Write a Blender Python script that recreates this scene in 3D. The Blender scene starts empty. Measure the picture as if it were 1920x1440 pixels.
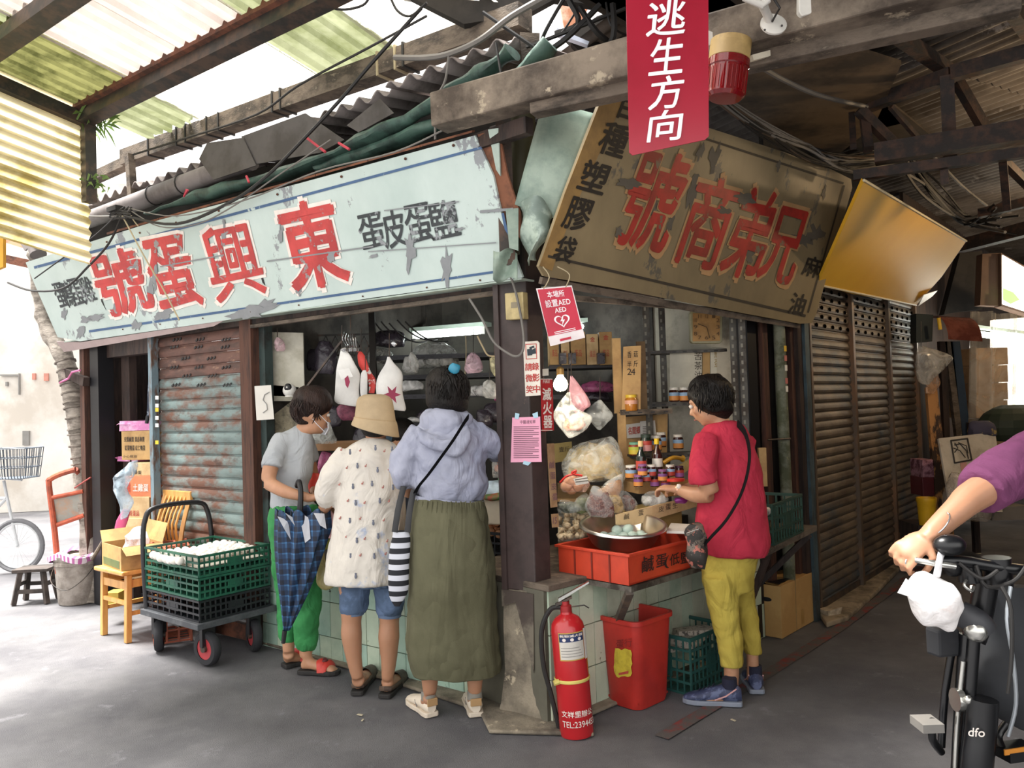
import bpy,bmesh,math,random
from mathutils import Vector,Matrix,Euler,noise
random.seed(7)
V=Vector
SC=bpy.context.scene
COL=SC.collection
FPX,ROLL,PITCH,CH=1500.0,0.032,0.0247,1.45
fwd=V((0,math.cos(PITCH),math.sin(PITCH)))
up0=V((0,-math.sin(PITCH),math.cos(PITCH)))
rt0=V((1,0,0))
cx_=rt0*math.cos(ROLL)-up0*math.sin(ROLL)
cy_=rt0*math.sin(ROLL)+up0*math.cos(ROLL)
CAM=V((0,0,CH))
cd=bpy.data.cameras.new('camera');cam=bpy.data.objects.new('camera',cd);COL.objects.link(cam)
cam.matrix_world=Matrix(((cx_.x,cy_.x,-fwd.x,CAM.x),(cx_.y,cy_.y,-fwd.y,CAM.y),(cx_.z,cy_.z,-fwd.z,CAM.z),(0,0,0,1)))
cd.sensor_width=36;cd.lens=FPX/1920*36;cd.clip_start=0.02;cd.clip_end=200
SC.camera=cam
w=bpy.data.worlds.new('sky');SC.world=w;w.use_nodes=True
bg=w.node_tree.nodes['Background'];bg.inputs[0].default_value=(1.0,0.985,0.96,1);bg.inputs[1].default_value=2.35
sd=bpy.data.lights.new('sun','SUN');sun=bpy.data.objects.new('sun',sd);COL.objects.link(sun)
sd.energy=21.0;sd.angle=math.radians(26);sd.color=(1.0,0.97,0.92)
sun.rotation_euler=V((-0.36,0.06,1.0)).to_track_quat('Z','Y').to_euler();sun.location=(-4,4,8)
SC.view_settings.view_transform='Standard';SC.view_settings.look='None'
SC.view_settings.gamma=1;SC.view_settings.use_curve_mapping=False
SC.view_settings.exposure=0.0
def ray(px,py):
 return(cx_*((px-960)/FPX)-cy_*((py-720)/FPX)+fwd)
def PP(px,py,pl):
 d=ray(px,py);p,n=pl
 return CAM+d*((V(p)-CAM).dot(n)/d.dot(n))
def G(px,py,z=0.0):return PP(px,py,(V((0,0,z)),V((0,0,1))))
def DD(px,py,y):return PP(px,py,(V((0,y,0)),V((0,1,0))))
A0=V((-.05,3.86,0));dL=V((-.8,.6,0));nL=V((-.6,-.8,0))
C0=V((.12,3.62,0));dR=V((.737,.676,0)).normalized();nR=V((dR.y,-dR.x,0))
B0=V((2.16,5.52,0));dS=V((.64,.766,0)).normalized();nS=V((dS.y,-dS.x,0))
def WL(off=0):return(A0+nL*off,nL)
def WR(off=0):return(C0+nR*off,nR)
def WS(off=0):return(B0+nS*off,nS)
def YP(y):return(V((0,y,0)),V((0,-1,0)))
def tilted(a,b,c):
 n=(b-a).cross(c-a).normalized()
 if n.dot(CAM-a)<0:n=-n
 return(a,n)
Z=V((0,0,1))
class MB:
 def __init__(s):s.v=[];s.f=[]
 def add(s,vs,fs):
  o=len(s.v);s.v+=[V(v) for v in vs];s.f+=[tuple(i+o for i in f) for f in fs];return s
 def hexa(s,b,t):
  return s.add(list(b)+list(t),[(3,2,1,0),(4,5,6,7),(0,1,5,4),(1,2,6,5),(2,3,7,6),(3,0,4,7)])
 def box(s,c,d,rz=0,M=None):
  R=M if M is not None else Matrix.Rotation(rz,3,'Z')
  h=V(d)*.5;c=V(c)
  q=[c+R@V((x*h.x,y*h.y,z*h.z)) for z in(-1,1) for x,y in((-1,-1),(1,-1),(1,1),(-1,1))]
  return s.hexa(q[:4],q[4:])
 def prism(s,poly,vec):
  n=len(poly);vec=V(vec)
  vs=[V(p) for p in poly]+[V(p)+vec for p in poly]
  fs=[tuple(range(n-1,-1,-1)),tuple(range(n,2*n))]+[(i,(i+1)%n,n+(i+1)%n,n+i) for i in range(n)]
  return s.add(vs,fs)
 def beam(s,a,b,w,h,up=Z):
  a,b=V(a),V(b);d=(b-a).normalized();x=d.cross(up)
  if x.length<1e-4:x=d.cross(V((1,0,0)))
  x.normalize();u=x.cross(d).normalized()
  c=[x*sx*w/2+u*su*h/2 for sx,su in((-1,-1),(1,-1),(1,1),(-1,1))]
  return s.hexa([a+k for k in c],[b+k for k in c])
 def tube(s,pts,r,n=8,cap=True,flat=1.0):
  pts=[V(p) for p in pts];m=len(pts)
  rs=r if isinstance(r,(list,tuple)) else[r]*m
  rings=[];pu=None
  for i,p in enumerate(pts):
   d=(pts[min(i+1,m-1)]-pts[max(i-1,0)])
   d=d.normalized() if d.length>1e-9 else V((0,0,1))
   if pu is None:
    pu=d.cross(V((0,0,1)) if abs(d.z)<.9 else V((1,0,0))).normalized()
   pu=(pu-d*pu.dot(d)).normalized();q=d.cross(pu)
   rr=rs[i];ra,rb=rr if isinstance(rr,(list,tuple)) else(rr,rr*flat)
   rings.append([p+pu*math.cos(2*math.pi*k/n)*ra+q*math.sin(2*math.pi*k/n)*rb for k in range(n)])
  return s.loft(rings,cap)
 def loft(s,rings,cap=True,close=True):
  n=len(rings[0]);vs=[v for r in rings for v in r];fs=[]
  for i in range(len(rings)-1):
   for k in range(n if close else n-1):
    a=i*n+k;b=i*n+(k+1)%n;fs.append((a,b,b+n,a+n))
  if cap:fs+=[tuple(range(n-1,-1,-1)),tuple(range(len(vs)-n,len(vs)))]
  return s.add(vs,fs)
 def lathe(s,prof,c=(0,0,0),n=24,M=None,cap=True,sx=1,sy=1):
  c=V(c);rings=[]
  for r,z in prof:
   ring=[V((r*sx*math.cos(2*math.pi*k/n),r*sy*math.sin(2*math.pi*k/n),z)) for k in range(n)]
   rings.append([c+(M@v if M else v) for v in ring])
  return s.loft(rings,cap)
 def ell(s,c,r,n=14,m=9,M=None):
  r=V(r) if not isinstance(r,(int,float)) else V((r,r,r));c=V(c)
  rings=[]
  for j in range(1,m):
   t=math.pi*j/m
   rings.append([c+(M@q if M else q) for q in[V((r.x*math.sin(t)*math.cos(2*math.pi*k/n),r.y*math.sin(t)*math.sin(2*math.pi*k/n),-r.z*math.cos(t))) for k in range(n)]])
  return s.loft(rings,True)
 def grid(s,fn,nu,nv):
  vs=[fn(i/nu,j/nv) for i in range(nu+1) for j in range(nv+1)]
  fs=[(i*(nv+1)+j,(i+1)*(nv+1)+j,(i+1)*(nv+1)+j+1,i*(nv+1)+j+1) for i in range(nu) for j in range(nv)]
  return s.add(vs,fs)
 def jit(s,amp,sc=3.0,seed=0):
  for i,v in enumerate(s.v):
   s.v[i]=v+noise.noise_vector(v*sc+V((seed,seed*1.7,seed*.3)))*amp
  return s
 def build(s,name,m,parent=None,smooth=False,bev=0,world=True,fix=True,angle=40):
  me=bpy.data.meshes.new(name)
  vs=s.v
  if parent is not None and world:
   mi=wm(parent).inverted();vs=[mi@v for v in vs]
  me.from_pydata([tuple(v) for v in vs],[],s.f)
  if fix:
   b=bmesh.new();b.from_mesh(me);bmesh.ops.recalc_face_normals(b,faces=b.faces);b.to_mesh(me);b.free()
  if smooth:
   me.shade_smooth();me.set_sharp_from_angle(angle=math.radians(angle))
  me.materials.append(m)
  o=bpy.data.objects.new(name,me);COL.objects.link(o)
  if parent is not None:o.parent=parent
  if bev:
   md=o.modifiers.new('bevel','BEVEL');md.width=bev;md.segments=2;md.limit_method='ANGLE'
  return o
def wm(o):
 m=o.matrix_basis.copy()
 while o.parent:o=o.parent;m=o.matrix_basis@m
 return m
def thing(name,label,cat,loc=(0,0,0),rz=0,group=None):
 o=bpy.data.objects.new(name,None);COL.objects.link(o);o.empty_display_size=.05
 o.location=loc;o.rotation_euler=(0,0,rz);o['label']=label;o['category']=cat
 if group:o['group']=group
 return o
def tag(o,label,cat,group=None,kind=None):
 o['label']=label;o['category']=cat
 if group:o['group']=group
 if kind:o['kind']=kind
 return o
def st(o,label=None):
 o['kind']='structure'
 if label:o['label']=label
 return o
def sroot(name,label=None,loc=(0,0,0)):
 o=bpy.data.objects.new(name,None);COL.objects.link(o);o.location=loc;o['kind']='structure'
 if label:o['label']=label
 return o
def dup(o,loc=None,rz=None,label=None,parent=None,group=None,scale=None):
 c=o.copy();COL.objects.link(c)
 if parent is not None:c.parent=parent
 if loc is not None:c.location=loc
 if rz is not None:c.rotation_euler=(c.rotation_euler[0],c.rotation_euler[1],rz)
 if label:c['label']=label
 if group:c['group']=group
 if scale:c.scale=scale
 for ch in list(o.children):dup(ch,parent=c)
 return c
def one(mb,name,m,label,cat,group=None,loc=None,**k):
 """a thing that is a single mesh, its origin at loc"""
 if loc is not None:
  mb.v=[v-V(loc) for v in mb.v]
 o=mb.build(name,m,None,**k)
 if loc is not None:o.location=loc
 return tag(o,label,cat,group)
def lin(c):
 if isinstance(c,str):
  c=tuple(int(c[i:i+2],16)/255 for i in(0,2,4))
 return tuple(x/12.92 if x<=.04045 else((x+.055)/1.055)**2.4 for x in c[:3])
MC={}
def mat(name,col,rough=.7,metal=0.,col2=None,scale=6.,thr=(.45,.6),var=.12,bump=0.,bscale=40.,emis=0,alpha=1,trans=0,stretch=None,col3=None,thr3=(.6,.65),scale3=3.,coat=0,wave=None,spec=None,obj=False,sss=0):
 """col: paint colour; col2: dirt or wear in noise patches; col3: second wear layer"""
 if name in MC:return MC[name]
 m=bpy.data.materials.new(name);m.use_nodes=True;MC[name]=m
 nt=m.node_tree;N=nt.nodes;L=nt.links;b=N['Principled BSDF']
 c=lin(col)
 b.inputs['Base Color'].default_value=(*c,1);b.inputs['Roughness'].default_value=rough;b.inputs['Metallic'].default_value=metal
 if spec is not None:b.inputs['Specular IOR Level'].default_value=spec
 if coat:b.inputs['Coat Weight'].default_value=coat
 if sss:b.inputs['Subsurface Weight'].default_value=sss;b.inputs['Subsurface Scale'].default_value=.02
 if trans:b.inputs['Transmission Weight'].default_value=trans
 if alpha<1:b.inputs['Alpha'].default_value=alpha
 if emis:
  b.inputs['Emission Color'].default_value=(*c,1);b.inputs['Emission Strength'].default_value=emis;return m
 if obj:
  tc=N.new('ShaderNodeTexCoord');vec=tc.outputs['Object']
 else:
  ge=N.new('ShaderNodeNewGeometry');vec=ge.outputs['Position']
 if stretch:
  mp=N.new('ShaderNodeMapping');mp.inputs['Scale'].default_value=stretch;L.new(vec,mp.inputs[0]);vec=mp.outputs[0]
 def noi(sc,det=6,ro=.6):
  n=N.new('ShaderNodeTexNoise');n.inputs['Scale'].default_value=sc;n.inputs['Detail'].default_value=det;n.inputs['Roughness'].default_value=ro
  L.new(vec,n.inputs['Vector']);return n.outputs['Fac']
 def ramp(f,a,bb,ca,cb):
  r=N.new('ShaderNodeValToRGB');e=r.color_ramp.elements
  e[0].position=a;e[1].position=bb;e[0].color=(*ca,1);e[1].color=(*cb,1);L.new(f,r.inputs[0]);return r.outputs[0]
 def mix(f,A,B):
  x=N.new('ShaderNodeMix');x.data_type='RGBA';L.new(f,x.inputs[0])
  for s,q in((6,A),(7,B)):
   if isinstance(q,tuple):x.inputs[s].default_value=(*q,1)
   else:L.new(q,x.inputs[s])
  return x.outputs[2]
 cur=c
 if var:
  cur=ramp(noi(scale*1.7),.3,.7,tuple(x*(1-var) for x in c),tuple(min(1,x*(1+var)) for x in c))
 if col2:
  k=ramp(noi(scale,8,.65),thr[0],thr[1],(0,0,0),(1,1,1));cur=mix(k,cur,lin(col2))
 if col3:
  k=ramp(noi(scale3,9,.7),thr3[0],thr3[1],(0,0,0),(1,1,1));cur=mix(k,cur,lin(col3))
 if not isinstance(cur,tuple):L.new(cur,b.inputs['Base Color'])
 if bump:
  bn=N.new('ShaderNodeBump');bn.inputs['Strength'].default_value=min(1,bump);bn.inputs['Distance'].default_value=.01
  L.new(noi(bscale,5),bn.inputs['Height']);L.new(bn.outputs[0],b.inputs['Normal'])
 return m
def folds(m,sc=9,dist=.035,st_=.7,stretch=(1,1,.55)):
 """cloth creases as bump"""
 nt=m.node_tree;N=nt.nodes;L=nt.links;b=N['Principled BSDF'];g=N.new('ShaderNodeNewGeometry');mp=N.new('ShaderNodeMapping');mp.inputs['Scale'].default_value=stretch;L.new(g.outputs['Position'],mp.inputs[0])
 n=N.new('ShaderNodeTexNoise');n.inputs['Scale'].default_value=sc;n.inputs['Detail'].default_value=3;n.inputs['Distortion'].default_value=1.2;L.new(mp.outputs[0],n.inputs['Vector'])
 n2=N.new('ShaderNodeTexNoise');n2.inputs['Scale'].default_value=420;L.new(g.outputs['Position'],n2.inputs['Vector'])
 ad=N.new('ShaderNodeMath');ad.operation='MULTIPLY_ADD';ad.inputs[1].default_value=.03;L.new(n2.outputs['Fac'],ad.inputs[0]);L.new(n.outputs['Fac'],ad.inputs[2])
 bn=N.new('ShaderNodeBump');bn.inputs['Strength'].default_value=st_;bn.inputs['Distance'].default_value=dist;L.new(ad.outputs[0],bn.inputs['Height']);L.new(bn.outputs[0],b.inputs['Normal']);b.inputs['Specular IOR Level'].default_value=.25
 return m
def mat_sheet(name,col,tl=.6,col2=None,scale=4,thr=(.5,.65),k=1.):
 """translucent roofing or thin plastic: diffuse plus translucent"""
 if name in MC:return MC[name]
 m=mat(name,col,rough=.6,col2=col2,scale=scale,thr=thr,var=.15)
 nt=m.node_tree;N=nt.nodes;L=nt.links;b=N['Principled BSDF'];out=N['Material Output']
 t=N.new('ShaderNodeBsdfTranslucent');mx=N.new('ShaderNodeMixShader');mx.inputs[0].default_value=tl
 if b.inputs['Base Color'].links:L.new(b.inputs['Base Color'].links[0].from_socket,t.inputs[0])
 else:t.inputs[0].default_value=b.inputs['Base Color'].default_value
 L.new(b.outputs[0],mx.inputs[1]);L.new(t.outputs[0],mx.inputs[2]);L.new(mx.outputs[0],out.inputs[0])
 return m
def mat_bag(name,col,alpha=.45,rough=.25,sc=13,lo=.25,hi=1.5):
 """crumpled plastic bag: part clear, part milky by creases"""
 if name in MC:return MC[name]
 m=bpy.data.materials.new(name);m.use_nodes=True;MC[name]=m
 nt=m.node_tree;N=nt.nodes;L=nt.links;b=N['Principled BSDF'];out=N['Material Output']
 b.inputs['Base Color'].default_value=(*lin(col),1);b.inputs['Roughness'].default_value=rough
 ge=N.new('ShaderNodeNewGeometry');n=N.new('ShaderNodeTexNoise');n.inputs['Scale'].default_value=sc;n.inputs['Detail'].default_value=5;n.inputs['Distortion'].default_value=1.5
 L.new(ge.outputs['Position'],n.inputs['Vector'])
 bn=N.new('ShaderNodeBump');bn.inputs['Strength'].default_value=.6;bn.inputs['Distance'].default_value=.012
 L.new(n.outputs['Fac'],bn.inputs['Height']);L.new(bn.outputs[0],b.inputs['Normal'])
 mr=N.new('ShaderNodeMapRange');mr.inputs[1].default_value=.35;mr.inputs[2].default_value=.65
 mr.inputs[3].default_value=alpha*lo;mr.inputs[4].default_value=min(1,alpha*hi);L.new(n.outputs['Fac'],mr.inputs[0])
 tr=N.new('ShaderNodeBsdfTransparent');mx=N.new('ShaderNodeMixShader')
 L.new(mr.outputs[0],mx.inputs[0]);L.new(tr.outputs[0],mx.inputs[1]);L.new(b.outputs[0],mx.inputs[2]);L.new(mx.outputs[0],out.inputs[0])
 return m
def poly(px,pl):return[PP(x,y,pl) for x,y in px]
def slab(px,pl,th,mb=None):
 """a plate whose front outline is px on plane pl, th thick going away from the viewer"""
 mb=mb or MB();mb.prism(poly(px,pl),-pl[1]*th);return mb
FONTCACHE={}
def glyphs(body,bold=0.0,align='FILL'):
 """text as flat triangles inside the unit square"""
 k=(body,bold)
 if k in FONTCACHE:return FONTCACHE[k]
 cu=bpy.data.curves.new('tmp','FONT');cu.body=body;cu.size=1;cu.resolution_u=3;cu.space_line=.95
 ob=bpy.data.objects.new('tmp',cu);me=ob.to_mesh()
 vs=[v.co.copy() for v in me.vertices];fs=[tuple(p.vertices) for p in me.polygons]
 ob.to_mesh_clear();bpy.data.objects.remove(ob);bpy.data.curves.remove(cu)
 if vs:
  x0=min(v.x for v in vs);x1=max(v.x for v in vs);y0=min(v.y for v in vs);y1=max(v.y for v in vs)
  b0=[((v.x-x0)/max(1e-6,x1-x0),(v.y-y0)/max(1e-6,y1-y0)) for v in vs];n0=len(b0);f0=list(fs);vs=[];fs=[];nc=max(1,len(body))
  for j,(ox,oy) in enumerate(((0,0),(1,.4),(-1,-.4),(.4,-1),(-.4,1)) if bold else((0,0),)):
   vs+=[(x+ox*bold/nc,y+oy*bold,j) for x,y in b0];fs+=[tuple(i+n0*j for i in f) for f in f0]
 FONTCACHE[k]=(vs,fs);return FONTCACHE[k]
def write(body,quad,pl,off,m,name='lettering',parent=None,bold=0.,rough=0.,grow=0.,bend=0.):
 """letters filling a four-cornered area (TL, TR, BR, BL) of a plane; they lie off metres proud of it"""
 vs,fs=glyphs(body,bold);tl,tr,br,bl=[V((*q,0)) for q in quad]
 mb=MB();P2=(V(pl[0])+pl[1]*off,pl[1]);out=[]
 for x,y,j in vs:
  x=x*(1+2*grow)-grow;y=y*(1+2*grow)-grow
  if rough:
   nn=noise.noise_vector(V((x*7,y*7,len(body))));x+=nn.x*rough;y+=nn.y*rough
  y+=bend*math.sin(x*math.pi)
  p=(tl*(1-x)+tr*x)*y+(bl*(1-x)+br*x)*(1-y)
  out.append(PP(p.x,p.y,P2)+pl[1]*(.00015*j))
 mb.add(out,fs)
 return mb.build(name,m,parent,fix=False)
def sq(corn,c,wd,ht):
 """quad centred on pixel c inside a sign whose pixel corners are TL,TR,BR,BL"""
 tl,tr,br,bl=[V((*q,0)) for q in corn];u=v=.5;c=V((*c,0))
 for _ in range(12):
  p=(tl*(1-u)+tr*u)*(1-v)+(bl*(1-u)+br*u)*v
  eu=(tr-tl)*(1-v)+(br-bl)*v;ev=(bl-tl)*(1-u)+(br-tr)*u
  d=c-p;det=eu.x*ev.y-eu.y*ev.x
  u+=(d.x*ev.y-d.y*ev.x)/det;v+=(eu.x*d.y-eu.y*d.x)/det
 eu=eu.normalized()*wd/2;ev=ev.normalized()*ht/2
 return[tuple((c+a)[:2]) for a in(-eu-ev,eu-ev,eu+ev,-eu+ev)]
def sag(a,b,s,n=10,wob=0,seed=0):
 a,b=V(a),V(b);r=[]
 for i in range(n+1):
  t=i/n;p=a.lerp(b,t);p.z-=4*s*t*(1-t)
  if wob:p+=noise.noise_vector(V((t*5,seed,0)))*wob*(4*t*(1-t))
  r.append(p)
 return r
def smoothline(pts,k=4):
 pts=[V(p) for p in pts];out=[]
 for i in range(len(pts)-1):
  p0=pts[max(0,i-1)];p1=pts[i];p2=pts[i+1];p3=pts[min(len(pts)-1,i+2)]
  for j in range(k):
   t=j/k
   out.append(.5*((2*p1)+(p2-p0)*t+(2*p0-5*p1+4*p2-p3)*t*t+(3*p1-p0-3*p2+p3)*t**3))
 out.append(pts[-1]);return out
# ================================================================ materials used widely
asphalt=mat('asphalt','6b6a6c',.85,col2='57565a',scale=1.3,thr=(.42,.62),var=.25,bump=.7,bscale=260,col3='86858a',thr3=(.6,.75),scale3=5)
concrete=mat('concrete','8f8574',.9,col2='4e473f',scale=4,thr=(.4,.62),bump=.5,bscale=60,col3='b3a68f',scale3=9)
darkwood=mat('dark_wood','3b2c26',.75,col2='211815',scale=5,stretch=(4,4,.6),bump=.3,bscale=30,col3='5d4638',thr3=(.62,.75),scale3=6)
redwood=mat('red_brown_wood','553528',.75,col2='36221b',scale=5,stretch=(5,5,.5),bump=.3)
greywood=mat('grey_wood','6a5e52',.85,col2='3c342d',scale=4,stretch=(1.5,1.5,3),bump=.4,bscale=40,col3='8d8171',thr3=(.6,.7),scale3=8)
oldbeam=mat('weathered_beam','86796a',.85,col2='473d34',scale=3,thr=(.4,.6),bump=.4,bscale=25,col3='a49782',scale3=7)
steel=mat('dark_steel','3a3836',.5,metal=.4,col2='5a4a40',scale=9,var=.2)
rust=mat('rust','6f4330',.85,col2='4a2f25',scale=12,bump=.4)
black=mat('black_paint','16161a',.45)
blackp=mat('black_plastic','17181b',.4)
dkbrown=mat('mottled_dark_board','2a2622',.9,col2='171412',scale=3)  # dark brown boards with blacker noise mottling
shopwall=mat('shop_plaster','b9b2a2',.85,col2='8c8474',scale=3,thr=(.5,.65))
white=mat('white_enamel','e8e6e0',.4)
bluejamb=mat('blue_jamb','6c7f88',.6,col2='5a4438',scale=14,thr=(.5,.6),stretch=(1,1,.3))
cable_m=mat('cable_black','1c1a19',.6)
cable_g=mat('cable_grey','6e6a65',.6)
cable_y=mat('cable_beige','a89a7c',.6)
def plane_box(name,pts,vec,m,parent=None,**k):return MB().prism(pts,vec).build(name,m,parent,**k)
def vpost(name,px,py,pl,wd,dp,z0,z1,m,parent=None,side=0,**k):
 """upright post: its front centre on plane pl at pixel px; wd along the wall, dp deep"""
 p=PP(px,py,pl);d=V((-pl[1].y,pl[1].x,0));c=V((p.x,p.y,(z0+z1)/2))-pl[1]*dp/2
 return MB().box(c,(wd,dp,z1-z0),math.atan2(d.y,d.x)).build(name,m,parent,**k)
def onw(px,py,pl,z):
 p=PP(px,py,pl);return V((p.x,p.y,z))
def tL(px,py,off=0):return(PP(px,py,WL(off))-A0).dot(dL)
def LP(t,out,z):return V((A0.x,A0.y,0))+dL*t+nL*out+Z*z
def RP_(s,out,z):return V((C0.x,C0.y,0))+dR*s+nR*out+Z*z
def SP(s,out,z):return V((B0.x,B0.y,0))+dS*s+nS*out+Z*z
def rp_of(px,py,off=0):return(PP(px,py,WR(off))-C0).dot(dR)
def sp_of(px,py,off=0):return(PP(px,py,WS(off))-B0).dot(dS)
# ================================================================ ground
def gfn(u,v):
 x=-14+30*u;y=-6+26*v;return V((x,y,noise.noise(V((x*.6,y*.6,0)))*.004-.004))
st(MB().grid(gfn,120,104).build('floor',asphalt,smooth=True),'grey asphalt of the lanes, pale in daylight, dark under the roof')
redline=mat('worn_red_line','7d3330',.85,col2='55504e',scale=11,thr=(.40,.5),bump=.4,bscale=200)
rl=MB();pts=[G(x,y,.003) for x,y in((1240,1382),(1310,1340),(1440,1262),(1570,1180),(1690,1092),(1730,1062))]
for i in range(len(pts)-1):
 d=(pts[i+1]-pts[i]).normalized();q=d.cross(Z)*.035
 rl.add([pts[i]-q,pts[i]+q,pts[i+1]+q,pts[i+1]-q],[(0,1,2,3)])
st(rl.build('trim_1',redline),'worn red painted line along the asphalt in front of the shutters')
kerbm=mat('kerb_concrete','9a8b74',.9,col2='6c604f',scale=6,bump=.5,bscale=90)
kp=[G(x,y) for x,y in((1530,1150),(1690,1045),(1735,1012),(1752,1020),(1700,1058),(1640,1120),(1590,1165),(1550,1178))]
st(plane_box('trim_2',[V((p.x,p.y,.0)) for p in kp],Z*.035,kerbm,bev=.01),'low worn concrete kerb at the foot of the shutters')
fp=[LP(2.4,-.02,0),LP(1.0,.05,0),LP(.1,.13,0),LP(-.1,.3,0),RP_(.05,.22,0),RP_(.2,.06,0),RP_(1.7,.05,0),RP_(1.7,-.05,0),RP_(0,-.3,0),LP(0,-.1,0),LP(2.4,-.1,0)]
st(plane_box('trim_3',fp,Z*.018,concrete,bev=.008),'broken mortar skirt where the tiled counters meet the asphalt')
# ================================================================ left facade
ZL=2.03
tA,tB,tC,tD=tL(190,830),tL(293,800),tL(466,800),tL(483,800)
fr=sroot('wall_left','old timber shopfront under the turquoise sign')
MB().beam(LP(tL(168,830),.0,0),LP(tL(168,830),.0,2.1),.07,.10,nL).build('post',redwood,fr)
MB().beam(LP(tL(186,830),-.03,0),LP(tL(186,830),-.03,2.1),.13,.12,nL).build('post',black,fr)
MB().beam(LP(tL(206,830),-.16,0),LP(tL(206,830),-.16,2.0),.12,.06,nL).build('post',darkwood,fr)
MB().beam(LP(tL(475,800),.0,0),LP(tL(475,800),.0,2.06),.10,.08,nL).build('post',redwood,fr)
MB().beam(LP(tL(489,800),-.05,0),LP(tL(489,800),-.05,2.06),.06,.06,nL).build('post',mat('dark_teal_paint','33413f',.6,col2='211f1c'),fr)
MB().beam(LP(tL(180,650),-.08,1.97),LP(tB,-.08,1.97),.08,.12).build('lintel',darkwood,fr)
MB().beam(LP(tB,-.02,2.06),LP(-.05,-.02,2.06),.10,.12).build('lintel',darkwood,fr)
MB().beam(LP(tL(480,620),.03,1.985),LP(-.05,.03,1.985),.03,.02).build('rail',greywood,fr)
nb=14;ta,tb=tL(150,500)+.35,-.05
for i in range(nb):
 a,b=ta+(tb-ta)*i/nb,ta+(tb-ta)*(i+1)/nb-.004
 MB().prism([LP(a,-.1,2.1),LP(b,-.1,2.1),LP(b,-.1,3.02+.01*(i%3)),LP(a,-.1,3.02+.01*(i%2))],-nL*.02).build('board',dkbrown,fr)
stone=mat('rough_stone','8b857c',.95,col2='4a443d',scale=7,thr=(.4,.6),bump=1,bscale=22,col3='b5ada2',scale3=10)
rw=sroot('wall_recess','rough stone wall inside the left doorway behind stacked cartons')
def stn(u,v):
 p=LP(tA+.05+(tB-.1-tA)*u,-.55,0+2.0*v);return p+nL*(noise.noise(p*6)*.05+noise.noise(p*17)*.02)
MB().grid(stn,40,60).build('stone_face',stone,rw,smooth=True)
plane_box('side_board',[LP(tB-.0,-.1,0),LP(tB,-.55,0),LP(tB,-.55,2),LP(tB,-.1,2)],dL*.02,dkbrown,rw)
plane_box('side_board',[LP(tA+.1,-.1,0),LP(tA+.1,-.55,0),LP(tA+.1,-.55,2),LP(tA+.1,-.1,2)],dL*.02,darkwood,rw)
tm=tA+(tB-tA)*.47
MB().beam(LP(tm,-.45,0),LP(tm,-.45,1.9),.07,.04,nL).build('stud',redwood,rw)
for a,b in(((tA,1.75),(tm,1.5)),((tA,.95),(tm,1.3)),((tA,.85),(tm,.55))):
 MB().beam(LP(a[0]-.05,-.44,a[1]),LP(b[0],-.44,b[1]),.03,.03).build('strut',darkwood,rw)
MB().beam(LP(tA,-.44,1.86),LP(tB,-.44,1.86),.07,.05).build('rail',darkwood,rw)
MB().box(LP(tm,-.42,1.5),(.02,.02,.1)).build('latch',steel,rw)
plane_box('grey_sheet',[LP(tm-.08,-.5,1.1),LP(tB,-.5,1.1),LP(tB,-.5,1.84),LP(tm-.08,-.5,1.84)],-nL*.01,mat('zinc_sheet','7d7f80',.7,col2='5a5755',scale=4,bump=.3),rw)
MB().beam(LP(tL(297,800),.03,.0),LP(tL(297,800),.03,2.03),.045,.05,nL).build('jamb',bluejamb,fr)
stk=mat('yellow_sticker','d9b02c',.6);stw=mat('white_sticker','dcd8cc',.6)
for yy,m_ in((742,stw),(757,stw),(765,stk),(780,stw),(794,stw),(826,stk)):
 MB().prism(poly([(291,yy),(297,yy),(297,yy+7),(291,yy+7)],WL(.056)),-nL*.002).build('sticker',m_,fr)
shl=mat('shutter_weathered','71817f',.55,metal=.15,col2='6b4a3c',scale=3.2,thr=(.44,.58),stretch=(1,1,2.2),var=.25,col3='4c3a33',thr3=(.56,.68),scale3=7,bump=.2)
shr_=mat('shutter_top_rust','6a4a40',.65,col2='503a33',scale=5,stretch=(1,1,3),col3='8b6a58',scale3=9)
sh=sroot('door_1','left roller shutter of rusty blue grey slats')
def slatmesh(pa,pb,h,dep,nrm):
 """one curled slat from pa to pb (bottom line), h high"""
 rg=[]
 for z,o in((0,0),(.06,dep*.6),(.3,dep),(.62,dep*.8),(.86,dep*.15),(.9,-dep*.25),(1,-dep*.25)):
  rg.append((z*h,o))
 mb=MB();vs=[]
 for p in(pa,pb):
  vs+=[p+Z*z+nrm*o for z,o in rg]
 n=len(rg);return mb.add(vs,[(i,i+1,n+i+1,n+i) for i in range(n-1)])
zz=.12;i=0;hs=.0755
while zz<2.0:
 o=slatmesh(LP(tB-.03,-.02,zz),LP(tC,-.02,zz),hs,.014,nL).build('slat',shr_ if zz>1.66 else shl,sh,smooth=True,angle=25)
 if 12<i:pass
 zz+=hs;i+=1
for r_,(yy,xs) in enumerate(((638,(330,373,422)),(652,(325,370,420)),(673,(346,394)),(690,(325,371,422)),(706,(348,396)),(723,(328,375,424)))):
 for x in xs:
  for k in range(3):
   MB().prism(poly([(x-7+6*k,yy-k),(x-3+6*k,yy-4-k),(x-3+6*k,yy-k),(x-6+6*k,yy+3-k)],WL(.0)),-nL*.004).build('vent_slot',black,sh)
MB().beam(LP(tC-.0,.0,.02),LP(tC,0,2.03),.05,.07,nL).build('guide_rail',redwood,sh)
MB().beam(LP(tB-.03,.01,.06),LP(tC,.01,.06),.03,.10).build('bottom_rail',rust,sh)
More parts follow.
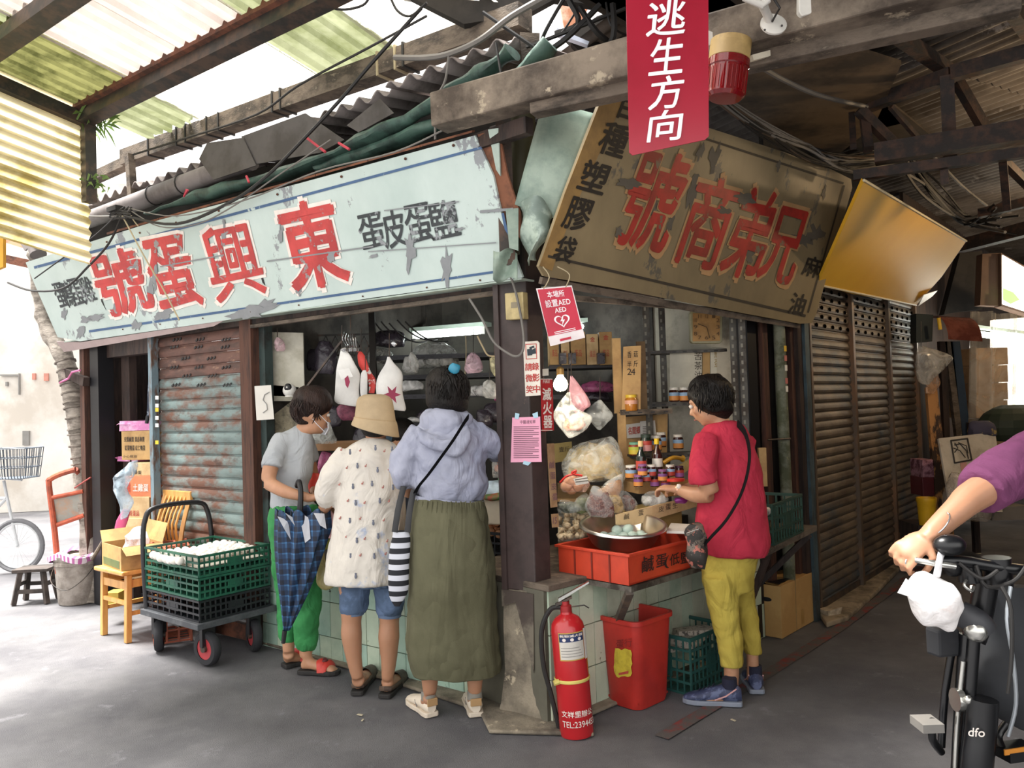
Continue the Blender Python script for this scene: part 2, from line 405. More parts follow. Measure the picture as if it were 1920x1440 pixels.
# ================================================================ pillar
pil=sroot('wall_pillar','dark painted corner pillar on a crumbling concrete foot')
pc=[LP(-.06,.10,0)]
Cc=G(1012,1352)
a_,b_=Cc+dL*.185,Cc+dR*.105
pp=[Cc,b_,b_+dL*.185,a_]
pillar_m=mat('pillar_paint','3d302e',.55,col2='2b2220',scale=5,col3='57433c',thr3=(.66,.7),scale3=11)
plane_box('shaft',[V((p.x,p.y,.58)) for p in pp],Z*2.2,pillar_m,pil,bev=.006)
plane_box('fillet',[V((p.x,p.y,.58))+nL*.012 for p in(Cc+dL*.185,Cc+dL*.155,Cc+dL*.155-nL*.02,Cc+dL*.185-nL*.02)],Z*2.1,pillar_m,pil)
foot=MB();rings=[]
cc=(pp[0]+pp[2])/2
for z,s_ in((0,1.35),(.05,1.22),(.2,1.08),(.4,1.02),(.585,1.0)):
 rg=[]
 for k in range(4):
  for j in range(8):
   p=pp[k].lerp(pp[(k+1)%4],j/8);q=cc+(p-cc)*s_;q=V((q.x,q.y,z));q+=noise.noise_vector(q*9)*.012;rg.append(q)
 rings.append(rg)
foot.loft(rings).build('foot',concrete,pil,smooth=True)
dk=mat('old_paint_patch','443a34',.7,col2='6f675a',scale=8)
MB().prism([a_+Z*.50+nL*.012,a_-dL*.08+Z*.53+nL*.012,a_-dL*.12+Z*.40+nL*.013,Cc+dL*.01+Z*.22+nL*.016,Cc+Z*.58+nL*.014,a_+Z*.58+nL*.012],nL*.004).build('paint_patch',dk,pil)
# ================================================================ tiled counters (front skins, tile by tile) and worktops
tileg=mat('tile_mint','a9c4b4',.25,col2='86a69a',scale=2.5,thr=(.5,.7),col3='4b4f46',thr3=(.66,.70),scale3=16)
tileg2=mat('tile_mint_pale','bccbb6',.25,col2='93a995',scale=2.5,thr=(.5,.7),col3='555247',thr3=(.66,.70),scale3=16)
tilew=mat('tile_cream','c6ccb8',.25,col2='a7ab95',scale=2.5,thr=(.5,.7),col3='6b6350',thr3=(.64,.70),scale3=12)
grout=mat('grout_dirty','5d5a4e',.9)
cl=thing('tiled_counter','low mint tiled counter wall behind the three women at the pillar','counter',LP(1,0,0))
tE=tL(483,1000)
plane_box('core',[LP(tE,-.012,0),LP(-.02,-.012,0),LP(-.02,-.6,0),LP(tE,-.6,0)],Z*.545,grout,cl)
rnd=random.Random(3)
k=0;t=.0
while t<tE-.02:
 for z0,z1 in((-.02,.138),(.143,.338),(.343,.54)):
  if t<.16 and z0<0 and rnd.random()<.5:continue
  j=rnd.uniform(-.0015,.0015);t2=min(t+.096,tE)
  MB().prism([LP(t,.0+j,z0),LP(t2,.0+j,z0),LP(t2,j,z1),LP(t,j,z1)],-nL*.011).build('tile',rnd.choice((tileg,tileg,tileg2)),cl)
 t+=.1;k+=1
plane_box('worktop',[LP(tE,.03,.545),LP(.02,.03,.545),LP(.02,-.62,.545),LP(tE,-.62,.545)],Z*.04,mat('dark_slab','4c463f',.7,col2='332d28',bump=.3),cl,bev=.006)
cr=thing('tiled_counter','pale tiled counter wall under the orange crate right of the pillar','counter',RP_(.8,0,0))
sE=rp_of(1425,950)
plane_box('core',[RP_(.0,-.012,0),RP_(sE,-.012,0),RP_(sE,-.7,0),RP_(.0,-.7,0)],Z*.6,grout,cr)
s_=.02
while s_<sE:
 for z0,z1 in((-.02,.195),(.20,.395),(.40,.595)):
  j=rnd.uniform(-.0015,.0015);s2=min(s_+.096,sE)
  MB().prism([RP_(s_,j,z0),RP_(s2,j,z0),RP_(s2,j,z1),RP_(s_,j,z1)],-nR*.011).build('tile',rnd.choice((tilew,tilew,tileg2)),cr)
 s_+=.1
plane_box('worktop',[RP_(-.0,.02,.6),RP_(sE,.02,.6),RP_(sE,-.7,.6),RP_(-.0,-.7,.6)],Z*.03,greywood,cr,bev=.005)
# ================================================================ right facade: posts, boards, the old pipe
fr2=sroot('wall_right','dark timber posts and pipe between the shop and the shutters')
def rpost(name,px,wd,dp,off,m,z0=0,z1=2.05,py=850):
 s=rp_of(px,py,off);return MB().beam(RP_(s,off-dp/2,z0),RP_(s,off-dp/2,z1),wd,dp,nR).build(name,m,fr2)
rpost('post',1418,.10,.10,.0,black);rpost('board',1443,.06,.03,.02,redwood);rpost('post',1434,.08,.05,-.05,darkwood)
rpost('board',1483,.06,.03,.0,darkwood);rpost('board',1497,.09,.04,.03,redwood);rpost('post',1509,.06,.03,.06,darkwood)
rpost('jamb',1522,.055,.06,.08,mat('teal_jamb','3d5058',.6,col2='2b2f30',scale=8,stretch=(1,1,.4)))
plane_box('backing',[RP_(sE,-.12,0),RP_(rp_of(1530,850),-.12,0),RP_(rp_of(1530,850),-.12,2.1),RP_(sE,-.12,2.1)],-nR*.02,dkbrown,fr2)
mossp=mat('mossy_pipe','6e7060',.8,col2='4b4f3a',scale=9,thr=(.45,.58),col3='8e8b5a',scale3=14,bump=.3)
sp=rp_of(1470,850,.05)
pipe=thing('drain_pipe','mossy green upright pipe with stickers beside the shutters','pipe',RP_(sp,.05,0))
MB().tube([RP_(sp,.05,0),RP_(sp+.01,.05,.7),RP_(sp,.05,1.4),RP_(sp,.05,2.1)],.036,14).build('pipe',mossp,pipe,smooth=True)
for z,m_ in((1.72,stk),(1.66,mat('pink_sticker','b56a62',.6)),(1.6,stw),(1.52,mat('pink_sticker','b56a62',.6)),(1.47,stw)):
 MB().prism([RP_(sp-.014,.088,z),RP_(sp+.014,.088,z),RP_(sp+.014,.088,z+.035),RP_(sp-.014,.088,z+.035)],-nR*.002).build('sticker',m_,pipe)
MB().tube([RP_(sp-.15,.03,1.18),RP_(sp,.095,1.18),RP_(sp+.1,.03,1.18)],.006,6).build('bracket',steel,pipe)
for i in range(10):
 a,b=-.0+.27*i,.27*(i+1)-.004
 MB().prism([RP_(a,-.08,2.02),RP_(b,-.08,2.02),RP_(b,-.08,2.78),RP_(a,-.08,2.78)],-nR*.02).build('board',dkbrown,fr2)
MB().beam(RP_(.1,0,2.03),RP_(2.6,0,2.03),.08,.07).build('lintel',darkwood,fr2)
MB().beam(RP_(.1,.06,1.93),RP_(2.2,.06,1.95),.02,.025).build('rail',greywood,fr2)
shm=mat('shutter_brown','6a5e50',.5,metal=.35,col2='4d4239',scale=3,thr=(.45,.6),stretch=(1,1,2),var=.3,col3='3c4a54',thr3=(.52,.66),scale3=1.3,bump=.15)
ZS=2.28
sx=[sp_of(1521,900),sp_of(1601,850),sp_of(1669,830),sp_of(1718,780)]
for bay in range(3):
 d_=sroot('door_%d'%(bay+2),('first','middle','last')[bay]+' of the three brown roller shutters right of the shop')
 a,b=sx[bay]+.03,sx[bay+1]-.02
 h=.062;zz=.03;me0=None
 while zz<ZS+.0:
  if me0 is None:
   me0=slatmesh(SP(a,0,0),SP(b,0,0),h,.013,nS).build('slat',shm,d_,smooth=True,angle=25);o=me0
  else:
   o=me0.copy();COL.objects.link(o)
  o.location=(0,0,zz)
  if 1.83<zz<2.2:
   nh=5
   for q in range(nh):
    ss=a+(b-a)*(q+.6+.3*(int(zz*40)%2))/(nh+.2);c=SP(ss,.0165,zz+h*.42)
    MB().add([c+dS*.030*math.cos(t)+Z*.015*math.sin(t) for t in[k*math.pi/4 for k in range(8)]],[tuple(range(8))]).build('vent_hole',mat('hole_black','0a0807',1.,var=0,spec=0),d_)
  zz+=h
 MB().beam(SP(a-.03,.0,.04),SP(b+.03,.0,.04),.03,.07).build('bottom_rail',steel,d_)
for k_ in range(4):
 s=sx[k_];MB().beam(SP(s,.012,.0),SP(s,.012,ZS),.045 if k_ else.03,.05,nS).build('guide_rail',(rust,steel)[k_%2] if 0 else mat('guide_metal','5b4f44',.5,metal=.3,col2='7a5a40',scale=8,stretch=(1,1,.4)),fr2)
MB().prism([SP(sx[0]-.2,-.15,ZS-.05),SP(sx[3]+.1,-.15,ZS-.05),SP(sx[3]+.1,-.15,3.3),SP(sx[0]-.2,-.15,3.3)],-nS*.03).build('fascia',dkbrown,fr2)
MB().prism([SP(sx[3],-.03,0),SP(sx[3]+6,-.03,0),SP(sx[3]+6,-.03,3.3),SP(sx[3],-.03,3.3)],-nS*.03).build('back_boarding',mat('brown_boarding','3a2a22',.8,col2='241a15',stretch=(4,4,.6)),fr2)
# ================================================================ shop interior shell
iA=LP(tE+.02,-.05,0);iB=LP(tE+.02,-.05,0)-nL*1.75;iD=RP_(sE+.02,-.05,0);iC=iD-nR*2.1
def wallseg(name,a,b,z0,z1,m,lab):
 n=(b-a).cross(Z).normalized()*.03
 return st(MB().prism([a+Z*z0,b+Z*z0,b+Z*z1,a+Z*z1],n).build(name,m),lab)
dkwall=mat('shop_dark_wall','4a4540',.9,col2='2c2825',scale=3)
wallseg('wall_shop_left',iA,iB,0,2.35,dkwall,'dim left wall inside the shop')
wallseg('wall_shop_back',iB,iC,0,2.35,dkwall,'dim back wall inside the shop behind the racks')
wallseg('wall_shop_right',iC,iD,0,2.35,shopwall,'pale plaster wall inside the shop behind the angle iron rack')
st(MB().prism([V((p.x,p.y,2.35)) for p in(iA,LP(0,-.03,0),RP_(.05,-.03,0),iD,iC,iB)],Z*.03).build('ceiling',dkbrown),'dark low ceiling of the shop')
# ================================================================ roof over the left lane
pe=PP(600,165,WL());RN=(Z-nL*.19).normalized();RPL=(pe,RN)
def RF(t,out,dz=0):return LP(t,out,pe.z+.19*out+dz)
rfm=dict(green=mat_sheet('roof_green','8d9174',.4,col2='666c48',scale=3,thr=(.42,.66)),moss=mat_sheet('roof_moss','77774a',.35,col2='4d4f2c',scale=4,thr=(.45,.6)),white=mat_sheet('roof_white','cfc5be',.2,col2='b5aaa2',scale=2.2,thr=(.5,.75)),bright=mat_sheet('roof_clear','f3efe6',.65,col2='d0c9bd',scale=2.2))
roof=sroot('ceiling_lane','patchwork corrugated roof over the left lane')
def rsheet(t0,t1,o0,o1,kind,dz=0,npch=None,ragged=False):
 n=npch or max(2,int(round((t0-t1)/.115)));prof=[]
 for i in range(n):
  w_=(t0-t1)/n;a=t0-i*w_
  prof+=[(a,0),(a-w_*.42,0),(a-w_*.5,.03),(a-w_*.78,.03),(a-w_*.86,0)]
 prof.append((t1,0));mb=MB();nv=14;vs=[];m=len(prof)
 for j in range(nv+1):
  for t,z in prof:
   oo=o0+(o1-o0)*j/nv
   if ragged and j==0:oo+=abs(noise.noise(V((t*9,0,3))))*.12
   vs.append(RF(t,oo,z+dz+.03))
 mb.add(vs,[(j*m+i,j*m+i+1,(j+1)*m+i+1,(j+1)*m+i) for j in range(nv) for i in range(m-1)])
 return mb.build('roof_sheet',rfm[kind],roof,fix=False)
for t0,t1,kd in((2.93,2.26,'moss'),(2.3,1.68,'white'),(1.70,1.1,'white'),(1.12,.56,'green'),(.6,-.1,'bright'),(-.06,-.8,'white')):
 rsheet(t0,t1,.55,1.25,kd)
for t0,t1,kd in((2.93,2.26,'green'),(2.3,1.6,'white'),(1.64,.96,'white'),(1.0,.36,'green'),(.4,-.3,'white')):
 rsheet(t0,t1,1.22,2.4,kd,.02)
for t0,t1,kd,o0 in((2.93,2.3,'green',.1),(2.34,1.66,'bright',-.12),(1.7,1.18,'bright',-.12),(1.2,.6,'green',-.12),(.64,-.1,'bright',-.1)):
 rsheet(t0,t1,o0,.58,kd,-.012,ragged=True)
bm=sroot('ceiling_beams','dark steel beams carrying the roof over the left lane')
MB().beam(RF(2.95,.56,-.03),RF(-.2,.56,-.03),.09,.09,RN).build('beam',steel,bm)
MB().beam(RF(2.95,.60,.03),RF(-.2,.60,.03),.05,.05,RN).build('beam',rust,bm)
MB().beam(RF(2.95,1.22,-.03),RF(-.6,1.22,-.03),.10,.10,RN).build('beam',steel,bm)
MB().beam(RF(2.95,.5,-.04),RF(2.95,2.6,-.04),.07,.08,RN).build('beam',steel,bm)
MB().beam(LP(2.93,.54,2.85),LP(2.93,.54,3.45),.07,.07,nL).build('post',steel,bm)
scr=mat_sheet('end_screen','d8cda8',.6,col2='a5945c',scale=2.5,thr=(.45,.62))
es=sroot('wall_screen','yellowed corrugated sheets closing the far left end of the lane roof')
for k in range(3):
 o0=.52+.7*k;mb=MB();vs=[];n=15;m=2
 for i in range(n*4+1):
  z=2.35+i/(n*4)*1.12;off=.022*math.sin(i*math.pi/2)
  for j in range(2):vs.append(LP(2.97+off+.004*k,o0+.74*j,z+.19*(o0+.74*j)*1.0-.0))
 mb.add(vs,[(i*2,i*2+1,i*2+3,i*2+2) for i in range(n*4)])
 mb.build('screen_sheet',scr,es,fix=False)
gut=sroot('trim_4','long dark box gutter slung under the lane roof above the shop')
gz=3.36
ga,gb=PP(238,298,WL(.05)),PP(985,32,WL(.05))
MB().beam(V((ga.x,ga.y,ga.z)),V((gb.x,gb.y,gb.z)),.11,.11).build('gutter',greywood,gut)
MB().beam(PP(60,388,WL(.02)),PP(240,305,WL(.02)),.08,.07).build('gutter_end',greywood,gut)
for x in(292,345,362,402,424,525,540,722,755,770):
 y=298+(x-238)*(32-298)/(985-238);p=PP(x,y,WL(.05))
 MB().box(p,(.012,.125,.13),math.atan2(dL.y,dL.x)).build('tie',cable_y if x in(755,722) else cable_m,gut)
MB().beam(PP(243,290,WL(.12)),PP(250,388,WL(.12)),.05,.05,nL).build('post',greywood,gut)
fib=mat('fibre_cement','8d8481',.85,col2='5a504c',scale=4,thr=(.45,.62),bump=.3)
er=sroot('ceiling_eaves','old wavy fibre cement eaves of the shop roof')
ea,eb=PP(75,420,WL(.12)),PP(960,78,WL(.12))
L_=(eb-ea).length;nsh=6
for k in range(nsh):
 mb=MB();vs=[];nw=6*8;nr=5
 a=ea.lerp(eb,k/nsh);b=ea.lerp(eb,(k+1.03)/nsh)
 for j in range(nr):
  for i in range(nw+1):
   p=a.lerp(b,i/nw)-nL*(.28*j)+Z*(.045*j+.024*math.sin(i/nw*6*2*math.pi)+.01*(k%2))+nL*(.04*noise.noise(V((k*3.3,0,0))))
   vs.append(p)
 m=nw+1
 mb.add(vs,[(j*m+i,j*m+i+1,(j+1)*m+i+1,(j+1)*m+i) for j in range(nr-1) for i in range(nw)])
 o=mb.build('eaves_sheet',fib,er,smooth=True,fix=False);md=o.modifiers.new('t','SOLIDIFY');md.thickness=.008
gp=thing('gutter_pipe','fat grey plastic gutter pipe strung under the wavy eaves at left','pipe',PP(60,455,WL(.2)))
gpm=mat('grey_plastic_pipe','77706f',.6,col2='5c5553',scale=3)
pts=[PP(x,y,WL(.2)) for x,y in((72,478),(68,458),(82,445),(110,433),(240,385),(400,325),(470,300))]
MB().tube(smoothline(pts,3),.062,14).build('pipe',gpm,gp,smooth=True)
MB().prism(poly([(28,440),(62,442),(52,465),(46,470)],WL(.22)),-nL*.05).build('end_flap',gpm,gp)
for x,y in((160,414),(290,366),(345,345)):
 p=PP(x,y,WL(.2));M_=Matrix.Rotation(math.atan2(dL.y,dL.x),3,'Z')@Matrix.Rotation(math.pi/2,3,'Y')
 MB().lathe([(.064,-.004),(.069,-.004),(.069,.004),(.064,.004)],p,16,M_,cap=False).build('strap',cable_m,gp,smooth=True)
plm=mat('grey_sheet_metal','4b4745',.6,col2='37322f',scale=3)
tag(slab([(373,298),(388,268),(455,258),(480,310),(400,337)],WL(.28),.006).build('metal_sheet',plm),'smaller dark grey sheet folded over the end of the gutter pipe','sheet')
tag(slab([(452,256),(572,212),(645,262),(600,286),(478,308)],WL(.27),.006).build('metal_sheet',plm),'larger dark grey sheet hung under the wavy eaves','sheet')
tag(slab([(650,235),(712,185),(738,212),(672,248)],WL(.26),.006).build('metal_sheet',plm),'small black sheet wedged beside the green tarpaulin','sheet')
tpm=mat('green_tarpaulin','3f5a50',.55,col2='2a3c36',scale=8,stretch=(1,1,1),bump=.5,bscale=14)
tp=[PP(x,y,WL(.22)) for x,y in((275,400),(400,362),(560,316),(700,255),(820,190),(900,140),(960,96))]
mb=MB().tube(smoothline(tp,6),[.02]*4+[.05+.012*math.sin(i) for i in range(33)],12,flat=.6);mb.jit(.02,9)
one(mb,'tarpaulin',tpm,'long rolled green tarpaulin tied under the eaves above the turquoise sign','tarpaulin',loc=tp[0],smooth=True)
tp=[PP(x,y,WL(.18)) for x,y in((600,318),(740,268),(860,215),(980,140),(1030,80))]
mb=MB().tube(smoothline(tp,6),[.055]*25,12,flat=.6);mb.jit(.02,9,4)
one(mb,'tarpaulin',tpm,'second fold of green tarpaulin lower down near the wooden beam','tarpaulin',loc=tp[0],smooth=True)
bb=sroot('trim_5','great weathered beam crossing above the corner pillar')
b0,b1=G(822,213,2.74),V((1.62,2.44,2.78))
MB().beam(b0,b1,.13,.15).build('beam',oldbeam,bb,bev=.008)
MB().beam(G(1000,205,2.66),V((1.62,2.44,2.68))+V((.05,.1,0)),.08,.06).build('beam',greywood,bb,bev=.005)
MB().beam(G(880,268,2.62)-nL*.03,G(985,232,2.62)-nL*.03,.05,.07).build('beam',darkwood,bb)
# ================================================================ roof over the right lane
rr=sroot('ceiling_right','grey corrugated roof sheets over the right lane')
rgm=mat('roof_grey','77706a',.6,col2='4f4740',scale=1.8,thr=(.42,.6),col3='97908a',scale3=3,bump=.1)
ca=V((-.52,.854,0));cb=V((.854,.52,0))
O_=V((1.0,4.3,0))
def RR(u,v,dz=0):return O_-ca*0+cb*u+ca*v+Z*(3.34+dz-.03*min(v,3))
for iu in range(14):
 for iv in range(4):
  u0,u1=-.6+.86*iu,-.6+.86*(iu+1)+.04;v0,v1=(-4.0,-.6,2.2,6.4)[iv],(-.5,2.3,6.5,9.5)[iv]
  nw=9*6;vs=[]
  for v in(v0,(v0+v1)/2,v1):
   for i in range(nw+1):vs.append(RR(u0+(u1-u0)*i/nw,v,.014*math.sin(i/nw*18*math.pi)+.004*(iu%2)+.008*iv))
  m=nw+1
  MB().add(vs,[(j*m+i,j*m+i+1,(j+1)*m+i+1,(j+1)*m+i) for j in range(2) for i in range(nw)]).build('roof_sheet',rgm,rr,smooth=True,fix=False)
MB().prism([G(x,y,3.2) for x,y in((1300,60),(1500,60),(1690,120),(1640,235),(1560,300),(1440,240),(1330,180))],Z*.02).build('plywood',mat('old_plywood','6b5842',.85,col2='3d3125',scale=1.6),rr)
dkb=mat('dark_plywood','463c32',.85,col2='2b241e',scale=2)
for k in range(4):
 a=V((.45+.5*k,3.35+.5*k,3.27));MB().box(a+V((.35,.35,0)),(.49,2.2,.015),math.radians(-42)).build('board',dkb,rr)
tr=sroot('ceiling_trusses','rusty dark angle iron trusses below the right lane roof')
tm_=mat('truss_iron','2b2421',.7,col2='4a3429',scale=12,bump=.3)
def tbeam(a,b,za,zb,wd=.05):MB().beam(G(*a,za),G(*b,zb),wd,wd*1.1).build('truss_bar',tm_,tr)
tbeam((1640,36),(1788,140),3.28,3.28,.06);tbeam((1788,140),(1850,248),3.28,2.95,.05)
tbeam((1785,138),(1930,98),3.2,3.2,.07);tbeam((1785,140),(1620,200),3.2,3.2,.07)
MB().beam(G(1775,140,3.2),G(1782,305,2.75),.07,.05).build('truss_bar',tm_,tr)
tbeam((1610,205),(1690,285),3.1,2.85);tbeam((1670,200),(1732,272),3.1,2.9,.025)
tbeam((1640,290),(1930,245),2.82,2.82,.10);tbeam((1600,330),(1930,285),2.7,2.7,.05)
tbeam((1620,210),(1628,280),3.1,2.85,.05);tbeam((1597,215),(1600,275),3.1,2.85,.035)
tbeam((1600,370),(1640,360),2.6,2.6);tbeam((1880,300),(1888,390),2.7,2.5,.04);tbeam((1770,310),(1772,345),2.7,2.6,.04)
tbeam((1800,462),(1930,428),2.75,2.75,.10);tbeam((1838,400),(1930,378),2.8,2.8,.06);tbeam((1885,0),(1935,70),3.25,3.25,.06)
tbeam((1880,300),(1940,360),2.75,2.6,.04)
# ================================================================ surroundings: far ends of both lanes
farw=mat('far_white_wall','e9e4dc',.8,col2='cfc6ba',scale=.8)
fw=sroot('wall_far_left','sunlit pale building across the left lane')
MB().box((-9.5,12.5,2.6),(9,.3,5.2),math.radians(8)).build('wall_face',farw,fw)
MB().box((-13.2,7,2.6),(.3,11,5.2)).build('wall_face',farw,fw)
gd=mat('far_door_grey','8d8a86',.7)
q=lambda a,b,c,d:[(a,b),(c,b),(c,d),(a,d)]
P12=(V((-9.5,12.3,0)),V((math.sin(math.radians(8)),-math.cos(math.radians(8)),0)))
slab(q(0,702,34,705),P12,.05).build('ledge',gd,fw);slab(q(34,700,36,740),P12,.05).build('downpipe',gd,fw)
slab(q(42,808,54,835),P12,.05).build('meter',gd,fw)
slab([(10,716),(14,716),(14,724),(10,724)],P12,.04).build('vent',gd,fw)
slab(q(60,700,66,712),P12,.04).build('sticker',mat('faded_red','c98a7a',.7),fw);slab(q(82,700,90,714),P12,.04).build('sticker',mat('faded_red','c98a7a',.7),fw)
rw_=sroot('wall_lane_right','unseen dark stall fronts added to shut daylight out of the right lane')  # unseen fronts added beyond the right border to darken the lane
for k in range(6):
 a=V((2.75,1.2,0))+dS*(1.7*k);b=a+dS*1.65
 MB().prism([a,b,b+Z*3.3,a+Z*3.3],nS*.05).build('stall_front',dkbrown,rw_)
ew=sroot('wall_end','murky end of the right lane behind the stacked cartons')
MB().prism([V((3.0,12.8,0)),V((16,10.2,0)),V((16,10.2,3.6)),V((3.0,12.8,3.6))],(0,.1,0)).build('wall_face',mat('lane_end','6b5a48',.9,col2='3b3029',scale=1.5),ew)
rc=sroot('ceiling_crossing','unseen roof sheets over the crossing, added to shade the right side')  # unseen roof, widened to keep sun and sky off the right side
for k in range(5):
 MB().box((.85+1.02*k,.75,3.46),(1.0,4.3,.02)).build('roof_sheet',rgm,rc)
# ================================================================ turquoise sign
SL=[(48,492),(930,245),(976,521),(110,640)]
p1,p2,p3=PP(110,640,WL(.12)),PP(976,521,WL(.12)),PP(930,245,WL(.33))
SLP=tilted(p1,p2,p3)
turq=mat('sign_turquoise','c2d0cb',.4,col2='aebfba',scale=1.2,thr=(.4,.7),var=.06,col3='8b8f92',thr3=(.60,.615),scale3=3.4,stretch=(1.2,1.2,.8))
blueln=mat('sign_blue_line','3f5d83',.5,col2='c2d0cb',scale=9,thr=(.62,.66))
redp=mat('sign_red_paint','c4413f',.5,col2='a83434',scale=5,col3='8d8a8a',thr3=(.585,.6),scale3=10)
whp=mat('sign_white_edge','e6dcd4',.6)
blk=mat('sign_black_paint','33383b',.6,col3='8b8f92',thr3=(.56,.58),scale3=12)
greyp=mat('bare_zinc','85888b',.55,metal=.1)
ts=thing('shop_sign','long turquoise painted sign with red characters over the egg shop','sign',p1)
ext=[(SL[0][0],SL[0][1]),(300,412),(560,344),(890,254),(905,285),(925,330),(946,430),(980,520),(700,558),(400,604),(150,640),(108,632),(60,522)]
slab(ext,SLP,.012).build('board',turq,ts)
rustm=mat('rust_edge','7c4f38',.85,col2='5a3a2c',scale=9)
P_=(SLP[0]-nL*.014,SLP[1])
slab([(895,252),(934,243),(952,330),(975,400),(978,450),(950,420),(925,330)],P_,.01).build('rusty_backing',rustm,ts)
slab([(915,243),(934,240),(938,330),(930,318)],SLP,.008).build('loose_strip',mat('mint_tin','a9b8ae',.5,col2='8c9a90',scale=3),ts)
for k in range(7):
 x0=200+k*98;y0=440-(x0-200)*.28
 slab([(x0,y0-4),(x0+97,y0-31),(x0+97,y0-27),(x0,y0)],(SLP[0]-nL*.01,SLP[1]),.02).build('rusty_rim',rustm,ts)
def uv(c,u,v):
 tl,tr,br,bl=[V(q) for q in c];p=(tl*(1-u)+tr*u)*(1-v)+(bl*(1-u)+br*u)*v;return(p.x,p.y)
def line(c,u0,v0,u1,v1,w_,pl,m,par,off=.003,name='border_line',n=8):
 mb=MB();dx=V((u1-u0,v1-v0));pq=(pl[0]+pl[1]*off,pl[1]);rows=[]
 for i in range(n+1):
  u=u0+(u1-u0)*i/n;v=v0+(v1-v0)*i/n;c0=V((*uv(c,u,v),0));c1=V((*uv(c,u+(u1-u0)*.01,v+(v1-v0)*.01),0))
  d=(c1-c0).normalized();nn=V((-d.y,d.x,0))*w_/2
  rows.append((PP(*(c0-nn)[:2],pq),PP(*(c0+nn)[:2],pq)))
 vs=[p for r in rows for p in r]
 mb.add(vs,[(2*i,2*i+1,2*i+3,2*i+2) for i in range(n)]);return mb.build(name,m,par,fix=False)
line(SL,.012,.085,.965,.085,5,SLP,blueln,ts);line(SL,.07,.935,.99,.935,4.5,SLP,blueln,ts)
line(SL,.985,.55,.99,.93,5,SLP,blueln,ts)
lip=MB();a_,b_=PP(120,642,SLP),PP(978,524,SLP)
lip.prism([a_,b_,b_-nL*.10-Z*.0,a_-nL*.10+Z*.0],Z*.008);lip.build('bottom_lip',mat('mint_tin','a9b8ae',.5,col2='8c9a90',scale=3),ts)
slab([(150,642),(420,601),(400,612),(170,652),(120,660),(105,640)],(SLP[0]-nL*.004,SLP[1]),.01).build('bent_edge',mat('pink_tin','a08e8c',.5),ts)
for pl_ in([(482,482),(487,500),(497,535),(492,530),(480,490)],[(186,545),(196,575),(199,582),(190,566)]):
 slab(pl_,(SLP[0]+SLP[1]*.003,SLP[1]),.002).build('tear',black,ts)
for c in((435,345),(345,760-360)):pass
for px_ in(130,200,262,330,410,520,640,760,850):
 y_=490-.2785*(px_-48)+6;MB().ell(PP(px_,y_,(SLP[0]+SLP[1]*.005,SLP[1])),.007,8,5).build('rivet',rust,ts)
for px_ in(230,300,380,470,560,680,800,900):
 y_=640-.1375*(px_-110)-6;MB().ell(PP(px_,y_,(SLP[0]+SLP[1]*.004,SLP[1])),.005,8,5).build('rivet',rust,ts)
def bigchar(ch,c,w_,h_,corn,pl,par,edge=True,mred=None,mwh=None,bold=.026,nm='painted_character',rough=.012):
 qd=sq(corn,c,w_,h_)
 if edge:write(ch,qd,pl,.003,mwh or whp,nm+'_edge',par,bold=bold+.022,rough=rough,grow=.03)
 return write(ch,qd,pl,.0065,mred or redp,nm,par,bold=bold,rough=rough)
for ch,c,w_,h_ in(('號',(227,529),92,120),('蛋',(322,512),82,135),('興',(437,491),98,140),('東',(586,458),108,160)):
 bigchar(ch,c,w_,h_,SL,SLP,ts,bold=.012 if ch=='興' else.026)
for ch,c,w_,h_ in(('蛋',(697,434),48,68),('皮',(739,429),44,70),('蛋',(785,419),50,74),('鹽',(832,411),54,70),('蛋',(113,554),18,50),('鴨',(126,551),18,52),('蛋',(143,548),22,54),('雞',(163,543),24,50)):
 write(ch,sq(SL,c,w_,h_),SLP,.004,blk,'painted_character',ts,bold=.012,rough=.01)
rnd=random.Random(11)
for cx0,cy0,r0,sx_,sy_ in((525,440,9,.5,2),(470,588,22,2,.6),(490,575,14,1.8,.8),(768,470,16,.7,2.2),(838,500,16,.7,2),(420,440,9,.6,2.6),(405,500,7,.7,2),(280,550,10,.7,2.4),(290,520,9,.6,2.4),(305,590,12,1.4,.7),(255,610,10,1,1),(180,595,10,1.4,.7),(160,600,8,1.2,1),(150,625,9,1,1.4),(120,590,7,.8,1.5),(620,480,9,.8,1.6),(560,545,8,.7,1.2),(700,480,5,2,.6),(860,430,5,2,.6),(560,480,8,.6,2.4),(215,580,7,.7,2),(250,500,4,3,.6),(925,395,4,4,.7)):
 pts=[]
 for k in range(18):
  t=k*math.tau/18;r=r0*rnd.uniform(.45,1.35);x=math.cos(t)*r*sx_;y=math.sin(t)*r*sy_;pts.append((cx0+x,cy0+y-.22*x))
 slab(pts,(SLP[0]+SLP[1]*(.0046 if rnd.random()<.6 else.007),SLP[1]),.001).build('flaked_patch',greyp,ts)
for a,b,w_ in(((500,490),(700,462),1.3),((900,397),(962,392),2.5),((300,500),(420,478),1.2),((690,472),(930,455),1),((720,395),(860,378),1)):
 slab([(a[0],a[1]-w_),(b[0],b[1]-w_),(b[0],b[1]+w_),(a[0],a[1]+w_)],(SLP[0]+SLP[1]*.0075,SLP[1]),.001).build('scratch',greyp,ts)
